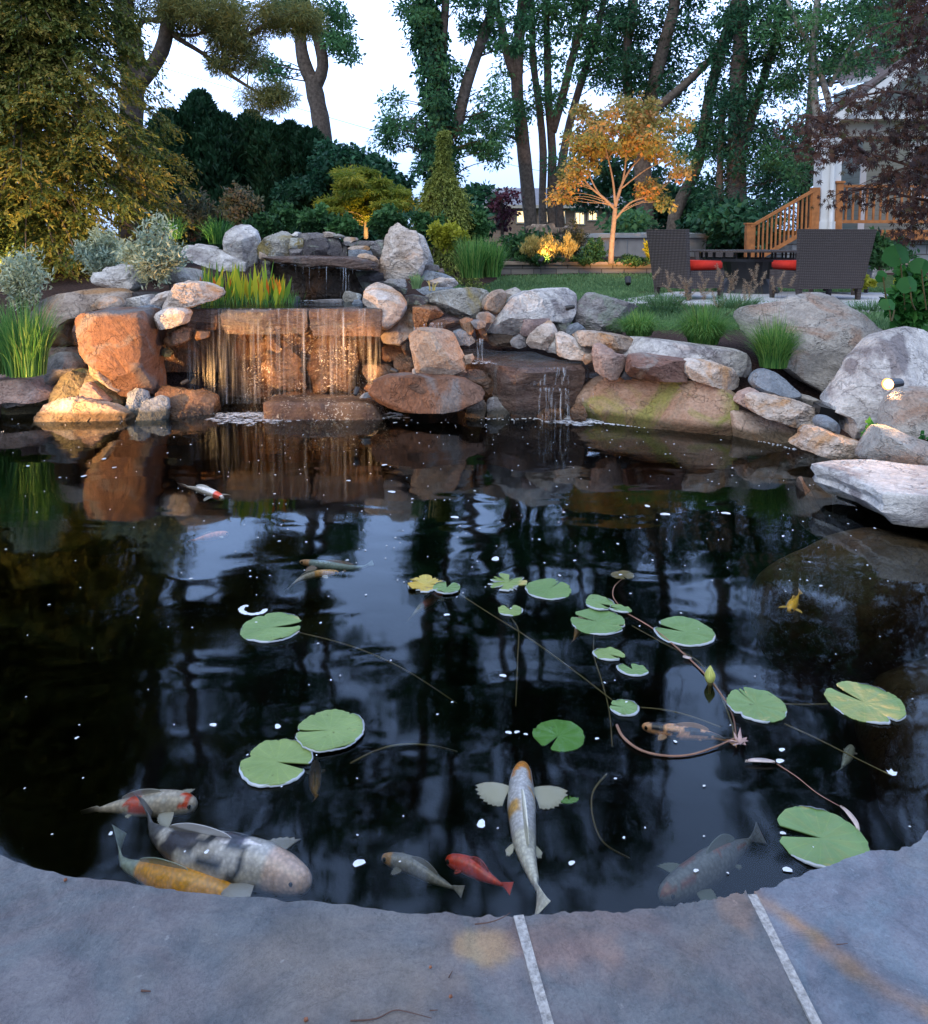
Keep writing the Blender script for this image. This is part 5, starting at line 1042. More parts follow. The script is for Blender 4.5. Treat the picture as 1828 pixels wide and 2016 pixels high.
r_ = pad(545, 1500, 150, -12, 'lower left lily pad with an orange edge, overlapped by a rounder one', seed=2, opening=.28, tear=((165, .22, .18), (100, .1, .06)), asp=1.05); stem(r_, [(690, 1503), (740, 1478), (790, 1466), (850, 1468), (900, 1480)], [-.02, -.004, -.006, -.03, -.1])
pad(650, 1437, 142, 185, 'round lily pad overlapping its neighbour at the lower left', seed=3, opening=.12, z=.008, tear=((60, .05, .16), (130, .04, .10)))
pad(1100, 1448, 106, 235, 'darker green lily pad held just under the surface above the big white koi', 'padsub', z=-.012, opening=.30, seed=4, rim=False)
pad(840, 1150, 78, 0, 'yellow browning lily pad in the middle of the pond', 'padyel', seed=5, eat=.5, fold=(200, .4)); 
r_ = pad(880, 1157, 56, 80, 'half green lily pad tucked beside the yellow one', 'pad', seed=6, z=.008, opening=.5); stem(r_, [(900, 1166), (960, 1205), (1040, 1255), (1130, 1320), (1205, 1378)], [-.004, -.012, -.02, -.02, -.006])
pad(1000, 1147, 80, 60, 'ragged eaten lily pad touching a rounder one in the middle', seed=7, eat=.9, tear=((20, .2, .25), (200, .15, .2)))
pad(1080, 1160, 94, 50, 'round lily pad with nibbled edges right of the ragged one', seed=8, opening=.1, tear=((60, .06, .2), (10, .1, .1), (330, .08, .05)))
r_ = pad(1005, 1201, 50, 95, 'small heart shaped lily pad below the ragged one', seed=9, opening=.8); stem(r_, [(1000, 1190), (1005, 1212), (1021, 1240), (1020, 1290), (1016, 1390)], [-.01, -.012, -.02, -.04, -.1])
r_ = pad(1177, 1224, 112, 150, 'lily pad with a torn lower right edge and two small pads lying on it', seed=10, opening=.25, tear=((-30, .12, .2),)); stem(r_, [(1170, 1250), (1170, 1290), (1185, 1340), (1200, 1400), (1206, 1470)], [-.02, -.01, -.006, -.03, -.08])
pad(1182, 1188, 58, -40, 'small folded lily pad at the top of the cluster of three', seed=11, z=.012, opening=.6, fold=(120, .2))
r_ = pad(1222, 1199, 48, 175, 'small pointed lily pad on the right of the cluster of three', seed=12, z=.011, opening=.4, asp=.6, rot=-20); stem(r_, [(1236, 1208), (1290, 1240), (1350, 1290), (1400, 1340), (1440, 1400), (1450, 1450)], [.004, .004, .004, .003, -.005, -.02], .0026, 'stemred')
r_ = pad(1348, 1244, 124, 150, 'oval green lily pad right of the cluster of three', seed=13, opening=.3)
stem(r_, [(1245, 1232), (1310, 1268), (1372, 1300), (1410, 1350), (1440, 1420), (1445, 1455)], [-.006, -.006, -.004, -.004, -.008, -.02])
pad(1200, 1288, 66, -30, 'upper half of a twisted lily pad pair below the cluster', seed=14, asp=.75, opening=.5, rot=-12)
pad(1246, 1318, 64, 120, 'lower half of a twisted lily pad pair below the cluster', seed=15, asp=.75, opening=.6, rot=-20)
r_ = pad(1230, 1393, 60, 160, 'small glossy lily pad where several stems meet', seed=16, opening=.2); stem(r_, [(1262, 1393), (1310, 1398), (1360, 1410), (1420, 1432)], [-.004, -.006, -.01, -.02])
r_ = pad(1490, 1388, 128, 110, 'lily pad with a brown centre spot on the right', seed=17, opening=.06, tear=((100, .06, .35), (-85, .04, .3), (215, .15, .15))); stem(r_, [(1545, 1425), (1600, 1450), (1680, 1490), (1755, 1527)], [-.01, -.01, -.008, .0])
r_ = pad(1703, 1383, 168, 125, 'broad lily pad at the far right with a deep notch', seed=18, opening=.30, tear=((-70, .12, .25),)); stem(r_, [(1540, 1386), (1580, 1387), (1630, 1386)], -.008)
pad(1618, 1650, 200, 165, 'largest lily pad, touching the right coping, with a wide notch', seed=19, opening=.42)
r_ = pad(1226, 1132, 48, -80, 'small brown dying lily pad beyond the others', 'padbrown', z=-.006, seed=20, asp=.8, rim=False); stem(r_, [(1225, 1140), (1210, 1155), (1208, 1175), (1222, 1195)], [-.01, .0, .003, .003], .0022, 'stemred')
r_ = pad(1122, 1576, 40, 90, 'small submerged lily leaf right of the big white koi', 'padsub', z=-.03, asp=.4, rot=15, seed=21, rim=False); stem(r_, [(1195, 1524), (1168, 1560), (1168, 1610), (1190, 1660), (1240, 1690)], [-.02, -.03, -.05, -.09, -.15])
# bud
q = W(1398, 1348, 0); root = empty('water_lily_bud', q, 'closed yellow green water lily bud standing up among the stems', 'flower bud')
mb = MB(); mb.tube([q + np.array((0, 0, -.03)), q, q + np.array((0, 0, .012))], [.004, .007, .012], 10); mb.go('stem', M['stem'], root)
for k in range(5):
    a = k / 5 * 6.283; d = np.array((math.cos(a), math.sin(a), 0)); sdv = np.array((-d[1], d[0], 0)); V = []; F = []
    for i in range(8):
        f = i / 7; rad = .014 * math.sin(math.pi * (.22 + .74 * f)) ; wd = .012 * math.sin(math.pi * (.2 + .8 * f)) + .0006
        for s_ in (-1, 0, 1): V.append(q + d * (rad - abs(s_) * .003) + sdv * s_ * wd + np.array((0, 0, .008 + f * .055)))
    for i in range(7):
        for s_ in range(2): F.append((i*3+s_, i*3+s_+1, (i+1)*3+s_+1, (i+1)*3+s_))
    mk('petal', V, F, M.setdefault('budpetal', simple('bud_petal', (.42, .44, .12), .5, .3, .2, 30)), root, smooth=True)
# drifting stems and leaves
def willow(pts, z, wd, label, mat='deadleaf'):
    w3 = spline([W(x, y, q) for (x, y), q in zip(pts, z)], 16); V = []; F = []
    for i, p in enumerate(w3):
        d = w3[min(i+1, 15)] - w3[max(i-1, 0)]; d /= np.linalg.norm(d); sd = np.cross(d, (0, 0, 1)); f = i / 15; w_ = wd * math.sin(math.pi * min(.98, max(.04, f))) ** .8
        V += [p + sd * w_ + np.array((0, 0, .004)), p + np.array((0, 0, .0)), p - sd * w_ + np.array((0, 0, .004)), p - np.array((0, 0, .002))]
    for i in range(15):
        for k in range(4): F.append((i*4+k, i*4+(k+1) % 4, (i+1)*4+(k+1) % 4, (i+1)*4+k))
    return setp(mk('floating_leaf', V, F, M[mat], smooth=True), label, 'leaf')
M['deadleaf'] = simple('bleached_leaf', (.55, .45, .40), .4, .5, .2, 30)
willow([(1468, 1500), (1490, 1499), (1510, 1500), (1527, 1502)], [.006] * 4, .009, 'slim bleached leaf floating below the spotted koi')
willow([(1655, 1588), (1670, 1602), (1685, 1622), (1692, 1642)], [.006] * 4, .007, 'slim bleached leaf at the edge of the largest lily pad')
willow([(1345, 1293), (1353, 1296), (1362, 1297)], [.006] * 3, .008, 'tiny pale petal on the red lily stem')
def twig(pts, z, r, label, mat='twig', name='twig', cat='twig', n=24):
    zz = z if hasattr(z, '__len__') else [z] * len(pts); w3 = spline([W(x, y, q) for (x, y), q in zip(pts, zz)], n); mb = MB(); mb.tube(w3, list(np.linspace(r, r * .5, n)), 6); return setp(mb.go(name, M[mat], smooth=True), label, cat)
twig([(1215, 1428), (1228, 1452), (1262, 1477), (1310, 1488), (1360, 1486), (1410, 1470), (1450, 1452)], [.004, .006, .006, .004, .004, .006, .008], .0042, 'curled tan lily stem looping under the spotted koi', 'stemred', 'curled_stalk', 'plant stem')
twig([(1530, 1504), (1570, 1530), (1610, 1562), (1655, 1588)], [.003, .002, .002, .003], .0016, 'thin stem joining the two slim bleached leaves', 'stemred', 'curled_stalk', 'plant stem')
q = W(1457, 1463, .006); root = empty('dead_flower', q, 'withered water lily flower at the end of the curled stem', 'flower')
for k in range(9):
    a = k * .9 + .3; l = .03 + .012 * math.sin(k * 5); d = np.array((math.cos(a), math.sin(a) , 0)); sdv = np.array((-d[1], d[0], 0)); tip = q + d * l + np.array((0, 0, .012 * (k % 3)))
    mk('petal', [q, q + d * l * .5 + sdv * .006 + np.array((0, 0, .008)), tip, q + d * l * .5 - sdv * .006 + np.array((0, 0, .004)), q - np.array((0, 0, .003))], [(0, 1, 2, 3), (4, 3, 2), (4, 2, 1)], M.setdefault('deadpetal', simple('withered_petal', (.35, .24, .22), .6, .3, .3, 30)), root)
q = W(1757, 1527, .004); root = empty('lily_flower', q, 'small crumpled white flower floating at the far right', 'flower')
for k in range(5):
    a = k * 1.26; d = np.array((math.cos(a), math.sin(a), 0)); sdv = np.array((-d[1], d[0], 0)); mk('petal', [q, q + d * .008 + sdv * .006 + np.array((0, 0, .006)), q + d * .014 + np.array((0, 0, .010)), q + d * .008 - sdv * .006 + np.array((0, 0, .006))], [(0, 1, 2, 3)], M['foam'], root)
# litter on the coping
for x, y, r, lb in [(129, 1734, .0032, 'round brown seed on the left coping slab'), (848, 1906, .0026, 'brown seed above the seed pair in the middle of the coping'), (888, 1964, .003, 'brown seed low in the middle of the left coping slab'), (603, 2010, .0035, 'brown seed at the bottom left of the coping')]:
    p = W(x, y, .104); mb = MB(); mb.tube([p + np.array((-r, 0, .0)), p + np.array((-r*.6, 0, r*.4)), p + np.array((r*.5, r*.2, r*.5)), p + np.array((r, .0, .0))], [r*.3, r, r*.9, r*.2], 8); setp(mb.go('seed', M.setdefault('seed', simple('brown_seed', (.22, .09, .05), .7, .3, .3, 90)), smooth=True), lb, 'seed')
twig([(935, 1820), (965, 1816), (990, 1807), (1005, 1797)], .1035, .0012, 'dark curved twig on the coping beside the left mortar joint')
twig([(690, 2010), (740, 2006), (775, 1990), (800, 1992), (850, 2005)], .1035, .0012, 'long thin dark twig at the bottom of the coping')
twig([(278, 1951), (297, 1952)], .1045, .002, 'short black twig on the left coping slab')
twig([(884, 1925), (891, 1912)], .1040, .0012, 'tiny black twig right of the middle seed'); twig([(1648, 1860), (1670, 1858)], .1045, .001, 'small black twig on the light blue slab'); twig([(846, 1990), (862, 1989)], .1040, .0011, 'tiny dark twig near the long thin one')

# ================================================================= garden lamps
def lamp(pos, target, power, ang, label, blend=.6, glow=True, r=.035, col=(1.0, .50, .16), size=.03, stake=True, name='garden_or_added_spotlight', glowmat='lamp_hot', L_=.12):
    pos = np.array(pos, float); target = np.array(target, float); d = target - pos; d /= np.linalg.norm(d)
    root = empty(name, pos - np.array((0, 0, .0)), label, 'spotlight', 'garden spotlights')
    mb = MB(); mb.tube([pos - d * L_, pos - d * (L_ - .01), pos - d * .01, pos + d * .012], [r * .7, r * .85, r, r * 1.05], 14, cap=False)
    mb.tube([pos - d * L_, pos - d * (L_ + .004)], [r * .7, r * .2], 14); mb.go('housing', M['darkmetal'], root, smooth=False)
    mb = MB(); mb.tube([pos - d * .006, pos - d * .002], [r * .93, r * .93], 14); mb.go('lens', M[glowmat] if glow else M['glass_dark'], root)
    if glow: mb = MB(); mb.tube([pos - d * .002, pos + d * .010], [r * .99, r * 1.0], 18, cap=False); mb.tube([pos + d * .010, pos - d * .0015], [r * .995, r * .80], 18, cap=False); mb.go('halo_ring', M['lamp_ring'], root)  # ring made to glow in place of the lamp's orange halo
    if stake: mb = MB(); mb.tube([pos - d * L_ * .5 - np.array((0, 0, r)), pos - d * L_ * .5 - np.array((0, 0, .22))], [.008, .005], 6); mb.go('stake', M['darkmetal'], root)
    if power:
        l = bpy.data.lights.new('warm_spot', 'SPOT'); l.energy = power; l.spot_size = R(ang); l.spot_blend = blend; l.shadow_soft_size = size; l.color = col
        o = bpy.data.objects.new('warm_spot', l); COL.objects.link(o); o.location = pos + d * .03; o.rotation_euler = Vector(d).to_track_quat('-Z', 'Y').to_euler()
    return root
lp = P(1750, 756, 4.9)
lamp(lp, (-.2, 2.6, .75), 40, 120, 'bright glowing spotlight on the white boulder at the right', r=.036, stake=False, L_=.17)
lamp((-3.75, 5.05, .30), (-1.5, 6.6, .5), 400, 84, 'spotlight on the left bank aimed at the main waterfall', col=(1.0, .53, .19))
lamp(P(1117, 606, 6.35), P(620, 700, 6.5), 22, 60, 'small lit spotlight tucked at the right end of the big white boulder', r=.02, stake=False, L_=.06)
lamp((-1.55, 7.3, .85), (-1.3, 8.2, 1.6), 0, 60, 'submerged unlit spotlight in the upper pool', glow=False, stake=False)
lamp((-2.28, 6.42, .24), (-1.35, 6.85, .62), 46, 110, 'unseen lamp added behind the brown wet rock to light the waterfall wall from the left', glow=False, col=(1.0, .50, .16), r=.02, stake=False, L_=.05, blend=1.0, size=.05)  # added out of sight to brighten the fall wall from the left
lamp((-.58, 6.36, .34), (-1.5, 6.85, .55), 46, 110, 'unseen lamp added behind the black wet rock to light the waterfall wall from the right', glow=False, col=(1.0, .50, .16), r=.02, stake=False, L_=.05, blend=1.0, size=.05)  # its unseen counterpart, added to brighten the wall from the right
# ================================================================= leaves
def leaves(c, ax, nrm, ln, wd, mat, name, parent, tint, tri=False):
    """diamond leaves: centre base c, axis ax, normal nrm (n x 3 arrays)"""
    n = len(c); ax = ax / (np.linalg.norm(ax, axis=1, keepdims=True) + 1e-9); sd = np.cross(ax, nrm); sd /= (np.linalg.norm(sd, axis=1, keepdims=True) + 1e-9); nn = np.cross(sd, ax)
    ln = np.broadcast_to(ln, (n,))[:, None]; wd = np.broadcast_to(wd, (n,))[:, None]
    V = np.stack([c, c + ax * ln * .45 + sd * wd / 2 + nn * wd * .12, c + ax * ln, c + ax * ln * .45 - sd * wd / 2 + nn * wd * .12], 1).reshape(-1, 3)
    F = np.arange(4 * n).reshape(n, 4)
    return mk(name, V, F, ML[mat], parent, tint=tint)
def rdir(rg, n): v = rg.normal(size=(n, 3)); return v / np.linalg.norm(v, axis=1, keepdims=True)
TN = [0]
def tree(name, label, cat, trunks, crowns, Y, mat, leaf=(.12, .05), bark='bark', clump=.5, per=110, flat=.6, droop=.3, limb=.03, group=None, limbs=True, base=None, seed=None, tb=0., ivy=None, limbq=1.0):
    TN[0] += 1; rg = np.random.default_rng(1000 + TN[0] if seed is None else seed)
    tw = []
    for pts, r0, r1 in trunks:
        w3 = np.array(spline([P(p[0], p[1], p[2] if len(p) > 2 else Y) for p in pts], 16)); tw.append((w3, np.linspace(r0, r1, 16)))
    b = tw[0][0][0]; root = empty(name, (b[0], b[1], b[2]), label, cat, group)
    mb = MB()
    for w3, rr_ in tw:
        mb.tube(w3, list(rr_ * (1 + .03 * rg.normal(size=16))), 10)
    allp = np.concatenate([w[0] for w in tw]); allr = np.concatenate([w[1] for w in tw])
    cs = []; rs = []
    for cr_ in crowns:
        cx, cy, rx, ry, K = cr_[:5]; dd = cr_[5] if len(cr_) > 5 else 1.0
        k = 0
        while k < K:
            v = rg.uniform(-1, 1, 3)
            if v @ v > 1: continue
            v = v * (1 if v @ v > .25 else 1.3)
            p = P(cx + v[0] * rx, cy + v[1] * ry, Y); p[1] += v[2] * dd; cs.append(p); rs.append(clump * rg.uniform(.6, 1.25)); k += 1
    cs = np.array(cs); rs = np.array(rs); tc_ = rg.random(len(cs))
    if limbs:
        for c, r in zip(cs, rs):
            if rg.random() > limbq: continue
            dz = c[2] - allp[:, 2]; d = np.linalg.norm(allp - c, axis=1) + np.where(dz < .1, 1.5, 0); i = int(np.argmin(d)); a = allp[i]; L0 = np.linalg.norm(c - a)
            if L0 > 9: continue
            mid = (a + c) / 2 + rg.normal(size=3) * L0 * .07 + np.array((0, 0, .06 * L0)); rr2 = min(allr[i] * .6, limb * (.5 + .35 * L0))
            mb.tube(spline([a, mid, c], 7), list(np.linspace(rr2, rr2 * .22, 7)), 5, cap=False)
            for _ in range(3):
                e_ = c + rdir(rg, 1)[0] * r * .8; mb.tube([c + (mid - c) * .15, (c + e_) / 2 + rg.normal(size=3) * .03, e_], [rr2 * .3, rr2 * .2, rr2 * .1], 4, cap=False)
    mb.go('trunk', M[bark], root, smooth=True)
    n = len(cs) * per; ci = np.repeat(np.arange(len(cs)), per)
    v = rdir(rg, n) * (rg.random(n) ** .45)[:, None]; v[:, 2] *= flat
    c = cs[ci] + v * rs[ci][:, None]
    ax = rdir(rg, n) * .8 + v * .8; ax[:, 2] -= droop; nr_ = rdir(rg, n) * .8; nr_[:, 2] += .7
    sz = rg.uniform(.6, 1.3, n)
    tint = np.clip(.25 + .5 * tc_[ci] + rg.normal(size=n) * .17 + tb, 0, 1)
    if len(cs): leaves(c, ax, nr_, leaf[0] * sz, leaf[1] * sz, mat, 'crown', root, tint)
    if ivy:
        ti, a0, a1, rad, cnt = ivy; w3, rr_ = tw[ti]; t = rg.uniform(a0, a1, cnt) * 15; i = np.minimum(t.astype(int), 14); f = (t - i)[:, None]
        pc = w3[i] * (1 - f) + w3[i + 1] * f; d = rdir(rg, cnt); d[:, 2] *= .5; rad2 = rad * (.15 + 1.1 * (vnoise(pc * 1.5) * .5 + .5) ** 1.5); pc = pc + d * (rr_[i] + rad2 * rg.random(cnt) ** .6)[:, None]
        ax = rdir(rg, cnt) * .5 + d * .4; ax[:, 2] -= .6; leaves(pc, ax, d + rdir(rg, cnt) * .5, .12 * rg.uniform(.6, 1.3, cnt), .09, mat, 'ivy', root, np.clip(rg.normal(.35, .2, cnt), 0, 1))
    return root

# ---------------------------------------------------------------- golden cypress at the left
def spray_conifer(name, label, cat, ax0, zb, ztop, prof, nb, mat, bl, sp, seed, droop=.25, trunk=.12, bark='bark', ns=10, w=.02, l=.13, cut=None, tilt=0):
    rg = np.random.default_rng(seed); root = empty(name, (ax0[0], ax0[1], zb), label, cat); mb = MB()
    top = np.array((ax0[0] + tilt, ax0[1], ztop)); base = np.array((ax0[0], ax0[1], zb))
    mb.tube(spline([base, base + (top - base) * .5 + np.array((.05, 0, 0)), top], 12), list(np.linspace(trunk, .01, 12)), 9)
    C = []; A = []; Nn = []; T = []
    for k in range(nb):
        f = rg.random() ** .85; z = zb + (ztop - zb) * f; r = np.interp(z, [q[0] for q in prof], [q[1] for q in prof]) * rg.uniform(.72, 1.08); a = rg.uniform(0, 6.283)
        if cut is not None and math.sin(a) > cut: a = -a
        d = np.array((math.cos(a), math.sin(a), 0)); o = base + (top - base) * f
        pts = [o, o + d * r * .45 + np.array((0, 0, .10 * r)), o + d * r + np.array((0, 0, -droop * r))]
        s_ = spline(pts, 12)
        mb.tube(s_, list(np.linspace(.018, .004, 12)), 4, cap=False); bt = rg.random()
        sdv = np.array((-d[1], d[0], 0))
        for i in range(3, 12):
            g = i / 11
            for _ in range(sp):
                # flat feathery side shoots
                dirv = d * rg.uniform(.2, 1) + sdv * rg.choice((-1, 1)) * rg.uniform(.3, 1) ; dirv[2] -= rg.uniform(.05, .5) ; dirv /= np.linalg.norm(dirv); q0 = s_[i] + rg.normal(size=3) * .03; L1 = min(bl, .02 + r * .55) * rg.uniform(.5, 1.15) * (1.15 - .45 * g)
                m = ns; tt = rg.random(m); c = q0 + dirv * (tt * L1)[:, None]; c[:, 2] -= .25 * L1 * tt ** 2
                ax = dirv + rdir(rg, m) * .75; ax[:, 2] -= .35
                C.append(c); A.append(ax); nn = rdir(rg, m) * .5; nn[:, 2] += .8; Nn.append(nn); T.append(np.clip(bt * .45 + .35 * tt + rg.normal(size=m) * .12, 0, 1))
    mb.go('trunk', M[bark], root, smooth=True)
    C = np.concatenate(C); A = np.concatenate(A); Nn = np.concatenate(Nn); T = np.concatenate(T); n = len(C)
    leaves(C, A, Nn, l * rg.uniform(.6, 1.3, n), w, mat, 'crown', root, T); return root
spray_conifer('golden_cypress', 'large golden green feathery cypress filling the upper left', 'tree', (-5.25, 9.6), 1.0, 7.2,
    [(1.0, 1.4), (1.6, 1.6), (2.3, 1.68), (3.0, 1.65), (3.6, 1.5), (4.4, 1.25), (5.5, .9), (7.2, .1)], 800, 'gold', .40, 6, 5, .28, .14, ns=14, w=.023, l=.055, cut=.55)
# ---------------------------------------------------------------- pine with forked trunk
tree('pine_tree', 'tall pine with a forked trunk and a long drooping bough behind the golden cypress', 'tree',
     [([(258, 480), (255, 300), (262, 160), (248, 80), (243, 0), (240, -200), (236, -500)], .19, .12), ([(262, 175), (290, 145), (318, 100), (330, 50), (332, 0), (328, -60), (335, -300)], .13, .09),
      ([(284, 130), (272, 80), (274, 50), (290, 38), (312, 42)], .05, .04), ([(322, 50), (350, 75), (400, 105), (450, 145), (505, 180), (545, 205)], .045, .015), ([(325, 60), (370, 70), (420, 62), (480, 75)], .035, .015)],
     [(530, 190, 35, 22, 14, .4), (470, 125, 50, 22, 9, .4), (400, 30, 80, 40, 42, .8), (470, 75, 40, 30, 20, .6), (550, 35, 55, 25, 18, .6), (300, 0, 60, 24, 8, .8), (600, 35, 30, 30, 8, .5), (130, -150, 190, 110, 40, 2), (200, -470, 330, 150, 70, 3)], 12.5, 'pine', (.11, .012), 'bark', .25, 330, .7, .1, .02, seed=5)
# ---------------------------------------------------------------- hedge of dark arborvitae
HG = 'dark evergreens in a row behind the garden'
def column_tree(cx, topy, hw, Y, label, seed, mat='hedge', basez=1.0, n=9000, l=.16):
    rg = np.random.default_rng(seed); t = P(cx, topy, Y); b = np.array((t[0], Y, basez)); H = t[2] - basez; rw = hw * Y / FD
    root = empty('arborvitae', b, label, 'evergreen', HG); mb = MB(); mb.tube([b, b + np.array((0, 0, H * .9))], [.1, .02], 7); mb.go('trunk', M['barkdark'], root)
    f = rg.random(n) ** .9; a = rg.uniform(0, 6.283, n); prof = np.interp(f, [0, .25, .6, .82, .94, 1], [.9, 1, .95, .72, .40, .10]) * rw * 1.25
    lum = 1 + .7 * fbm(np.stack([np.cos(a) * 2.2 + seed, np.sin(a) * 2.2, f * 8], -1), 4); rad = prof * lum * (1 - .35 * rg.random(n) ** 2)
    c = np.stack([b[0] + np.cos(a) * rad, b[1] + np.sin(a) * rad, basez + f * H * (1 + .04 * fbm(np.stack([np.cos(a) * 3, np.sin(a) * 3, a * 0 + seed], -1), 3))], -1)
    ax = np.stack([np.cos(a) * .5, np.sin(a) * .5, np.full(n, .8)], -1) + rdir(rg, n) * .55; leaves(c, ax, np.stack([np.cos(a), np.sin(a), a * 0 + .2], -1) + rdir(rg, n) * .6, l * rg.uniform(.6, 1.3, n), .07, mat, 'foliage', root, np.clip(.45 + .5 * fbm(c * 1.5, 2) + rg.normal(size=n) * .2, 0, 1))
for i, (cx, ty, hw, lb) in enumerate([(330, 225, 45, 'dark arborvitae nearest the golden cypress'), (392, 188, 42, 'tallest dark arborvitae, with a ragged pointed top'), (440, 232, 45, 'dark arborvitae right of the tallest one'), (492, 230, 42, 'dark arborvitae in the middle of the evergreen row'), (530, 250, 36, 'narrow dark arborvitae with a notch of sky beside it'), (572, 250, 38, 'dark arborvitae left of the lone forked tree trunk'), (612, 262, 36, 'rightmost dark arborvitae, just left of the forked trunk')]):
    column_tree(cx, ty, hw, 16.5 + .3 * (i % 2), lb, 300 + i)
tree('bush', 'rounded dark leafy bush between the forked trunk and the weeping conifer', 'bush', [([(695, 450), (695, 380)], .06, .03)], [(690, 345, 60, 60, 50, 1.2), (735, 360, 40, 45, 26, 1), (775, 400, 40, 55, 30, 1), (655, 300, 20, 22, 5, .5), (620, 400, 60, 60, 30, 1)], 15.5, 'dark', (.11, .07), 'barkdark', .32, 150, limbs=False, seed=8)
# ---------------------------------------------------------------- tall trees
def TALL(label, trunks, crowns, Y, **k):
    k.setdefault('group', 'tall trees behind the garden'); k.setdefault('leaf', (.0064 * Y, .0024 * Y)); k.setdefault('clump', .48); k.setdefault('per', 140); k.setdefault('limb', .022)
    return tree('locust_tree', label, 'tree', trunks, crowns, Y, k.pop('mat', 'locust'), **k)
TALL('lone tree with a forked bare trunk standing in front of open sky', [([(645, 480), (640, 330), (632, 240), (618, 170), (618, 150)], .26, .20), ([(622, 175), (598, 120), (590, 60), (585, 0), (575, -150), (540, -400)], .19, .09), ([(620, 175), (636, 130), (626, 75), (610, 30), (600, -60), (640, -350)], .17, .08)],
     [(655, 45, 32, 45, 16), (670, 95, 25, 18, 6), (560, 15, 40, 35, 12), (610, 10, 40, 28, 10), (520, 110, 15, 25, 4), (540, 140, 18, 12, 3), (450, 0, 40, 20, 5), (560, -250, 230, 110, 90, 3), (560, -430, 330, 90, 60, 3), (200, -330, 150, 130, 35, 3), (560, -640, 400, 120, 60, 4)], 20, clump=.36, limbq=.7, seed=11)
TALL('vine covered tree with two bare stems beside it, left of centre', [([(862, 480), (866, 350), (862, 220), (850, 100), (838, 0), (830, -200), (820, -500)], .26, .12), ([(885, 300), (876, 200), (872, 100), (878, 0), (885, -200), (890, -500)], .12, .08), ([(898, 260), (918, 170), (945, 90), (966, 30), (980, -30), (1010, -250)], .15, .09)],
     [(820, 15, 30, 35, 11), (835, 60, 22, 40, 7), (930, 40, 60, 50, 15), (990, 60, 45, 50, 11), (800, 255, 50, 26, 9), (775, 270, 30, 22, 5), (775, 205, 16, 14, 2), (850, 290, 60, 50, 15), (930, 265, 55, 35, 9), (970, 215, 40, 40, 7), (955, 300, 30, 32, 5), (985, 175, 20, 12, 2), (880, 180, 40, 60, 10), (870, 330, 40, 30, 7), (920, -90, 80, 50, 22), (850, -230, 120, 90, 50), (930, -300, 90, 120, 32), (760, -520, 260, 140, 60, 3), (940, -700, 300, 130, 50, 4)], 19, ivy=(0, .05, .72, .46, 6500), clump=.34, seed=12)
TALL('curved dark trunk tree in front of the far low building', [([(1048, 475), (1040, 380), (1032, 300), (1026, 240), (1018, 170), (1022, 80), (1030, 0), (1040, -250)], .19, .13), ([(1018, 165), (1000, 110), (988, 50), (975, 0), (960, -120)], .12, .08), ([(1036, 290), (1010, 270), (985, 262)], .06, .03)],
     [(1050, 20, 54, 50, 11), (1000, 110, 31, 40, 5), (1060, 215, 36, 45, 6), (1010, 230, 40, 30, 5), (1060, 100, 31, 40, 5), (985, 265, 36, 25, 3), (1050, -120, 140, 80, 40), (1080, -350, 130, 120, 40), (1150, -620, 220, 120, 50, 3)], 21, seed=13)
TALL('pair of upright trunks growing close together in the middle', [([(1072, 480), (1068, 400), (1070, 300), (1062, 210), (1050, 120), (1048, 40), (1040, -100)], .11, .08), ([(1090, 480), (1086, 400), (1088, 300), (1080, 190), (1078, 90), (1076, 0), (1080, -250)], .13, .08), ([(1088, 260), (1108, 190), (1125, 120), (1148, 40), (1165, -60)], .12, .08)],
     [(1110, 10, 45, 40, 10), (1130, 80, 40, 50, 9), (1105, 170, 27, 30, 2), (1095, 330, 27, 40, 3), (1120, -150, 110, 80, 34), (1200, -330, 120, 120, 36)], 21.5, seed=14)
TALL('slender leaning trunk left of the amber lit tree', [([(1108, 480), (1100, 400), (1106, 330), (1118, 260), (1142, 170), (1170, 80), (1190, 0), (1215, -150)], .14, .07)],
     [(1170, 40, 54, 60, 15), (1215, 100, 49, 45, 13), (1180, 140, 40, 40, 6), (1240, -120, 110, 80, 34)], 22, seed=15)
TALL('broad crowned tree behind the amber lit tree', [([(1275, 520), (1270, 400), (1265, 280), (1285, 180), (1310, 80), (1330, 0), (1350, -200)], .24, .12), ([(1275, 300), (1240, 200), (1235, 100), (1250, 0), (1255, -150)], .14, .08)],
     [(1250, 30, 58, 60, 18), (1240, 140, 54, 45, 15), (1310, 120, 54, 60, 15), (1350, 30, 49, 50, 13), (1290, 200, 45, 30, 7), (1310, -140, 120, 80, 36), (1280, -360, 110, 120, 34), (1270, -610, 80, 110, 20)], 20.5, mat='dark', seed=16)
TALL('tree with a diagonal dark trunk rising to the right behind the amber lit tree', [([(1322, 500), (1330, 420), (1368, 340), (1385, 270), (1395, 200), (1420, 100), (1450, 0), (1490, -200)], .17, .1), ([(1290, 215), (1350, 165), (1410, 105), (1460, 50), (1500, 0)], .11, .06)],
     [(1390, 240, 27, 30, 4), (1360, 290, 21, 28, 3), (1405, 60, 40, 45, 9), (1350, 310, 18, 30, 2), (1370, 350, 21, 24, 3), (1430, -150, 90, 70, 26)], 19.5, seed=17)
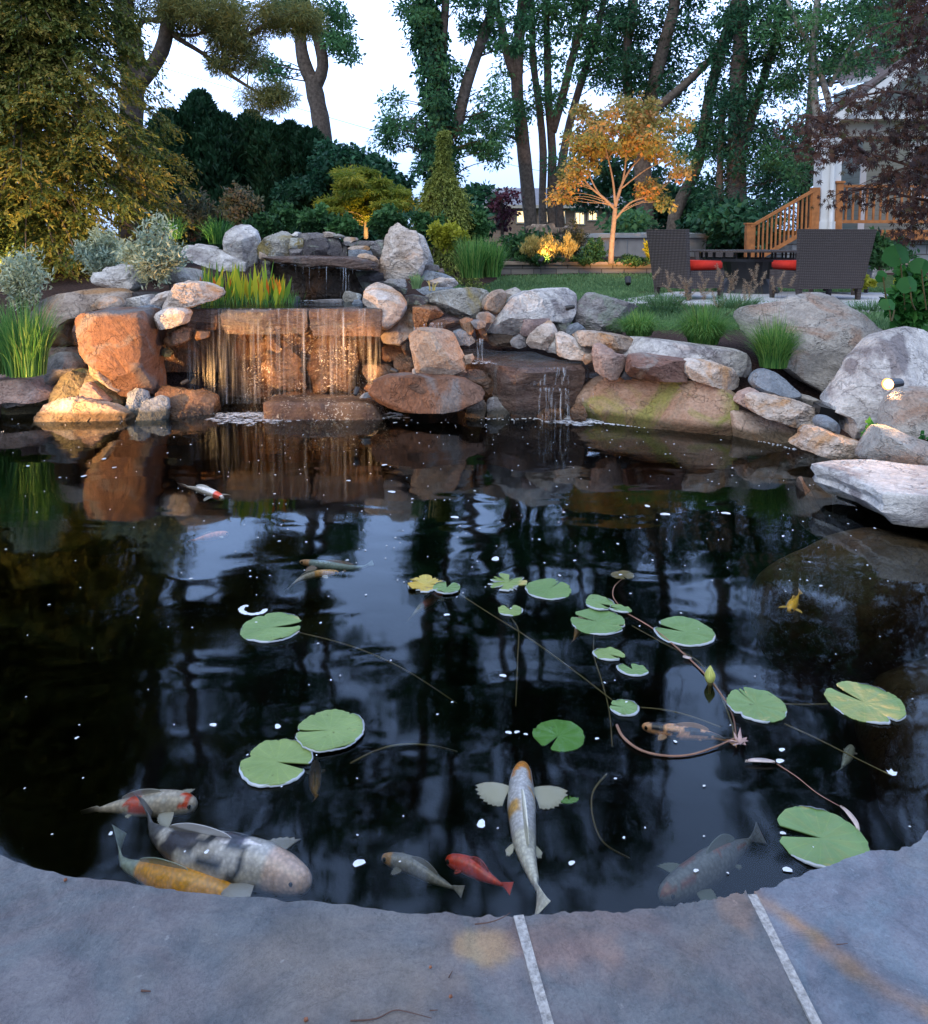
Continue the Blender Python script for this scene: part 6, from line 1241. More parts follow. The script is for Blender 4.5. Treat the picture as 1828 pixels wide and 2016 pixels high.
TALL('dense dark tree behind the left end of the stair railing', [([(1450, 520), (1452, 440), (1450, 330), (1452, 220), (1458, 100), (1460, 0), (1470, -250)], .26, .12), ([(1420, 500), (1418, 350), (1425, 200)], .10, .06), ([(1460, 300), (1490, 200), (1520, 100), (1545, 0)], .12, .06)],
     [(1450, 80, 55, 70, 21), (1440, 200, 50, 60, 18), (1430, 330, 35, 60, 12), (1500, 150, 50, 70, 18), (1520, 260, 45, 60, 14), (1470, 400, 70, 40, 11), (1520, 350, 50, 30, 6), (1500, 30, 60, 50, 16), (1440, 280, 40, 40, 8), (1400, 400, 35, 40, 6), (1560, -130, 150, 80, 44), (1640, -400, 150, 130, 50)], 18.5, mat='dark', seed=18)
TALL('tree with pale mottled limbs forking high beside the porch', [([(1628, 420), (1618, 330), (1608, 220), (1600, 120), (1610, 0), (1615, -150)], .10, .06), ([(1640, 230), (1618, 150), (1590, 80), (1568, 40), (1552, 0), (1545, -80)], .075, .04), ([(1635, 170), (1670, 100), (1730, 20), (1760, -60)], .05, .03)],
     [(1560, 60, 60, 50, 18), (1650, 40, 60, 50, 18), (1580, 160, 40, 50, 10), (1720, 20, 60, 45, 16), (1680, 120, 50, 40, 10), (1560, 300, 40, 60, 12), (1700, -140, 150, 70, 44)], 17.2, bark='barkpale', seed=19, limb=.014)
TALL('distant tree behind the stair railing and the porch column', [([(1580, 470), (1585, 400), (1590, 300), (1600, 150)], .18, .1)], [(1560, 340, 60, 50, 18), (1600, 260, 50, 60, 18), (1640, 330, 40, 60, 14), (1700, 280, 60, 80, 24), (1780, 100, 80, 80, 28), (1540, 400, 40, 40, 8)], 23, seed=20)
TALL('tall broad tree whose crown closes the top right', [([(1760, 480), (1755, 300), (1760, 100), (1770, -150), (1780, -400)], .3, .15)], [(1770, 20, 90, 60, 24), (1800, -200, 120, 130, 44), (1800, -450, 150, 130, 44), (1900, -100, 80, 150, 24), (1640, -640, 120, 110, 34, 3), (1850, -750, 160, 110, 34, 3)], 24, mat='dark', seed=21)
for i, (cx, cy, rx, ry, K, Y, mt, lb) in enumerate([(1150, 385, 40, 24, 12, 24, 'dark', 'dark thicket above the lit windows, left of the amber tree'), (1290, 400, 60, 50, 40, 22, 'dark', 'dark thicket right of the amber tree trunk'), (1235, 330, 70, 60, 30, 23, 'dark', 'dark leafy mass directly behind the amber tree'), (1380, 415, 40, 50, 22, 21, 'locust', 'green bush beside the far brick corner'),
    (1450, 440, 70, 40, 36, 17.5, 'dark', 'dark hedge bush behind the dining table'), (935, 410, 28, 45, 16, 18, 'dark', 'dark rounded bush at the left end of the far building'), (1225, 440, 30, 16, 10, 19, 'locust', 'low green bush under the lit windows'), (1045, 480, 40, 8, 8, 15.5, 'shrub', 'low shrubs in front of the firewood pile'), (740, 440, 60, 30, 24, 14.5, 'dark', 'dark low bush behind the dome maple'), (890, 440, 30, 30, 12, 15, 'dark', 'dark low bush behind the weeping conifer')]):
    tree('bush', lb, 'bush', [([(cx, cy + ry), (cx, cy)], .06, .03)], [(cx, cy, rx, ry, K, 1.4)], Y, mt, (.15, .09), 'barkdark', .45, 120, limbs=False, seed=400 + i)
tree('plum_tree', 'small purple leaved tree against the far building', 'tree', [([(990, 470), (988, 420), (990, 380)], .04, .02)], [(985, 395, 20, 16, 6, .5), (1005, 385, 12, 12, 3, .4), (995, 430, 20, 20, 5, .5)], 17, 'purple', (.10, .06), 'barkdark', .2, 45, seed=33)
# ---------------------------------------------------------------- specimen trees
tree('japanese_maple', 'small dome shaped yellow green maple lit from below', 'tree', [([(721, 470), (721, 440), (722, 425)], .035, .03), ([(722, 428), (700, 405), (670, 392)], .02, .01), ([(722, 428), (745, 405), (775, 395)], .02, .01), ([(722, 428), (722, 395), (705, 360)], .02, .01)],
     [(690, 405, 55, 18, 26, .7), (760, 400, 40, 18, 18, .6), (715, 370, 55, 20, 26, .7), (700, 345, 30, 16, 12, .5), (765, 380, 28, 12, 8, .5), (650, 420, 24, 12, 7, .5), (735, 425, 26, 9, 6, .4)], 11.5, 'dome', (.075, .022), 'barksmooth', .17, 330, .35, .5, .012, seed=40)
tree('amber_lit_tree', 'young vase shaped tree whose leaves glow amber from a lamp below', 'tree', [([(1203, 520), (1205, 480), (1209, 440), (1212, 408)], .055, .04), ([(1212, 412), (1190, 390), (1165, 370), (1140, 340)], .03, .012), ([(1212, 408), (1222, 370), (1240, 335), (1262, 310)], .03, .012), ([(1212, 405), (1208, 360), (1200, 320), (1190, 280)], .025, .01), ([(1213, 430), (1240, 400), (1270, 388), (1300, 375)], .022, .01), ([(1213, 405), (1228, 350), (1236, 290), (1245, 250)], .022, .01), ([(1212, 408), (1180, 380), (1160, 340), (1150, 290)], .02, .008), ([(1225, 370), (1270, 335), (1310, 315)], .016, .008)],
     [(1210, 265, 90, 45, 44, .9), (1150, 290, 45, 45, 20, .7), (1270, 270, 50, 50, 24, .7), (1290, 375, 32, 16, 9, .35), (1125, 345, 30, 25, 9, .5), (1330, 240, 40, 28, 8, .5), (1240, 215, 60, 22, 14, .6), (1330, 330, 25, 30, 6, .4), (1160, 225, 30, 18, 5, .4), (1310, 400, 14, 10, 2, .2), (1110, 385, 22, 14, 4, .3)], 14.6, 'orange', (.072, .05), 'barksmooth', .20, 84, .7, .5, .012, seed=41)
spray_conifer('weeping_conifer', 'weeping blue green conifer with a bent pointed tip', 'tree', (P(868, 470, 12)[0], 12), 1.05, P(871, 262, 12)[2], [(1.05, .68), (1.5, .56), (2.0, .40), (2.25, .32), (2.42, .12), (2.6, .03), (3.1, .004)], 190, 'weep', .36, 5, 55, 1.25, .05, ns=13, w=.014, l=.05, tilt=.05)
# ---------------------------------------------------------------- shrubs and ground plants
def shrub(cx, cy, rx, ry, Y, mat, label, n=2600, leaf=(.06, .03), name='shrub', seed=0, stems=14, up=.3, cat='shrub', wispy=.25, base=None, group=None, dd=None):
    rg = np.random.default_rng(seed + 700); c0 = P(cx, cy + ry, Y); w_ = rx * Y / FD; h_ = 2 * ry * Y / FD; root = empty(name, c0, label, cat, group); mb = MB(); tips = []; dd = w_ * .8 if dd is None else dd
    for k in range(stems):
        a = rg.uniform(0, 6.283); r = math.sqrt(rg.random()); hh = h_ * (1 - .55 * r * r) * rg.uniform(.75, 1 + wispy); tip = c0 + np.array((math.cos(a) * w_ * r, math.sin(a) * dd * r, hh)); mid = c0 + np.array((math.cos(a) * w_ * r * .3, math.sin(a) * dd * r * .3, hh * .55)); s_ = spline([c0 + np.array((math.cos(a), math.sin(a), 0)) * .03, mid, tip], 7); mb.tube(s_, list(np.linspace(.008, .002, 7)), 4, cap=False); tips.append(s_)
    mb.go('stems', M['twig'], root)
    tips = np.array(tips); k = rg.integers(0, len(tips), n); t = (.25 + .75 * rg.random(n) ** .8) * 6; i = np.minimum(t.astype(int), 5); f = (t - i)[:, None]; c = tips[k, i] * (1 - f) + tips[k, i + 1] * f
    c = c + rdir(rg, n) * (rg.random(n) ** 1.0 * .16 * h_ + .01)[:, None]; ax = rdir(rg, n); ax[:, 2] += up; nn = rdir(rg, n) * .6; nn[:, 2] += .6
    leaves(c, ax, nn, leaf[0] * rg.uniform(.6, 1.3, n), leaf[1] * rg.uniform(.7, 1.2, n), mat, 'foliage', root, np.clip(.5 + .8 * vnoise(c * 4) * .5 + rg.normal(size=n) * .2, 0, 1)); return root
shrub(300, 505, 62, 62, 7.15, 'silver', 'silvery variegated shrub overhanging the pale flat layered rock', 5200, (.058, .019), seed=1, stems=40)
shrub(195, 505, 52, 48, 7.6, 'silver', 'smaller silvery shrub left of the one over the flat rock', 3400, (.055, .018), seed=2, stems=26)
shrub(45, 555, 48, 62, 6.7, 'silver', 'upright silvery shrub behind the reedy grass at the left edge', 3200, (.052, .017), seed=3, stems=24)
shrub(478, 415, 45, 38, 10.5, 'brownbush', 'brownish green shrub in front of the evergreen row', 3600, (.07, .035), seed=4, stems=26)
shrub(380, 430, 60, 45, 11.5, 'brownbush', 'grey green shrub between the cypress and the brownish one', 3600, (.07, .03), seed=5, stems=24)
shrub(560, 435, 42, 26, 10, 'shrub', 'low green shrub behind the lichen spotted boulder', 2800, (.07, .045), seed=6)
shrub(620, 440, 40, 24, 9.6, 'shrub', 'low leafy shrub behind the dark block wall', 2800, (.07, .045), seed=7)
shrub(685, 450, 40, 18, 9.2, 'shrub', 'low dark shrub around the foot of the dome maple', 2200, (.06, .04), seed=8)
shrub(760, 440, 40, 30, 10.4, 'shrub', 'green shrub behind the tall peaked upright stone', 2800, (.07, .045), seed=9)
shrub(520, 450, 50, 20, 9.4, 'shrub', 'low green shrub behind the left upright stone', 2400, (.06, .04), seed=10)
shrub(880, 470, 42, 26, 9.2, 'lime', 'lime green shrub left of the tall rushes', 2600, (.06, .04), seed=11)
shrub(845, 450, 36, 34, 10.5, 'shrub', 'green shrub at the foot of the weeping conifer', 2800, (.07, .045), seed=12)
shrub(940, 455, 34, 34, 12, 'shrub', 'green shrub right of the weeping conifer', 2400, (.07, .045), seed=13)
shrub(1170, 493, 22, 22, 14.7, 'dark', 'small dark shrub against the hot tub left of the amber tree', 1800, (.07, .04), seed=14)
shrub(1287, 497, 24, 20, 14.6, 'lime', 'small yellow green shrub against the hot tub right of the amber tree', 1600, (.08, .05), seed=15)
shrub(1130, 478, 30, 32, 15, 'brownbush', 'feathery olive shrub right of the firewood pile', 2600, (.07, .02), seed=16, stems=26)
for i, (cx, cy, rx, ry, lb) in enumerate([(1050, 490, 28, 20, 'pale flower spikes left of the hidden bed lamp'), (1085, 492, 24, 22, 'flower spikes glowing yellow right in front of the bed lamp'), (1118, 494, 24, 20, 'green and cream flower spikes right of the bed lamp')]):
    shrub(cx, cy, rx, ry, 14.5, 'wheat', lb, 1500, (.07, .02), seed=30 + i, stems=34, up=2.5, name='flower_spikes', cat='flowers', group='flower spikes in the bed')
for i, (cx, cy, rx, ry, Y, lb) in enumerate([(960, 500, 40, 16, 14, 'low green planting at the left end of the bed'), (1060, 512, 50, 10, 14.6, 'low green planting along the middle of the stone wall'), (1150, 513, 50, 9, 14.7, 'low green planting right of the lit flower spikes'), (1245, 515, 50, 8, 14.7, 'low green planting under the amber tree')]):
    shrub(cx, cy, rx, ry, Y, 'shrub', lb, 2400, (.06, .035), seed=50 + i, stems=30, name='groundcover_plants', cat='plants', group='low planting along the wall', dd=.4)
shrub(1650, 505, 60, 30, 12.5, 'shrub', 'green perennials in front of the stone foundation', 2200, (.10, .03), seed=60)
shrub(1735, 500, 60, 32, 10.5, 'shrub', 'tall green perennials right of the patio chairs', 2200, (.10, .04), seed=61)
shrub(1690, 556, 40, 14, 9.8, 'lime', 'low yellow green groundcover behind the right chair', 2400, (.05, .03), seed=62)
shrub(1790, 556, 36, 16, 9.6, 'lime', 'golden groundcover at the right edge of the patio', 2000, (.05, .03), seed=63)
shrub(1790, 600, 55, 48, 6.6, 'broad', 'leafy green plant at the right edge above the white boulder', 2200, (.09, .07), seed=64, stems=20)
shrub(1715, 852, 18, 16, 4.75, 'broad', 'small light green plant growing between the right boulders', 60, (.05, .035), seed=65, stems=7, name='seedling', cat='plant')
shrub(1822, 868, 10, 10, 4.5, 'broad', 'tiny sprig at the right edge between boulders', 24, (.04, .03), seed=66, stems=4, name='seedling', cat='plant')
def bigleaf(cx, cy, w_, Y, tilt, label, rot=0):
    c = P(cx, cy, Y); r = w_ / 2 * Y / FD; root = empty('large_leaf_plant', P(cx + 8, 600, Y + .05), label, 'plant', 'large round leaves on tall stalks'); V = [c]; n = 28
    for k in range(n):
        a = k / n * 6.283; q = r * (1 + .22 * math.cos(a - 1.57) + .05 * math.sin(7 * a) - .35 * max(0, math.cos(a + 1.57)) ** 12); u = np.array((math.cos(a) * q, math.sin(a) * q * math.sin(tilt), math.sin(a) * q * math.cos(tilt))); u[1] += .55 * abs(math.cos(a)) * q - .25 * math.sin(a) * q; V.append(c + np.array((u[0] * math.cos(rot) - u[2] * math.sin(rot), u[1], u[0] * math.sin(rot) + u[2] * math.cos(rot))))
    mk('leaf_blade', V, [(0, 1 + k, 1 + (k + 1) % n) for k in range(n)], ML['broad'], root, tint=[.28 + .10 * math.cos(k / n * 6.283) for k in range(n)], smooth=False)
    mb = MB(); mb.tube(spline([c, c + np.array((.03, .02, -.12)), P(cx + 10, 610, Y + .05)], 8), .006, 5); mb.go('stalk', M['stem'], root)
for a in [(1773, 508, 52, 6.4, .5, 'large dark round leaf against the stone foundation', .3), (1815, 530, 40, 6.3, .4, 'large leaf at the right frame edge', -.4), (1793, 565, 40, 6.2, .5, 'large leaf in front of the golden groundcover', .2), (1752, 603, 32, 6.1, .7, 'round leaf at the left of the leafy plant', 0), (1740, 545, 24, 6.3, .3, 'drooping narrow leaf beside the right chair', 1.2)]: bigleaf(*a)
# ---------------------------------------------------------------- grasses and reeds
def grass(cx, cy, hpx, spread, Y, n, mat, label, wd=.006, bend=.5, seed=0, name='ornamental_grass', cat='ornamental grass', group=None, brad=.08, plumes=(), rootz=None, tb=0):
    rg = np.random.default_rng(seed + 900); b = P(cx, cy, Y); h = hpx * Y / FD; sp_ = spread * Y / FD; root = empty(name, b, label, cat, group); k = 6
    a = rg.uniform(0, 6.283, n); br = brad * np.sqrt(rg.random(n)); base = b + np.stack([np.cos(a) * br, np.sin(a) * br, 0 * a], -1); hh = h * (.45 + .65 * rg.random(n) ** .8); out = sp_ * rg.random(n) ** .7; a2 = a + rg.normal(size=n) * .5
    V = []
    t = np.linspace(0, 1, k)
    for ti in t:
        p = base + np.stack([np.cos(a2), np.sin(a2), 0 * a], -1) * (out * (ti ** 1.6))[:, None]; p[:, 2] += hh * (ti - bend * .5 * ti ** 3 * (out / (sp_ + 1e-6))); w_ = wd * (1 - ti) ** .6 + .0006
        fa = a2 + 1.57 + .6 * np.sin(a * 9); s_ = np.stack([np.cos(fa), np.sin(fa), 0 * fa], -1) * w_ / 2; V += [p - s_, p + s_]
    V = np.stack(V, 1); F = []
    idx = np.arange(n)[:, None] * (2 * k)
    F = np.concatenate([np.stack([idx[:, 0] + 2*i, idx[:, 0] + 2*i+1, idx[:, 0] + 2*i+3, idx[:, 0] + 2*i+2], -1) for i in range(k - 1)])
    tint = np.tile(np.clip(rg.normal(.5 + tb, .25, n), 0, 1), k - 1); mk('blades', V.reshape(-1, 3), F, ML[mat], root, tint=tint)
    for (px, py, ang, ln) in plumes:
        q = P(px, py, Y - .05); l = ln * Y / FD; d = np.array((math.cos(R(ang)), .1, math.sin(R(ang)))); d /= np.linalg.norm(d); e_ = q - d * l; m = 130; tt = rg.random(m); c = q - d * (tt * l)[:, None]
        ax = rdir(rg, m) + d * .4; ob = leaves(c, ax, rdir(rg, m), .022, .0028, 'plume', 'plume', root, rg.random(m))
        mb = MB(); mb.tube(spline([e_, (e_ + b) / 2 + np.array((0, 0, .04)), b], 8), .0007, 4, cap=False); mb.go('stalk', M['stem'], root)
    return root
grass(52, 738, 165, 60, 6.15, 620, 'grass', 'tall reedy grass clump at the left edge of the pond', .008, .5, 1, brad=.14)
grass(0, 735, 150, 40, 6.3, 260, 'grass', 'second reedy grass clump cut by the left frame edge', .008, .5, 2, brad=.12)
grass(930, 546, 85, 42, 8.7, 420, 'grass', 'left clump of tall green rushes at the lawn edge', .010, .3, 3, brad=.12)
grass(968, 545, 80, 34, 8.8, 360, 'grass', 'right clump of tall green rushes at the lawn edge', .010, .3, 4, brad=.10)
grass(430, 480, 60, 40, 8.8, 260, 'grass', 'dark green grass behind the left upright stone', .010, .5, 5, brad=.1, tb=-.3)
grass(340, 470, 50, 30, 9.2, 160, 'grass', 'thin grey green grass beside the golden cypress', .010, .5, 6, brad=.1, tb=-.2)
PG = 'fountain grasses on the right bank'
grass(1258, 660, 60, 62, 6.6, 1300, 'grass', 'left fountain grass mound behind the long white slab', .0038, 1.5, 7, group=PG, brad=.10)
grass(1385, 676, 90, 85, 6.5, 1900, 'grass', 'middle and fullest fountain grass mound with feathery plumes', .0038, 1.4, 8, group=PG, brad=.12,
      plumes=[(1305, 560, 140, 28), (1322, 545, 130, 30), (1345, 556, 110, 30), (1362, 548, 60, 26), (1378, 535, 110, 34), (1395, 548, 60, 30), (1410, 520, 115, 32), (1425, 545, 70, 26), (1440, 555, 80, 22), (1452, 532, 65, 28), (1340, 575, 150, 24), (1370, 570, 50, 24), (1465, 560, 95, 30)] + [(1300 + 11.5 * i + (i * 37) % 9, 528 + (i * 53) % 48, 55 + (i * 47) % 75, 24 + (i * 13) % 10) for i in range(17)])
grass(1523, 722, 110, 55, 6.0, 1300, 'grass', 'right spiky fountain grass in front of the huge light grey boulder', .004, .8, 9, group=PG, brad=.10,
      plumes=[(1478, 530, 110, 34), (1492, 520, 80, 30), (1508, 535, 70, 28), (1520, 545, 100, 30), (1545, 535, 65, 30), (1568, 540, 60, 26), (1535, 550, 100, 26)])
grass(1180, 598, 25, 40, 8.8, 300, 'lawn', 'low grass tuft between the lawn and the purple grey boulder', .006, 1, 10, brad=.12); grass(1310, 600, 32, 50, 8.6, 420, 'lawn', 'low grass tuft in front of the left patio chair', .006, 1, 11, brad=.2)
grass(1450, 605, 34, 60, 8.0, 420, 'lawn', 'low grass tuft between the patio chairs', .006, 1, 12, brad=.2); grass(1600, 605, 20, 50, 8.4, 300, 'lawn', 'low grass tuft right of the huge boulder top', .006, 1, 13, brad=.2); grass(1710, 610, 24, 46, 7.8, 300, 'lawn', 'low grass tuft at the right end of the patio', .006, 1, 14, brad=.2)
grass(820, 568, 34, 14, 7.0, 120, 'lawn', 'small lamp lit grass tuft near the peach slab', .008, .6, 15, brad=.04, tb=.5)
grass(852, 572, 34, 18, 6.9, 8, 'wheat', 'few glowing yellow blades beside the small grass tuft', .014, 1.4, 16, brad=.03, tb=.4)
def bog():
    rg = np.random.default_rng(77); b = P(465, 598, 7.2); root = empty('bog_plants', b, 'clump of upright green yellow and orange bog plants above the main waterfall', 'water plants')
    C = []; A = []; N_ = []; l = []; w_ = []; T = []; H = []
    for k in range(150):
        x = rg.uniform(395, 560); y0 = rg.uniform(590, 600); Y = rg.uniform(6.85, 7.45); p = P(x, y0, Y); p[2] = .815; hh = rg.uniform(.18, .42) * (1.0 if x < 530 else .7); d = np.array((rg.normal() * .16, rg.normal() * .12, 1)); C.append(p); A.append(d); N_.append((rg.normal(), -1, .1)); l.append(hh); w_.append(rg.choice((.016, .028, .05), p=(.35, .35, .3))); T.append(rg.random()); 
    C, A, N_, l, w_, T = map(np.array, (C, A, N_, l, w_, T)); hot = rg.random(len(C)) < .13
    leaves(C[~hot], A[~hot], N_[~hot], l[~hot], w_[~hot], 'bog', 'leaves', root, np.clip(T[~hot], 0, 1))
    # orange dying leaf tips
    c = C[hot] + np.array((0, -.02, .10)); leaves(c, A[hot], N_[hot], .16, .034, 'boghot', 'orange_leaves', root, T[hot])
    n = 420; x = rg.uniform(-2.35, -1.5, n); y = rg.uniform(6.8, 7.4, n); c = np.stack([x, y, np.full(n, .815)], -1); ax = rdir(rg, n) * .35; ax[:, 2] += 1; leaves(c, ax, rdir(rg, n), rg.uniform(.06, .16, n), .008, 'grass', 'underleaves', root, rg.random(n))
bog()
grass(412, 560, 45, 10, 6.9, 14, 'grass', 'few dark vertical reeds behind the bog plants', .008, .1, 20, brad=.08, tb=-.4)
# lawn
rg = np.random.default_rng(9); n = 70000; y = 7.7 + 6.7 * rg.random(n) ** 1.3; x = rg.uniform(-.2, 6.5, n); k = LAWN(x, y) & (x < y * .62) & ~((x > 2.3 + (y - 9.6) * .1) & (y > 9.4) & (y < 11.9)); x = x[k]; y = y[k]; z = ground(x, y); n = len(x)
c = np.stack([x, y, z - .004], -1); ax = rdir(rg, n) * .5; ax[:, 2] = 1; o = leaves(c, ax, rdir(rg, n) + np.array((0, -1, 0)), rg.uniform(.035, .075, n), .010 + .0006 * y, 'lawn', 'lawn_grass', None, np.clip(.45 + .5 * fbm(c * 1.1, 3) + rg.normal(size=n) * .2, 0, 1)); setp(o, kind='stuff')
# ---------------------------------------------------------------- purple red maple hanging in from the right
def redmaple():
    rg = np.random.default_rng(91); Y = 6.3; b = P(1990, 640, Y); root = empty('red_japanese_maple', b, 'purple red japanese maple whose layered branches hang in from the right', 'tree'); mb = MB()
    mains = [[(1990, 640), (1980, 480), (1960, 330), (1940, 150), (1930, -50), (1940, -250)], [(1975, 440), (1900, 400), (1850, 350), (1790, 325), (1700, 300), (1620, 288)], [(1975, 480), (1900, 440), (1840, 400), (1780, 385), (1720, 372), (1690, 372)],
             [(1960, 330), (1880, 250), (1820, 200), (1760, 180), (1690, 190), (1640, 205)], [(1950, 200), (1880, 110), (1820, 60), (1770, 40)], [(1940, 60), (1880, 0), (1830, -40), (1760, -80)], [(1945, 300), (1900, 280), (1850, 255), (1800, 250)], [(1700, 300), (1660, 270), (1620, 240), (1585, 225)]]
    tips = []
    for q, mn in enumerate(mains):
        s_ = spline([P(x, y, Y + (0 if q == 0 else rg.normal() * .15)) for x, y in mn], 18); mb.tube(s_, list(np.linspace(.07 if q == 0 else .022, .03 if q == 0 else .004, 18)), 7)
        if q:
            for i in range(4, 18):
                for _ in range(2): e_ = s_[i] + np.array((rg.normal() * .12 - .05, rg.normal() * .22, rg.normal() * .06 - .05)); mb.tube([s_[i], (s_[i] + e_) / 2 + np.array((0, 0, .02)), e_], [.006, .004, .002], 4, cap=False); tips.append(e_)
    extra = [(1800, 130, 35, 40, 16), (1800, 415, 40, 30, 20), (1810, 300, 30, 50, 24), (1740, 262, 50, 14, 10), (1775, 350, 50, 20, 16), (1815, 60, 35, 50, 20), (1700, 310, 50, 14, 14), (1610, 255, 30, 24, 8), (1620, 295, 40, 12, 10), (1700, 205, 40, 16, 12), (1820, 0, 60, 60, 36), (1820, 200, 30, 60, 40), (1790, 460, 30, 14, 8), (1850, 350, 40, 120, 26)]
    for cx, cy, rx, ry, K in extra:
        for _ in range(K): p = P(cx + rg.normal() * rx * .55, cy + rg.normal() * ry * .5, Y + rg.normal() * .3); tips.append(p)
    mb.go('trunk', M['twig'], root, smooth=True)
    tips = np.array(tips); per = 7; lob = 7; n = len(tips) * per; c = np.repeat(tips, per, 0) + rg.normal(size=(n, 3)) * np.array((.055, .055, .03))
    d = rdir(rg, n) * .5; d[:, 2] -= .55; nn = rdir(rg, n) * .4; nn[:, 2] += .5; nn[:, 1] -= .5; sd = np.cross(d, nn); sd /= np.linalg.norm(sd, axis=1, keepdims=True); d /= np.linalg.norm(d, axis=1, keepdims=True)
    ang = np.linspace(-1.9, 1.9, lob); lenf = np.array((.45, .72, .92, 1, .92, .72, .45)); C = np.repeat(c, lob, 0); AX = np.concatenate([(d * math.cos(a) + sd * math.sin(a))[:, None] for a in ang], 1).reshape(-1, 3); NN = np.repeat(nn, lob, 0); sz = np.repeat(rg.uniform(.035, .062, n), lob) * np.tile(lenf, n)
    leaves(C, AX, NN, sz, sz * .26, 'redmaple', 'crown', root, np.repeat(np.clip(rg.normal(.4, .28, n), 0, 1), lob))
redmaple()
# ================================================================= lamps in the planting
lamp((P(1237, 550, 12.6)[0], 12.6, .78), P(1230, 330, 14.6), 420, 96, 'small black lamp on the lawn in front of the stone wall', r=.05, glow=False, col=(1.0, .50, .17))
lamp((P(720, 468, 11.1)[0], 11.05, 1.28), P(735, 400, 11.5), 26, 95, 'lamp hidden under the dome maple', col=(1, .62, .18))
lamp((P(1068, 500, 14.3)[0], 14.25, 1.06), P(1085, 490, 14.5), 26, 110, 'bed lamp shining into the flower spikes', r=.045)
lamp((-4.7, 7.7, 1.04), (-5.0, 9.6, 2.8), 110, 125, 'left lamp in the mulch lighting the golden cypress', col=(1, .62, .3))
lamp((-3.0, 8.0, 1.04), (-4.3, 9.6, 2.6), 150, 115, 'right lamp in the mulch lighting the golden cypress', col=(1, .62, .3))
lamp((P(742, 549, 8.8)[0] + .9, 8.85, .62), P(790, 480, 7.4), 30, 60, 'small grey lamp at the foot of the rushes')
lamp((P(868, 585, 6.9)[0], 6.75, .68), P(875, 556, 7.2), 3.0, 90, 'small lamp between the rocks lighting the peach slab', r=.02, stake=False, L_=.05)
lamp((P(700, 600, 6.4)[0] + .08, 5.85, .28), P(770, 590, 6.4), 0, 60, 'small unlit lamp by the smooth pink topped boulder', glow=False, r=.02, stake=False, L_=.05)
lamp((P(1296, 512, 14.6)[0], 14.5, 1.02), P(1285, 495, 14.7), 3, 90, 'tiny lamp lighting the yellow green shrub by the hot tub', r=.03)
# black box in the rocks, dark pipe end
pts = fE([(865, 1045), (1040, 1090), (1022, 1205), (850, 1112)]); p = [P(x, y, 5.3) for x, y in pts]; V = [*p, *[q + np.array((.02, .16, 0)) for q in p]]
setp(mk('black_box', V, [(0, 1, 2, 3), (7, 6, 5, 4), (0, 4, 5, 1), (1, 5, 6, 2), (2, 6, 7, 3), (3, 7, 4, 0)], M['plastic']), 'black rectangular box wedged between the right boulders', 'equipment box')
# ================================================================= retaining wall, hot tub, firewood
def wallz(): return .97
x0 = P(985, 540, 14.55)[0]; x1 = P(1420, 540, 14.9)[0] + 4
root = empty('retaining_wall', (x0, 14.7, .60), 'low block retaining wall with a sandy cap behind the lawn', 'wall')
mb = MB(); mb.box(((x0 + x1) / 2, 14.82, .76), (x1 - x0, .3, .36)); mb.go('wall_blocks', M['wallblock'], root)
mb = MB(); n = 14
for i in range(n): a = x0 - .03 + (x1 - x0 + .06) * i / n; mb.box((a + (x1 - x0) / n / 2, 14.80, .965), ((x1 - x0) / n - .008, .40, .05))
mb.go('cap', M['capstone'], root)
def hottub():
    Y = 17.2; a = P(1150, 500, Y + .7); c = P(1280, 500, Y - .2); b = P(1440, 500, Y + 1.0); root = empty('hot_tub', (c[0], c[1] + 1, 1.08), 'grey panelled hot tub under a grey vinyl cover, behind the amber tree', 'hot tub')
    A = np.array(a[:2]); Cc = np.array(c[:2]); B = np.array(b[:2]); D = A + B - Cc; zt = P(1280, 468, Y)[2]; mb = MB()
    mb.prism([Cc, B, D, A], 1.0, zt); o = mb.go('cabinet', M['spa'], root)
    mb = MB()
    for f in (.33, .66):
        for u, v in ((Cc, A), (Cc, B)): q = u + (v - u) * f; dd = (v - u) / np.linalg.norm(v - u); nn = np.array((dd[1], -dd[0])); nn = nn if nn[1] < 0 else -nn; mb.bar((*(q + nn * .006), 1.02), (*(q + nn * .006), zt - .02), .03, .012, up=(dd[0], dd[1], 0.01))
    mb.go('panel_strip', M['spacover'], root)
    ce = (A + B) / 2; ex = lambda p, s: ce + (p - ce) * s; mb = MB(); mb.prism([ex(Cc, 1.05), ex(B, 1.05), ex(D, 1.05), ex(A, 1.05)], zt + .003, zt + .09); V0 = [(*ex(Cc, 1.04), zt + .09), (*ex(B, 1.04), zt + .09), (*ex(D, 1.04), zt + .09), (*ex(A, 1.04), zt + .09), (*ce, zt + .15)]; mb.add(V0, [(0, 1, 4), (1, 2, 4), (2, 3, 4), (3, 0, 4)]); mb.go('cover', M['spacover'], root)
    mb = MB(); q = (A + Cc) / 2 + np.array((0, -.05)); mb.bar((*(q + (0, -.03)), zt), (*(q + np.array((-.25, -.05))), zt - .35), .04, .01); mb.go('strap', M['darkmetal'], root)
hottub()
LG = 'split logs in the firewood pile'; rg = np.random.default_rng(4); cxl = P(1080, 470, 16)[0]
root = empty('log_rack', (cxl, 16, 1.05), 'dark metal rack holding the firewood', 'rack'); mb = MB()
for sx_ in (-.44, .44):
    for yy in (15.8, 16.15): mb.bar((cxl + sx_, yy, 1.0), (cxl + sx_, yy, 1.62), .03, .03, up=(0, 1, 0))
for yy in (15.8, 16.15): mb.bar((cxl - .44, yy, 1.10), (cxl + .44, yy, 1.10), .03, .03)
mb.go('frame', M['darkmetal'], root)
protos = []
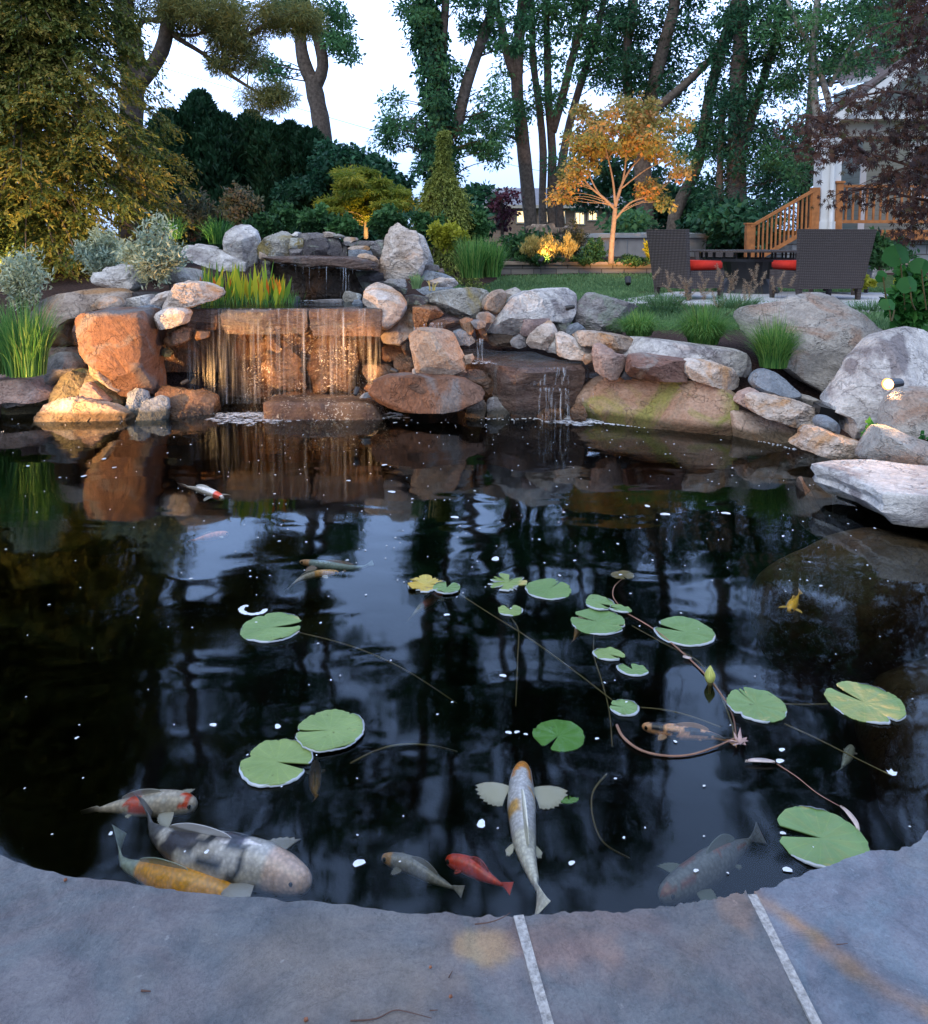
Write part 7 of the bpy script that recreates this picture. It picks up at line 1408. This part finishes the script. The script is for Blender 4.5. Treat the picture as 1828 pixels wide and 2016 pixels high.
for k in range(4):
    mb = MB(); r = .05 + .008 * k; m = 7; V = []
    for yy in (-.22, .22): V += [(math.cos(q / m * 6.283 + k) * r * (1 + .3 * math.sin(q * 2.1 + k)), yy, math.sin(q / m * 6.283 + k) * r * (1 + .2 * math.cos(q * 1.7))) for q in range(m)]
    mb.add(V, [tuple(range(m)), tuple(range(2*m-1, m-1, -1))] + [(q, m+q, m+(q+1) % m, (q+1) % m) for q in range(m)]); o = mb.go('firewood_log', M['log'], origin=(0, 0, 0)); protos.append(o)
first = [True] * 4; row = 0
for row in range(6):
    for i in range(8 if row < 5 else 5):
        k = int(rg.integers(0, 4)); o = protos[k] if first[k] else protos[k].copy()
        if not first[k]: COL.objects.link(o)
        first[k] = False; o.location = (cxl - .38 + i * .105 + rg.normal() * .012 + (.03 if row % 2 else 0), 15.97 + rg.normal() * .03, 1.175 + row * .088 + (i * .012 if row > 3 else 0)); o.rotation_euler = (rg.normal() * .06, rg.uniform(0, 6), rg.normal() * (.12 if row < 5 else .6)); setp(o, 'split log stacked in the firewood pile', 'log', LG)
# ================================================================= far building
def fb():
    Y = 46; x0 = P(905, 400, Y)[0]; x1 = P(1440, 400, Y)[0]; ze = P(900, 405, Y)[2]; zr = P(900, 370, Y + 5)[2]; root = empty('far_building', ((x0 + x1) / 2, Y, 1.0), 'long low brick building with a grey roof and lit windows beyond the trees', 'building')
    mb = MB(); mb.box(((x0 + x1) / 2, Y + 5, (1 + ze) / 2), (x1 - x0, 10, ze - 1)); mb.go('wall', M['brick'], root)
    mb = MB(); e_ = .5; V = [(x0 - e_, Y - e_, ze), (x1 + e_, Y - e_, ze), (x1 + e_, Y + 10.5, ze), (x0 - e_, Y + 10.5, ze), (x0 - e_, Y + 5, zr), (x1 + e_, Y + 5, zr)]; mb.add(V, [(0, 1, 5, 4), (2, 3, 4, 5), (1, 2, 5), (3, 0, 4), (0, 3, 2, 1)]); mb.go('roof', M['roofgrey'], root)
    mb = MB(); mb.box(((x0 + x1) / 2, Y - e_ - .05, ze - .06), (x1 - x0 + 1, .1, .18)); mb.go('fascia', M['cream_paint'], root)
    for xa, xb, ya, yb, lit in [(980, 996, 422, 448, 0), (1019, 1051, 416, 437, 1), (1071, 1083, 417, 436, 1), (1098, 1112, 416, 437, 1), (1134, 1150, 419, 440, 1), (1160, 1175, 415, 432, 1), (1200, 1225, 418, 438, 0), (1260, 1285, 418, 438, 0), (1367, 1379, 415, 442, 0), (1350, 1358, 415, 442, 0)]:
        a = P(xa, yb, Y - .06); b = P(xb, ya, Y - .06); mb = MB(); w_ = .08; cx_ = (a[0] + b[0]) / 2; cz = (a[2] + b[2]) / 2; W_ = b[0] - a[0]; H_ = b[2] - a[2]
        mb.box((cx_, Y - .05, b[2] + w_/2), (W_ + .16, .1, w_)); mb.box((cx_, Y - .05, a[2] - w_/2), (W_ + .16, .1, w_)); mb.box((a[0] - w_/2, Y - .05, cz), (w_, .1, H_)); mb.box((b[0] + w_/2, Y - .05, cz), (w_, .1, H_)); mb.box((cx_, Y - .045, cz), (.05, .07, H_)); f = mb.go('window', M['cream_paint'] if lit else M['darkmetal'], root)
        mb = MB(); mb.box((cx_, Y - .02, cz), (W_, .02, H_)); mb.go('pane', M['window_lit'] if lit else M['glass_dark'], f)
fb()
mb = MB(); xx = P(1418, 450, 30)[0]; mb.tube([(xx, 30, 1), (xx, 30, P(1418, 412, 30)[2])], .04, 8); setp(mb.go('pole', M['barkpale']), 'thin grey pole at the far brick corner', 'pole')
# power line
mb = MB(); mb.tube(spline([P(180, 90, 30), P(560, 205, 30), P(870, 292, 30), P(1150, 352, 30), P(1500, 400, 30)], 50), .008, 5); setp(mb.go('power_line', M['darkmetal']), 'thin overhead wire crossing the sky', 'wire')
# ================================================================= patio and furniture
pz = .665
mb = MB(); q = lambda x, y: tuple(W(x, y, pz)[:2]); mb.prism([q(1175, 596), q(1500, 597), q(1700, 604), q(1960, 600), q(1960, 578), q(1560, 574), q(1330, 574), q(1250, 585)], .38, pz); setp(mb.go('patio', M['patio'], origin=(0, 0, pz)), kind='structure')
def chair(loc, face, w_=.8, label='', cushion=True, top=.86):
    loc = np.array(loc, float); f = np.array((face[0], face[1], 0)) / math.hypot(*face); s_ = np.array((-f[1], f[0], 0)); up = np.array((0, 0, 1)); root = empty('patio_chair', loc, label, 'chair', 'dark wicker patio chairs')
    Mx = np.stack((s_, f, up), 1); d_ = .62; T = lambda a, b, c: loc + Mx @ np.array((a, b, c))
    def hexa(pts, name, mat, par=root): mb = MB(); mb.add([T(*p) for p in pts], [(0, 3, 2, 1), (4, 5, 6, 7), (0, 1, 5, 4), (1, 2, 6, 5), (2, 3, 7, 6), (3, 0, 4, 7)]); return mb.go(name, M[mat], par)
    h = w_ / 2
    # back flares outwards and leans
    hexa([(-h*.88, -d_/2, .14), (h*.88, -d_/2, .14), (h*.88, -d_/2 + .06, .14), (-h*.88, -d_/2 + .06, .14), (-h*1.05, -d_/2 - .10, top), (h*1.05, -d_/2 - .10, top), (h*1.05, -d_/2 - .04, top), (-h*1.05, -d_/2 - .04, top)], 'back', 'wicker')
    hexa([(-h*.86, -d_/2 + .062, .14), (h*.86, -d_/2 + .062, .14), (h*.86, d_/2, .14), (-h*.86, d_/2, .14), (-h*.86, -d_/2 + .062, .36), (h*.86, -d_/2 + .062, .36), (h*.86, d_/2, .36), (-h*.86, d_/2, .36)], 'seat', 'wicker')
    for sg in (-1, 1):
        a = sg * h * .86; b = sg * h * 1.0; lo, hi = (a, b) if a < b else (b, a)
        if w_ > .6: hexa([(lo, -d_/2 + .063, .141), (hi, -d_/2 + .063, .141), (hi, d_/2 - .02, .141), (lo, d_/2 - .02, .141), (lo, -d_/2 - .0, .60), (hi, -d_/2 - .0, .60), (hi, d_/2 + .02, .60), (lo, d_/2 + .02, .60)], 'arm', 'wicker') if False else None
        for sy_ in (-1, 1): x_ = sg * (h * .82); y_ = sy_ * (d_/2 - .04); hexa([(x_-.022, y_-.022, 0), (x_+.022, y_-.022, 0), (x_+.022, y_+.022, 0), (x_-.022, y_+.022, 0), (x_-.03, y_-.03, .139), (x_+.03, y_-.03, .139), (x_+.03, y_+.03, .139), (x_-.03, y_+.03, .139)], 'leg', 'wicker')
    if cushion:
        bm = bmesh.new(); c = T(0, .04, .42); bmesh.ops.create_cube(bm, size=1); bmesh.ops.scale(bm, vec=(w_ * .84, d_ * .86, .11), verts=bm.verts); bmesh.ops.bevel(bm, geom=list(bm.edges), offset=.022, segments=3, affect='EDGES'); V = np.array([v.co[:] for v in bm.verts]) @ Mx.T + c; Fq = [[v.index for v in f_.verts] for f_ in bm.faces]; bm.free(); mk('cushion', V, Fq, M['red_cloth'], root, smooth=True)
    return root
def on(x, Y): p = P(x, 500, Y); return (p[0], Y, pz)
chair(on(1358, 9.9), (.88, .48), .66, 'dark wicker chair at the left of the dining table, turned half away')
chair(on(1607, 9.85), (-.22, 1), 1.00, 'wide dark wicker chair seen from behind at the right')
chair(on(1655, 10.9), (-.75, .65), .78, 'dark wicker chair partly hidden behind the wide one')
chair(on(1425, 12.4), (.1, -1), .62, 'low wicker seat glimpsed under the far side of the dining table', False, .56)
c = np.array(on(1475, 11.1)); root = empty('dining_table', c, 'round dark dining table with a slatted rim between the wicker chairs', 'table')
mb = MB(); cz = P(1475, 492, 11.1)[2]; rt = .68
mb.prism([(c[0] + rt * 1.25 * math.cos(a), c[1] + rt * math.sin(a)) for a in np.linspace(0, 6.283, 41)[:-1]], cz - .025, cz); mb.go('table_top', M['wicker'], root)
mb = MB(); mb.prism([(c[0] + rt * 1.0 * math.cos(a), c[1] + rt * .8 * math.sin(a)) for a in np.linspace(0, 6.283, 41)[:-1]], cz - .15, cz - .11)
for a in np.linspace(0, 6.283, 25)[:-1]: mb.bar((c[0] + rt * .98 * math.cos(a), c[1] + rt * .78 * math.sin(a), cz - .11), (c[0] + rt * .98 * math.cos(a), c[1] + rt * .78 * math.sin(a), cz - .026), .03, .02, up=(1, 0, 0))
mb.go('rim', M['darkmetal'], root)
mb = MB(); mb.tube([(c[0], c[1], pz), (c[0], c[1], pz + .06), (c[0], c[1], pz + .2), (c[0], c[1], cz - .151)], [.42, .40, .30, .36], 20); mb.go('pedestal', M['darkmetal'], root)
# ================================================================= the house
def house():
    Y = 15.5; root = empty('house', P(1760, 480, Y + 2), 'house with a white gabled porch and cedar deck at the right edge', 'house')
    cxl, cxr = P(1617, 400, Y)[0], P(1655, 400, Y)[0]; ztop = P(1640, 268, Y)[2]; zdk = P(1640, 452, Y)[2]; w_ = cxr - cxl
    mb = MB(); mb.box(((cxl + cxr) / 2, Y + w_ / 2, (zdk + ztop) / 2), (w_, w_, ztop - zdk)); mb.box(((cxl + cxr) / 2, Y + w_ / 2, zdk + .08), (w_ + .08, w_ + .08, .16)); mb.box(((cxl + cxr) / 2, Y + w_ / 2, ztop - .08), (w_ + .1, w_ + .1, .16)); mb.go('column', M['white_paint'], root)
    mb = MB(); ds_ = P(1638, 400, Y - .1)[0]; mb.tube([(ds_ + .02, Y - .06, ztop - .3), (ds_ + .02, Y - .06, zdk + .35), (ds_ + .0, Y - .10, zdk + .15), (ds_ - .02, Y - .12, zdk - .5)], .045, 8); mb.go('downspout', M['white_paint'], root)
    # deck
    xr = cxr + 5.5; mb = MB(); mb.box(((cxl + xr) / 2, Y + 1.7, zdk - .10), (xr - cxl, 3.3, .20)); mb.go('deck', M['cedar'], root)
    mb = MB(); mb.box(((cxl + xr) / 2 + .2, Y + 1.8, (zdk - .2 + .9) / 2 - .002), (xr - cxl - .4, 3.0, zdk - .2 - .9)); mb.go('foundation', M['stonefound'], root)
    zr = P(1655, 366, Y)[2]; zb = P(1655, 436, Y)[2]; mb = MB(); px = P(1652, 400, Y - .0)[0]; n0 = px
    mb.box((n0, Y + .02, (zdk - .2 + zr + .05) / 2), (.13, .13, zr + .05 - zdk + .2)); mb.box((n0, Y + .02, zr + .075), (.17, .17, .04)); mb.bar((n0, Y + .03, zr), (xr, Y + .03, zr), .09, .05); mb.bar((n0, Y + .03, zb), (xr, Y + .03, zb), .05, .06)
    x = n0 + .16
    while x < xr: mb.box((x, Y + .03, (zr + zb) / 2), (.035, .035, zr - zb)); x += .135
    for q in (n0 + 2.2, n0 + 4.3): mb.box((q, Y + .02, (zdk + zr) / 2 + .02), (.11, .11, zr - zdk + .1))
    mb.go('deck_railing', M['cedar'], root)
    # stairs and their railing, running down to the left
    tpx = P(1607, 372, Y - .05); btx = P(1478, 446, Y - .05); mb = MB()
    mb.box((tpx[0], Y - .02, (zdk - .3 + tpx[2] + .03) / 2), (.15, .13, tpx[2] + .03 - zdk + .3)); mb.box((btx[0], Y - .02, (.95 + btx[2] + .03) / 2), (.15, .13, btx[2] + .06 - .95)); mb.box((btx[0], Y - .02, btx[2] + .06), (.19, .17, .03))
    mb.bar(tpx, btx, .09, .05); dn = np.array((0, 0, -.80)); mb.bar(tpx + dn * .9, btx + dn * .9, .05, .07)
    for k in range(1, 15): f = k / 15; a = tpx + (btx - tpx) * f; mb.bar(a, a + dn * .9, .032, .032, up=(0, 1, 0))
    mb.go('stair_railing', M['cedar'], root)
    mb = MB(); V = []; nst = 7
    for k in range(nst): f0 = k / nst; a = tpx + (btx - tpx) * (k + .5) / nst; zt = zdk - .17 * k - .1; mb.box((a[0], Y + .75, (zt + .8) / 2), (abs(btx[0] - tpx[0]) / nst - .002, 1.3, max(.1, zt - .8)))
    mb.go('stairs', M['stonefound'], root)
    # wall behind the porch with corner board and window
    wx = P(1697, 350, Y + 3.2)[0]; mb = MB(); mb.box(((wx + xr + 2) / 2, Y + 4.2, (zdk + ztop + .3) / 2), (xr + 2 - wx, 2, ztop + .3 - zdk)); mb.go('wall', M['siding'], root)
    mb = MB(); mb.box((wx + .03, Y + 3.19, (zdk + ztop) / 2), (.14, .03, ztop - zdk)); mb.go('corner_board', M['white_paint'], root)
    mb = MB(); mb.box((wx + 1.6, Y + 3.18, zdk + 1.4), (1.0, .04, 1.3)); f = mb.go('window', M['white_paint'], root); mb = MB(); mb.box((wx + 1.6, Y + 3.155, zdk + 1.4), (.84, .02, 1.14)); mb.go('pane', M['glass_dark'], f)
    # porch beam, gable, roof
    zb0 = P(1655, 268, Y)[2]; mb = MB(); mb.box(((cxl + xr) / 2, Y + .3, zb0 + .17), (xr - cxl, .5, .32)); mb.go('porch_beam', M['cream_paint'], root)
    ax, az = P(1600, 252, Y)[0], P(1600, 252, Y)[2]; bx, bz = P(1870, 60, Y)[0], P(1870, 60, Y)[2]; cx_, cz_ = 2 * bx - ax, az
    mb = MB(); th = .32; dy0, dy1 = Y - .35, Y - .27; mb.add([(ax, dy0, az - th * .5), (bx, dy0, bz - th), (bx, dy0, bz), (ax, dy0, az), (ax, dy1, az - th * .5), (bx, dy1, bz - th), (bx, dy1, bz), (ax, dy1, az)], [(0, 1, 2, 3), (7, 6, 5, 4), (0, 4, 5, 1), (1, 5, 6, 2), (2, 6, 7, 3), (3, 7, 4, 0)])
    mb.add([(bx, dy0, bz - th), (cx_, dy0, cz_ - th * .5), (cx_, dy0, cz_), (bx, dy0, bz), (bx, dy1, bz - th), (cx_, dy1, cz_ - th * .5), (cx_, dy1, cz_), (bx, dy1, bz)], [(0, 1, 2, 3), (7, 6, 5, 4), (0, 4, 5, 1), (1, 5, 6, 2), (2, 6, 7, 3), (3, 7, 4, 0)]); mb.go('rake_board', M['white_paint'], root)
    mb = MB(); mb.add([(ax + .4, Y + .1, zb0 + .33), (cx_ - .4, Y + .1, zb0 + .33), (bx, Y + .1, bz - .15), (ax + .4, Y + .2, zb0 + .33), (cx_ - .4, Y + .2, zb0 + .33), (bx, Y + .2, bz - .15)], [(0, 1, 2), (5, 4, 3), (0, 3, 4, 1), (1, 4, 5, 2), (2, 5, 3, 0)]); mb.go('gable', M['siding'], root)
    mb = MB(); mb.box(((ax + xr) / 2 + .2, Y - .08, zb0 + .37), (xr - ax, .28, .14)); mb.go('eave_trim', M['white_paint'], root)
    mb = MB(); o_ = .06; mb.add([(ax - .1, Y - .36, az + o_), (bx, Y - .36, bz + o_ + .04), (bx, Y + .12, bz + o_ + .04), (ax - .1, Y + .12, az + o_), (ax - .1, Y - .36, az + .005), (bx, Y - .36, bz + .005), (bx, Y + .12, bz + .005), (ax - .1, Y + .12, az + .005)], [(0, 1, 2, 3), (7, 6, 5, 4), (0, 4, 5, 1), (2, 6, 7, 3), (3, 7, 4, 0)])
    mb.add([(cx_ + .1, Y - .36, cz_ + o_), (bx, Y - .36, bz + o_ + .042), (bx, Y + .12, bz + o_ + .042), (cx_ + .1, Y + .12, cz_ + o_), (cx_ + .1, Y - .36, cz_ + .005), (bx, Y - .36, bz + .005), (bx, Y + .12, bz + .005), (cx_ + .1, Y + .12, cz_ + .005)], [(3, 2, 1, 0), (4, 5, 6, 7), (1, 5, 4, 0), (3, 7, 6, 2), (0, 4, 7, 3)]); mb.go('porch_roof', M['shingle'], root)
    # main roof eave behind with gutter and a dormer cheek
    YB = Y + 6.2
    for (xa, ya, xb, yb, nm) in [(1658, 160, 1960, 95, 'main_roof'), (1755, 98, 1990, 55, 'upper_roof')]:
        a = P(xa, ya, YB); b = P(xb, yb, YB); mb = MB(); up = np.array((.8, 3.0, 1.3)); V = [a, b, b + up, a + up, a - (0, 0, .12), b - (0, 0, .12), b + up - (0, 0, .12), a + up - (0, 0, .12)]; mb.add(V, [(0, 1, 2, 3), (7, 6, 5, 4), (0, 4, 5, 1), (1, 5, 6, 2), (2, 6, 7, 3), (3, 7, 4, 0)]); r_ = mb.go(nm, M['shingle'], root)
        mb = MB(); mb.bar(a + (0, -.08, -.08), b + (0, -.08, -.08), .12, .14); mb.go('gutter', M['white_paint'], r_)
        YB += 1.2
    a = P(1700, 165, Y + 7); mb = MB(); mb.box((a[0] + 2.4, Y + 8.2, a[2] - 1.2), (4.4, 2, 2.6)); mb.go('upper_wall', M['siding'], root); mb = MB(); mb.box((a[0] + .2, Y + 7.17, a[2] - 1.2), (.16, .05, 2.6)); mb.go('upper_corner_board', M['white_paint'], root)
house()
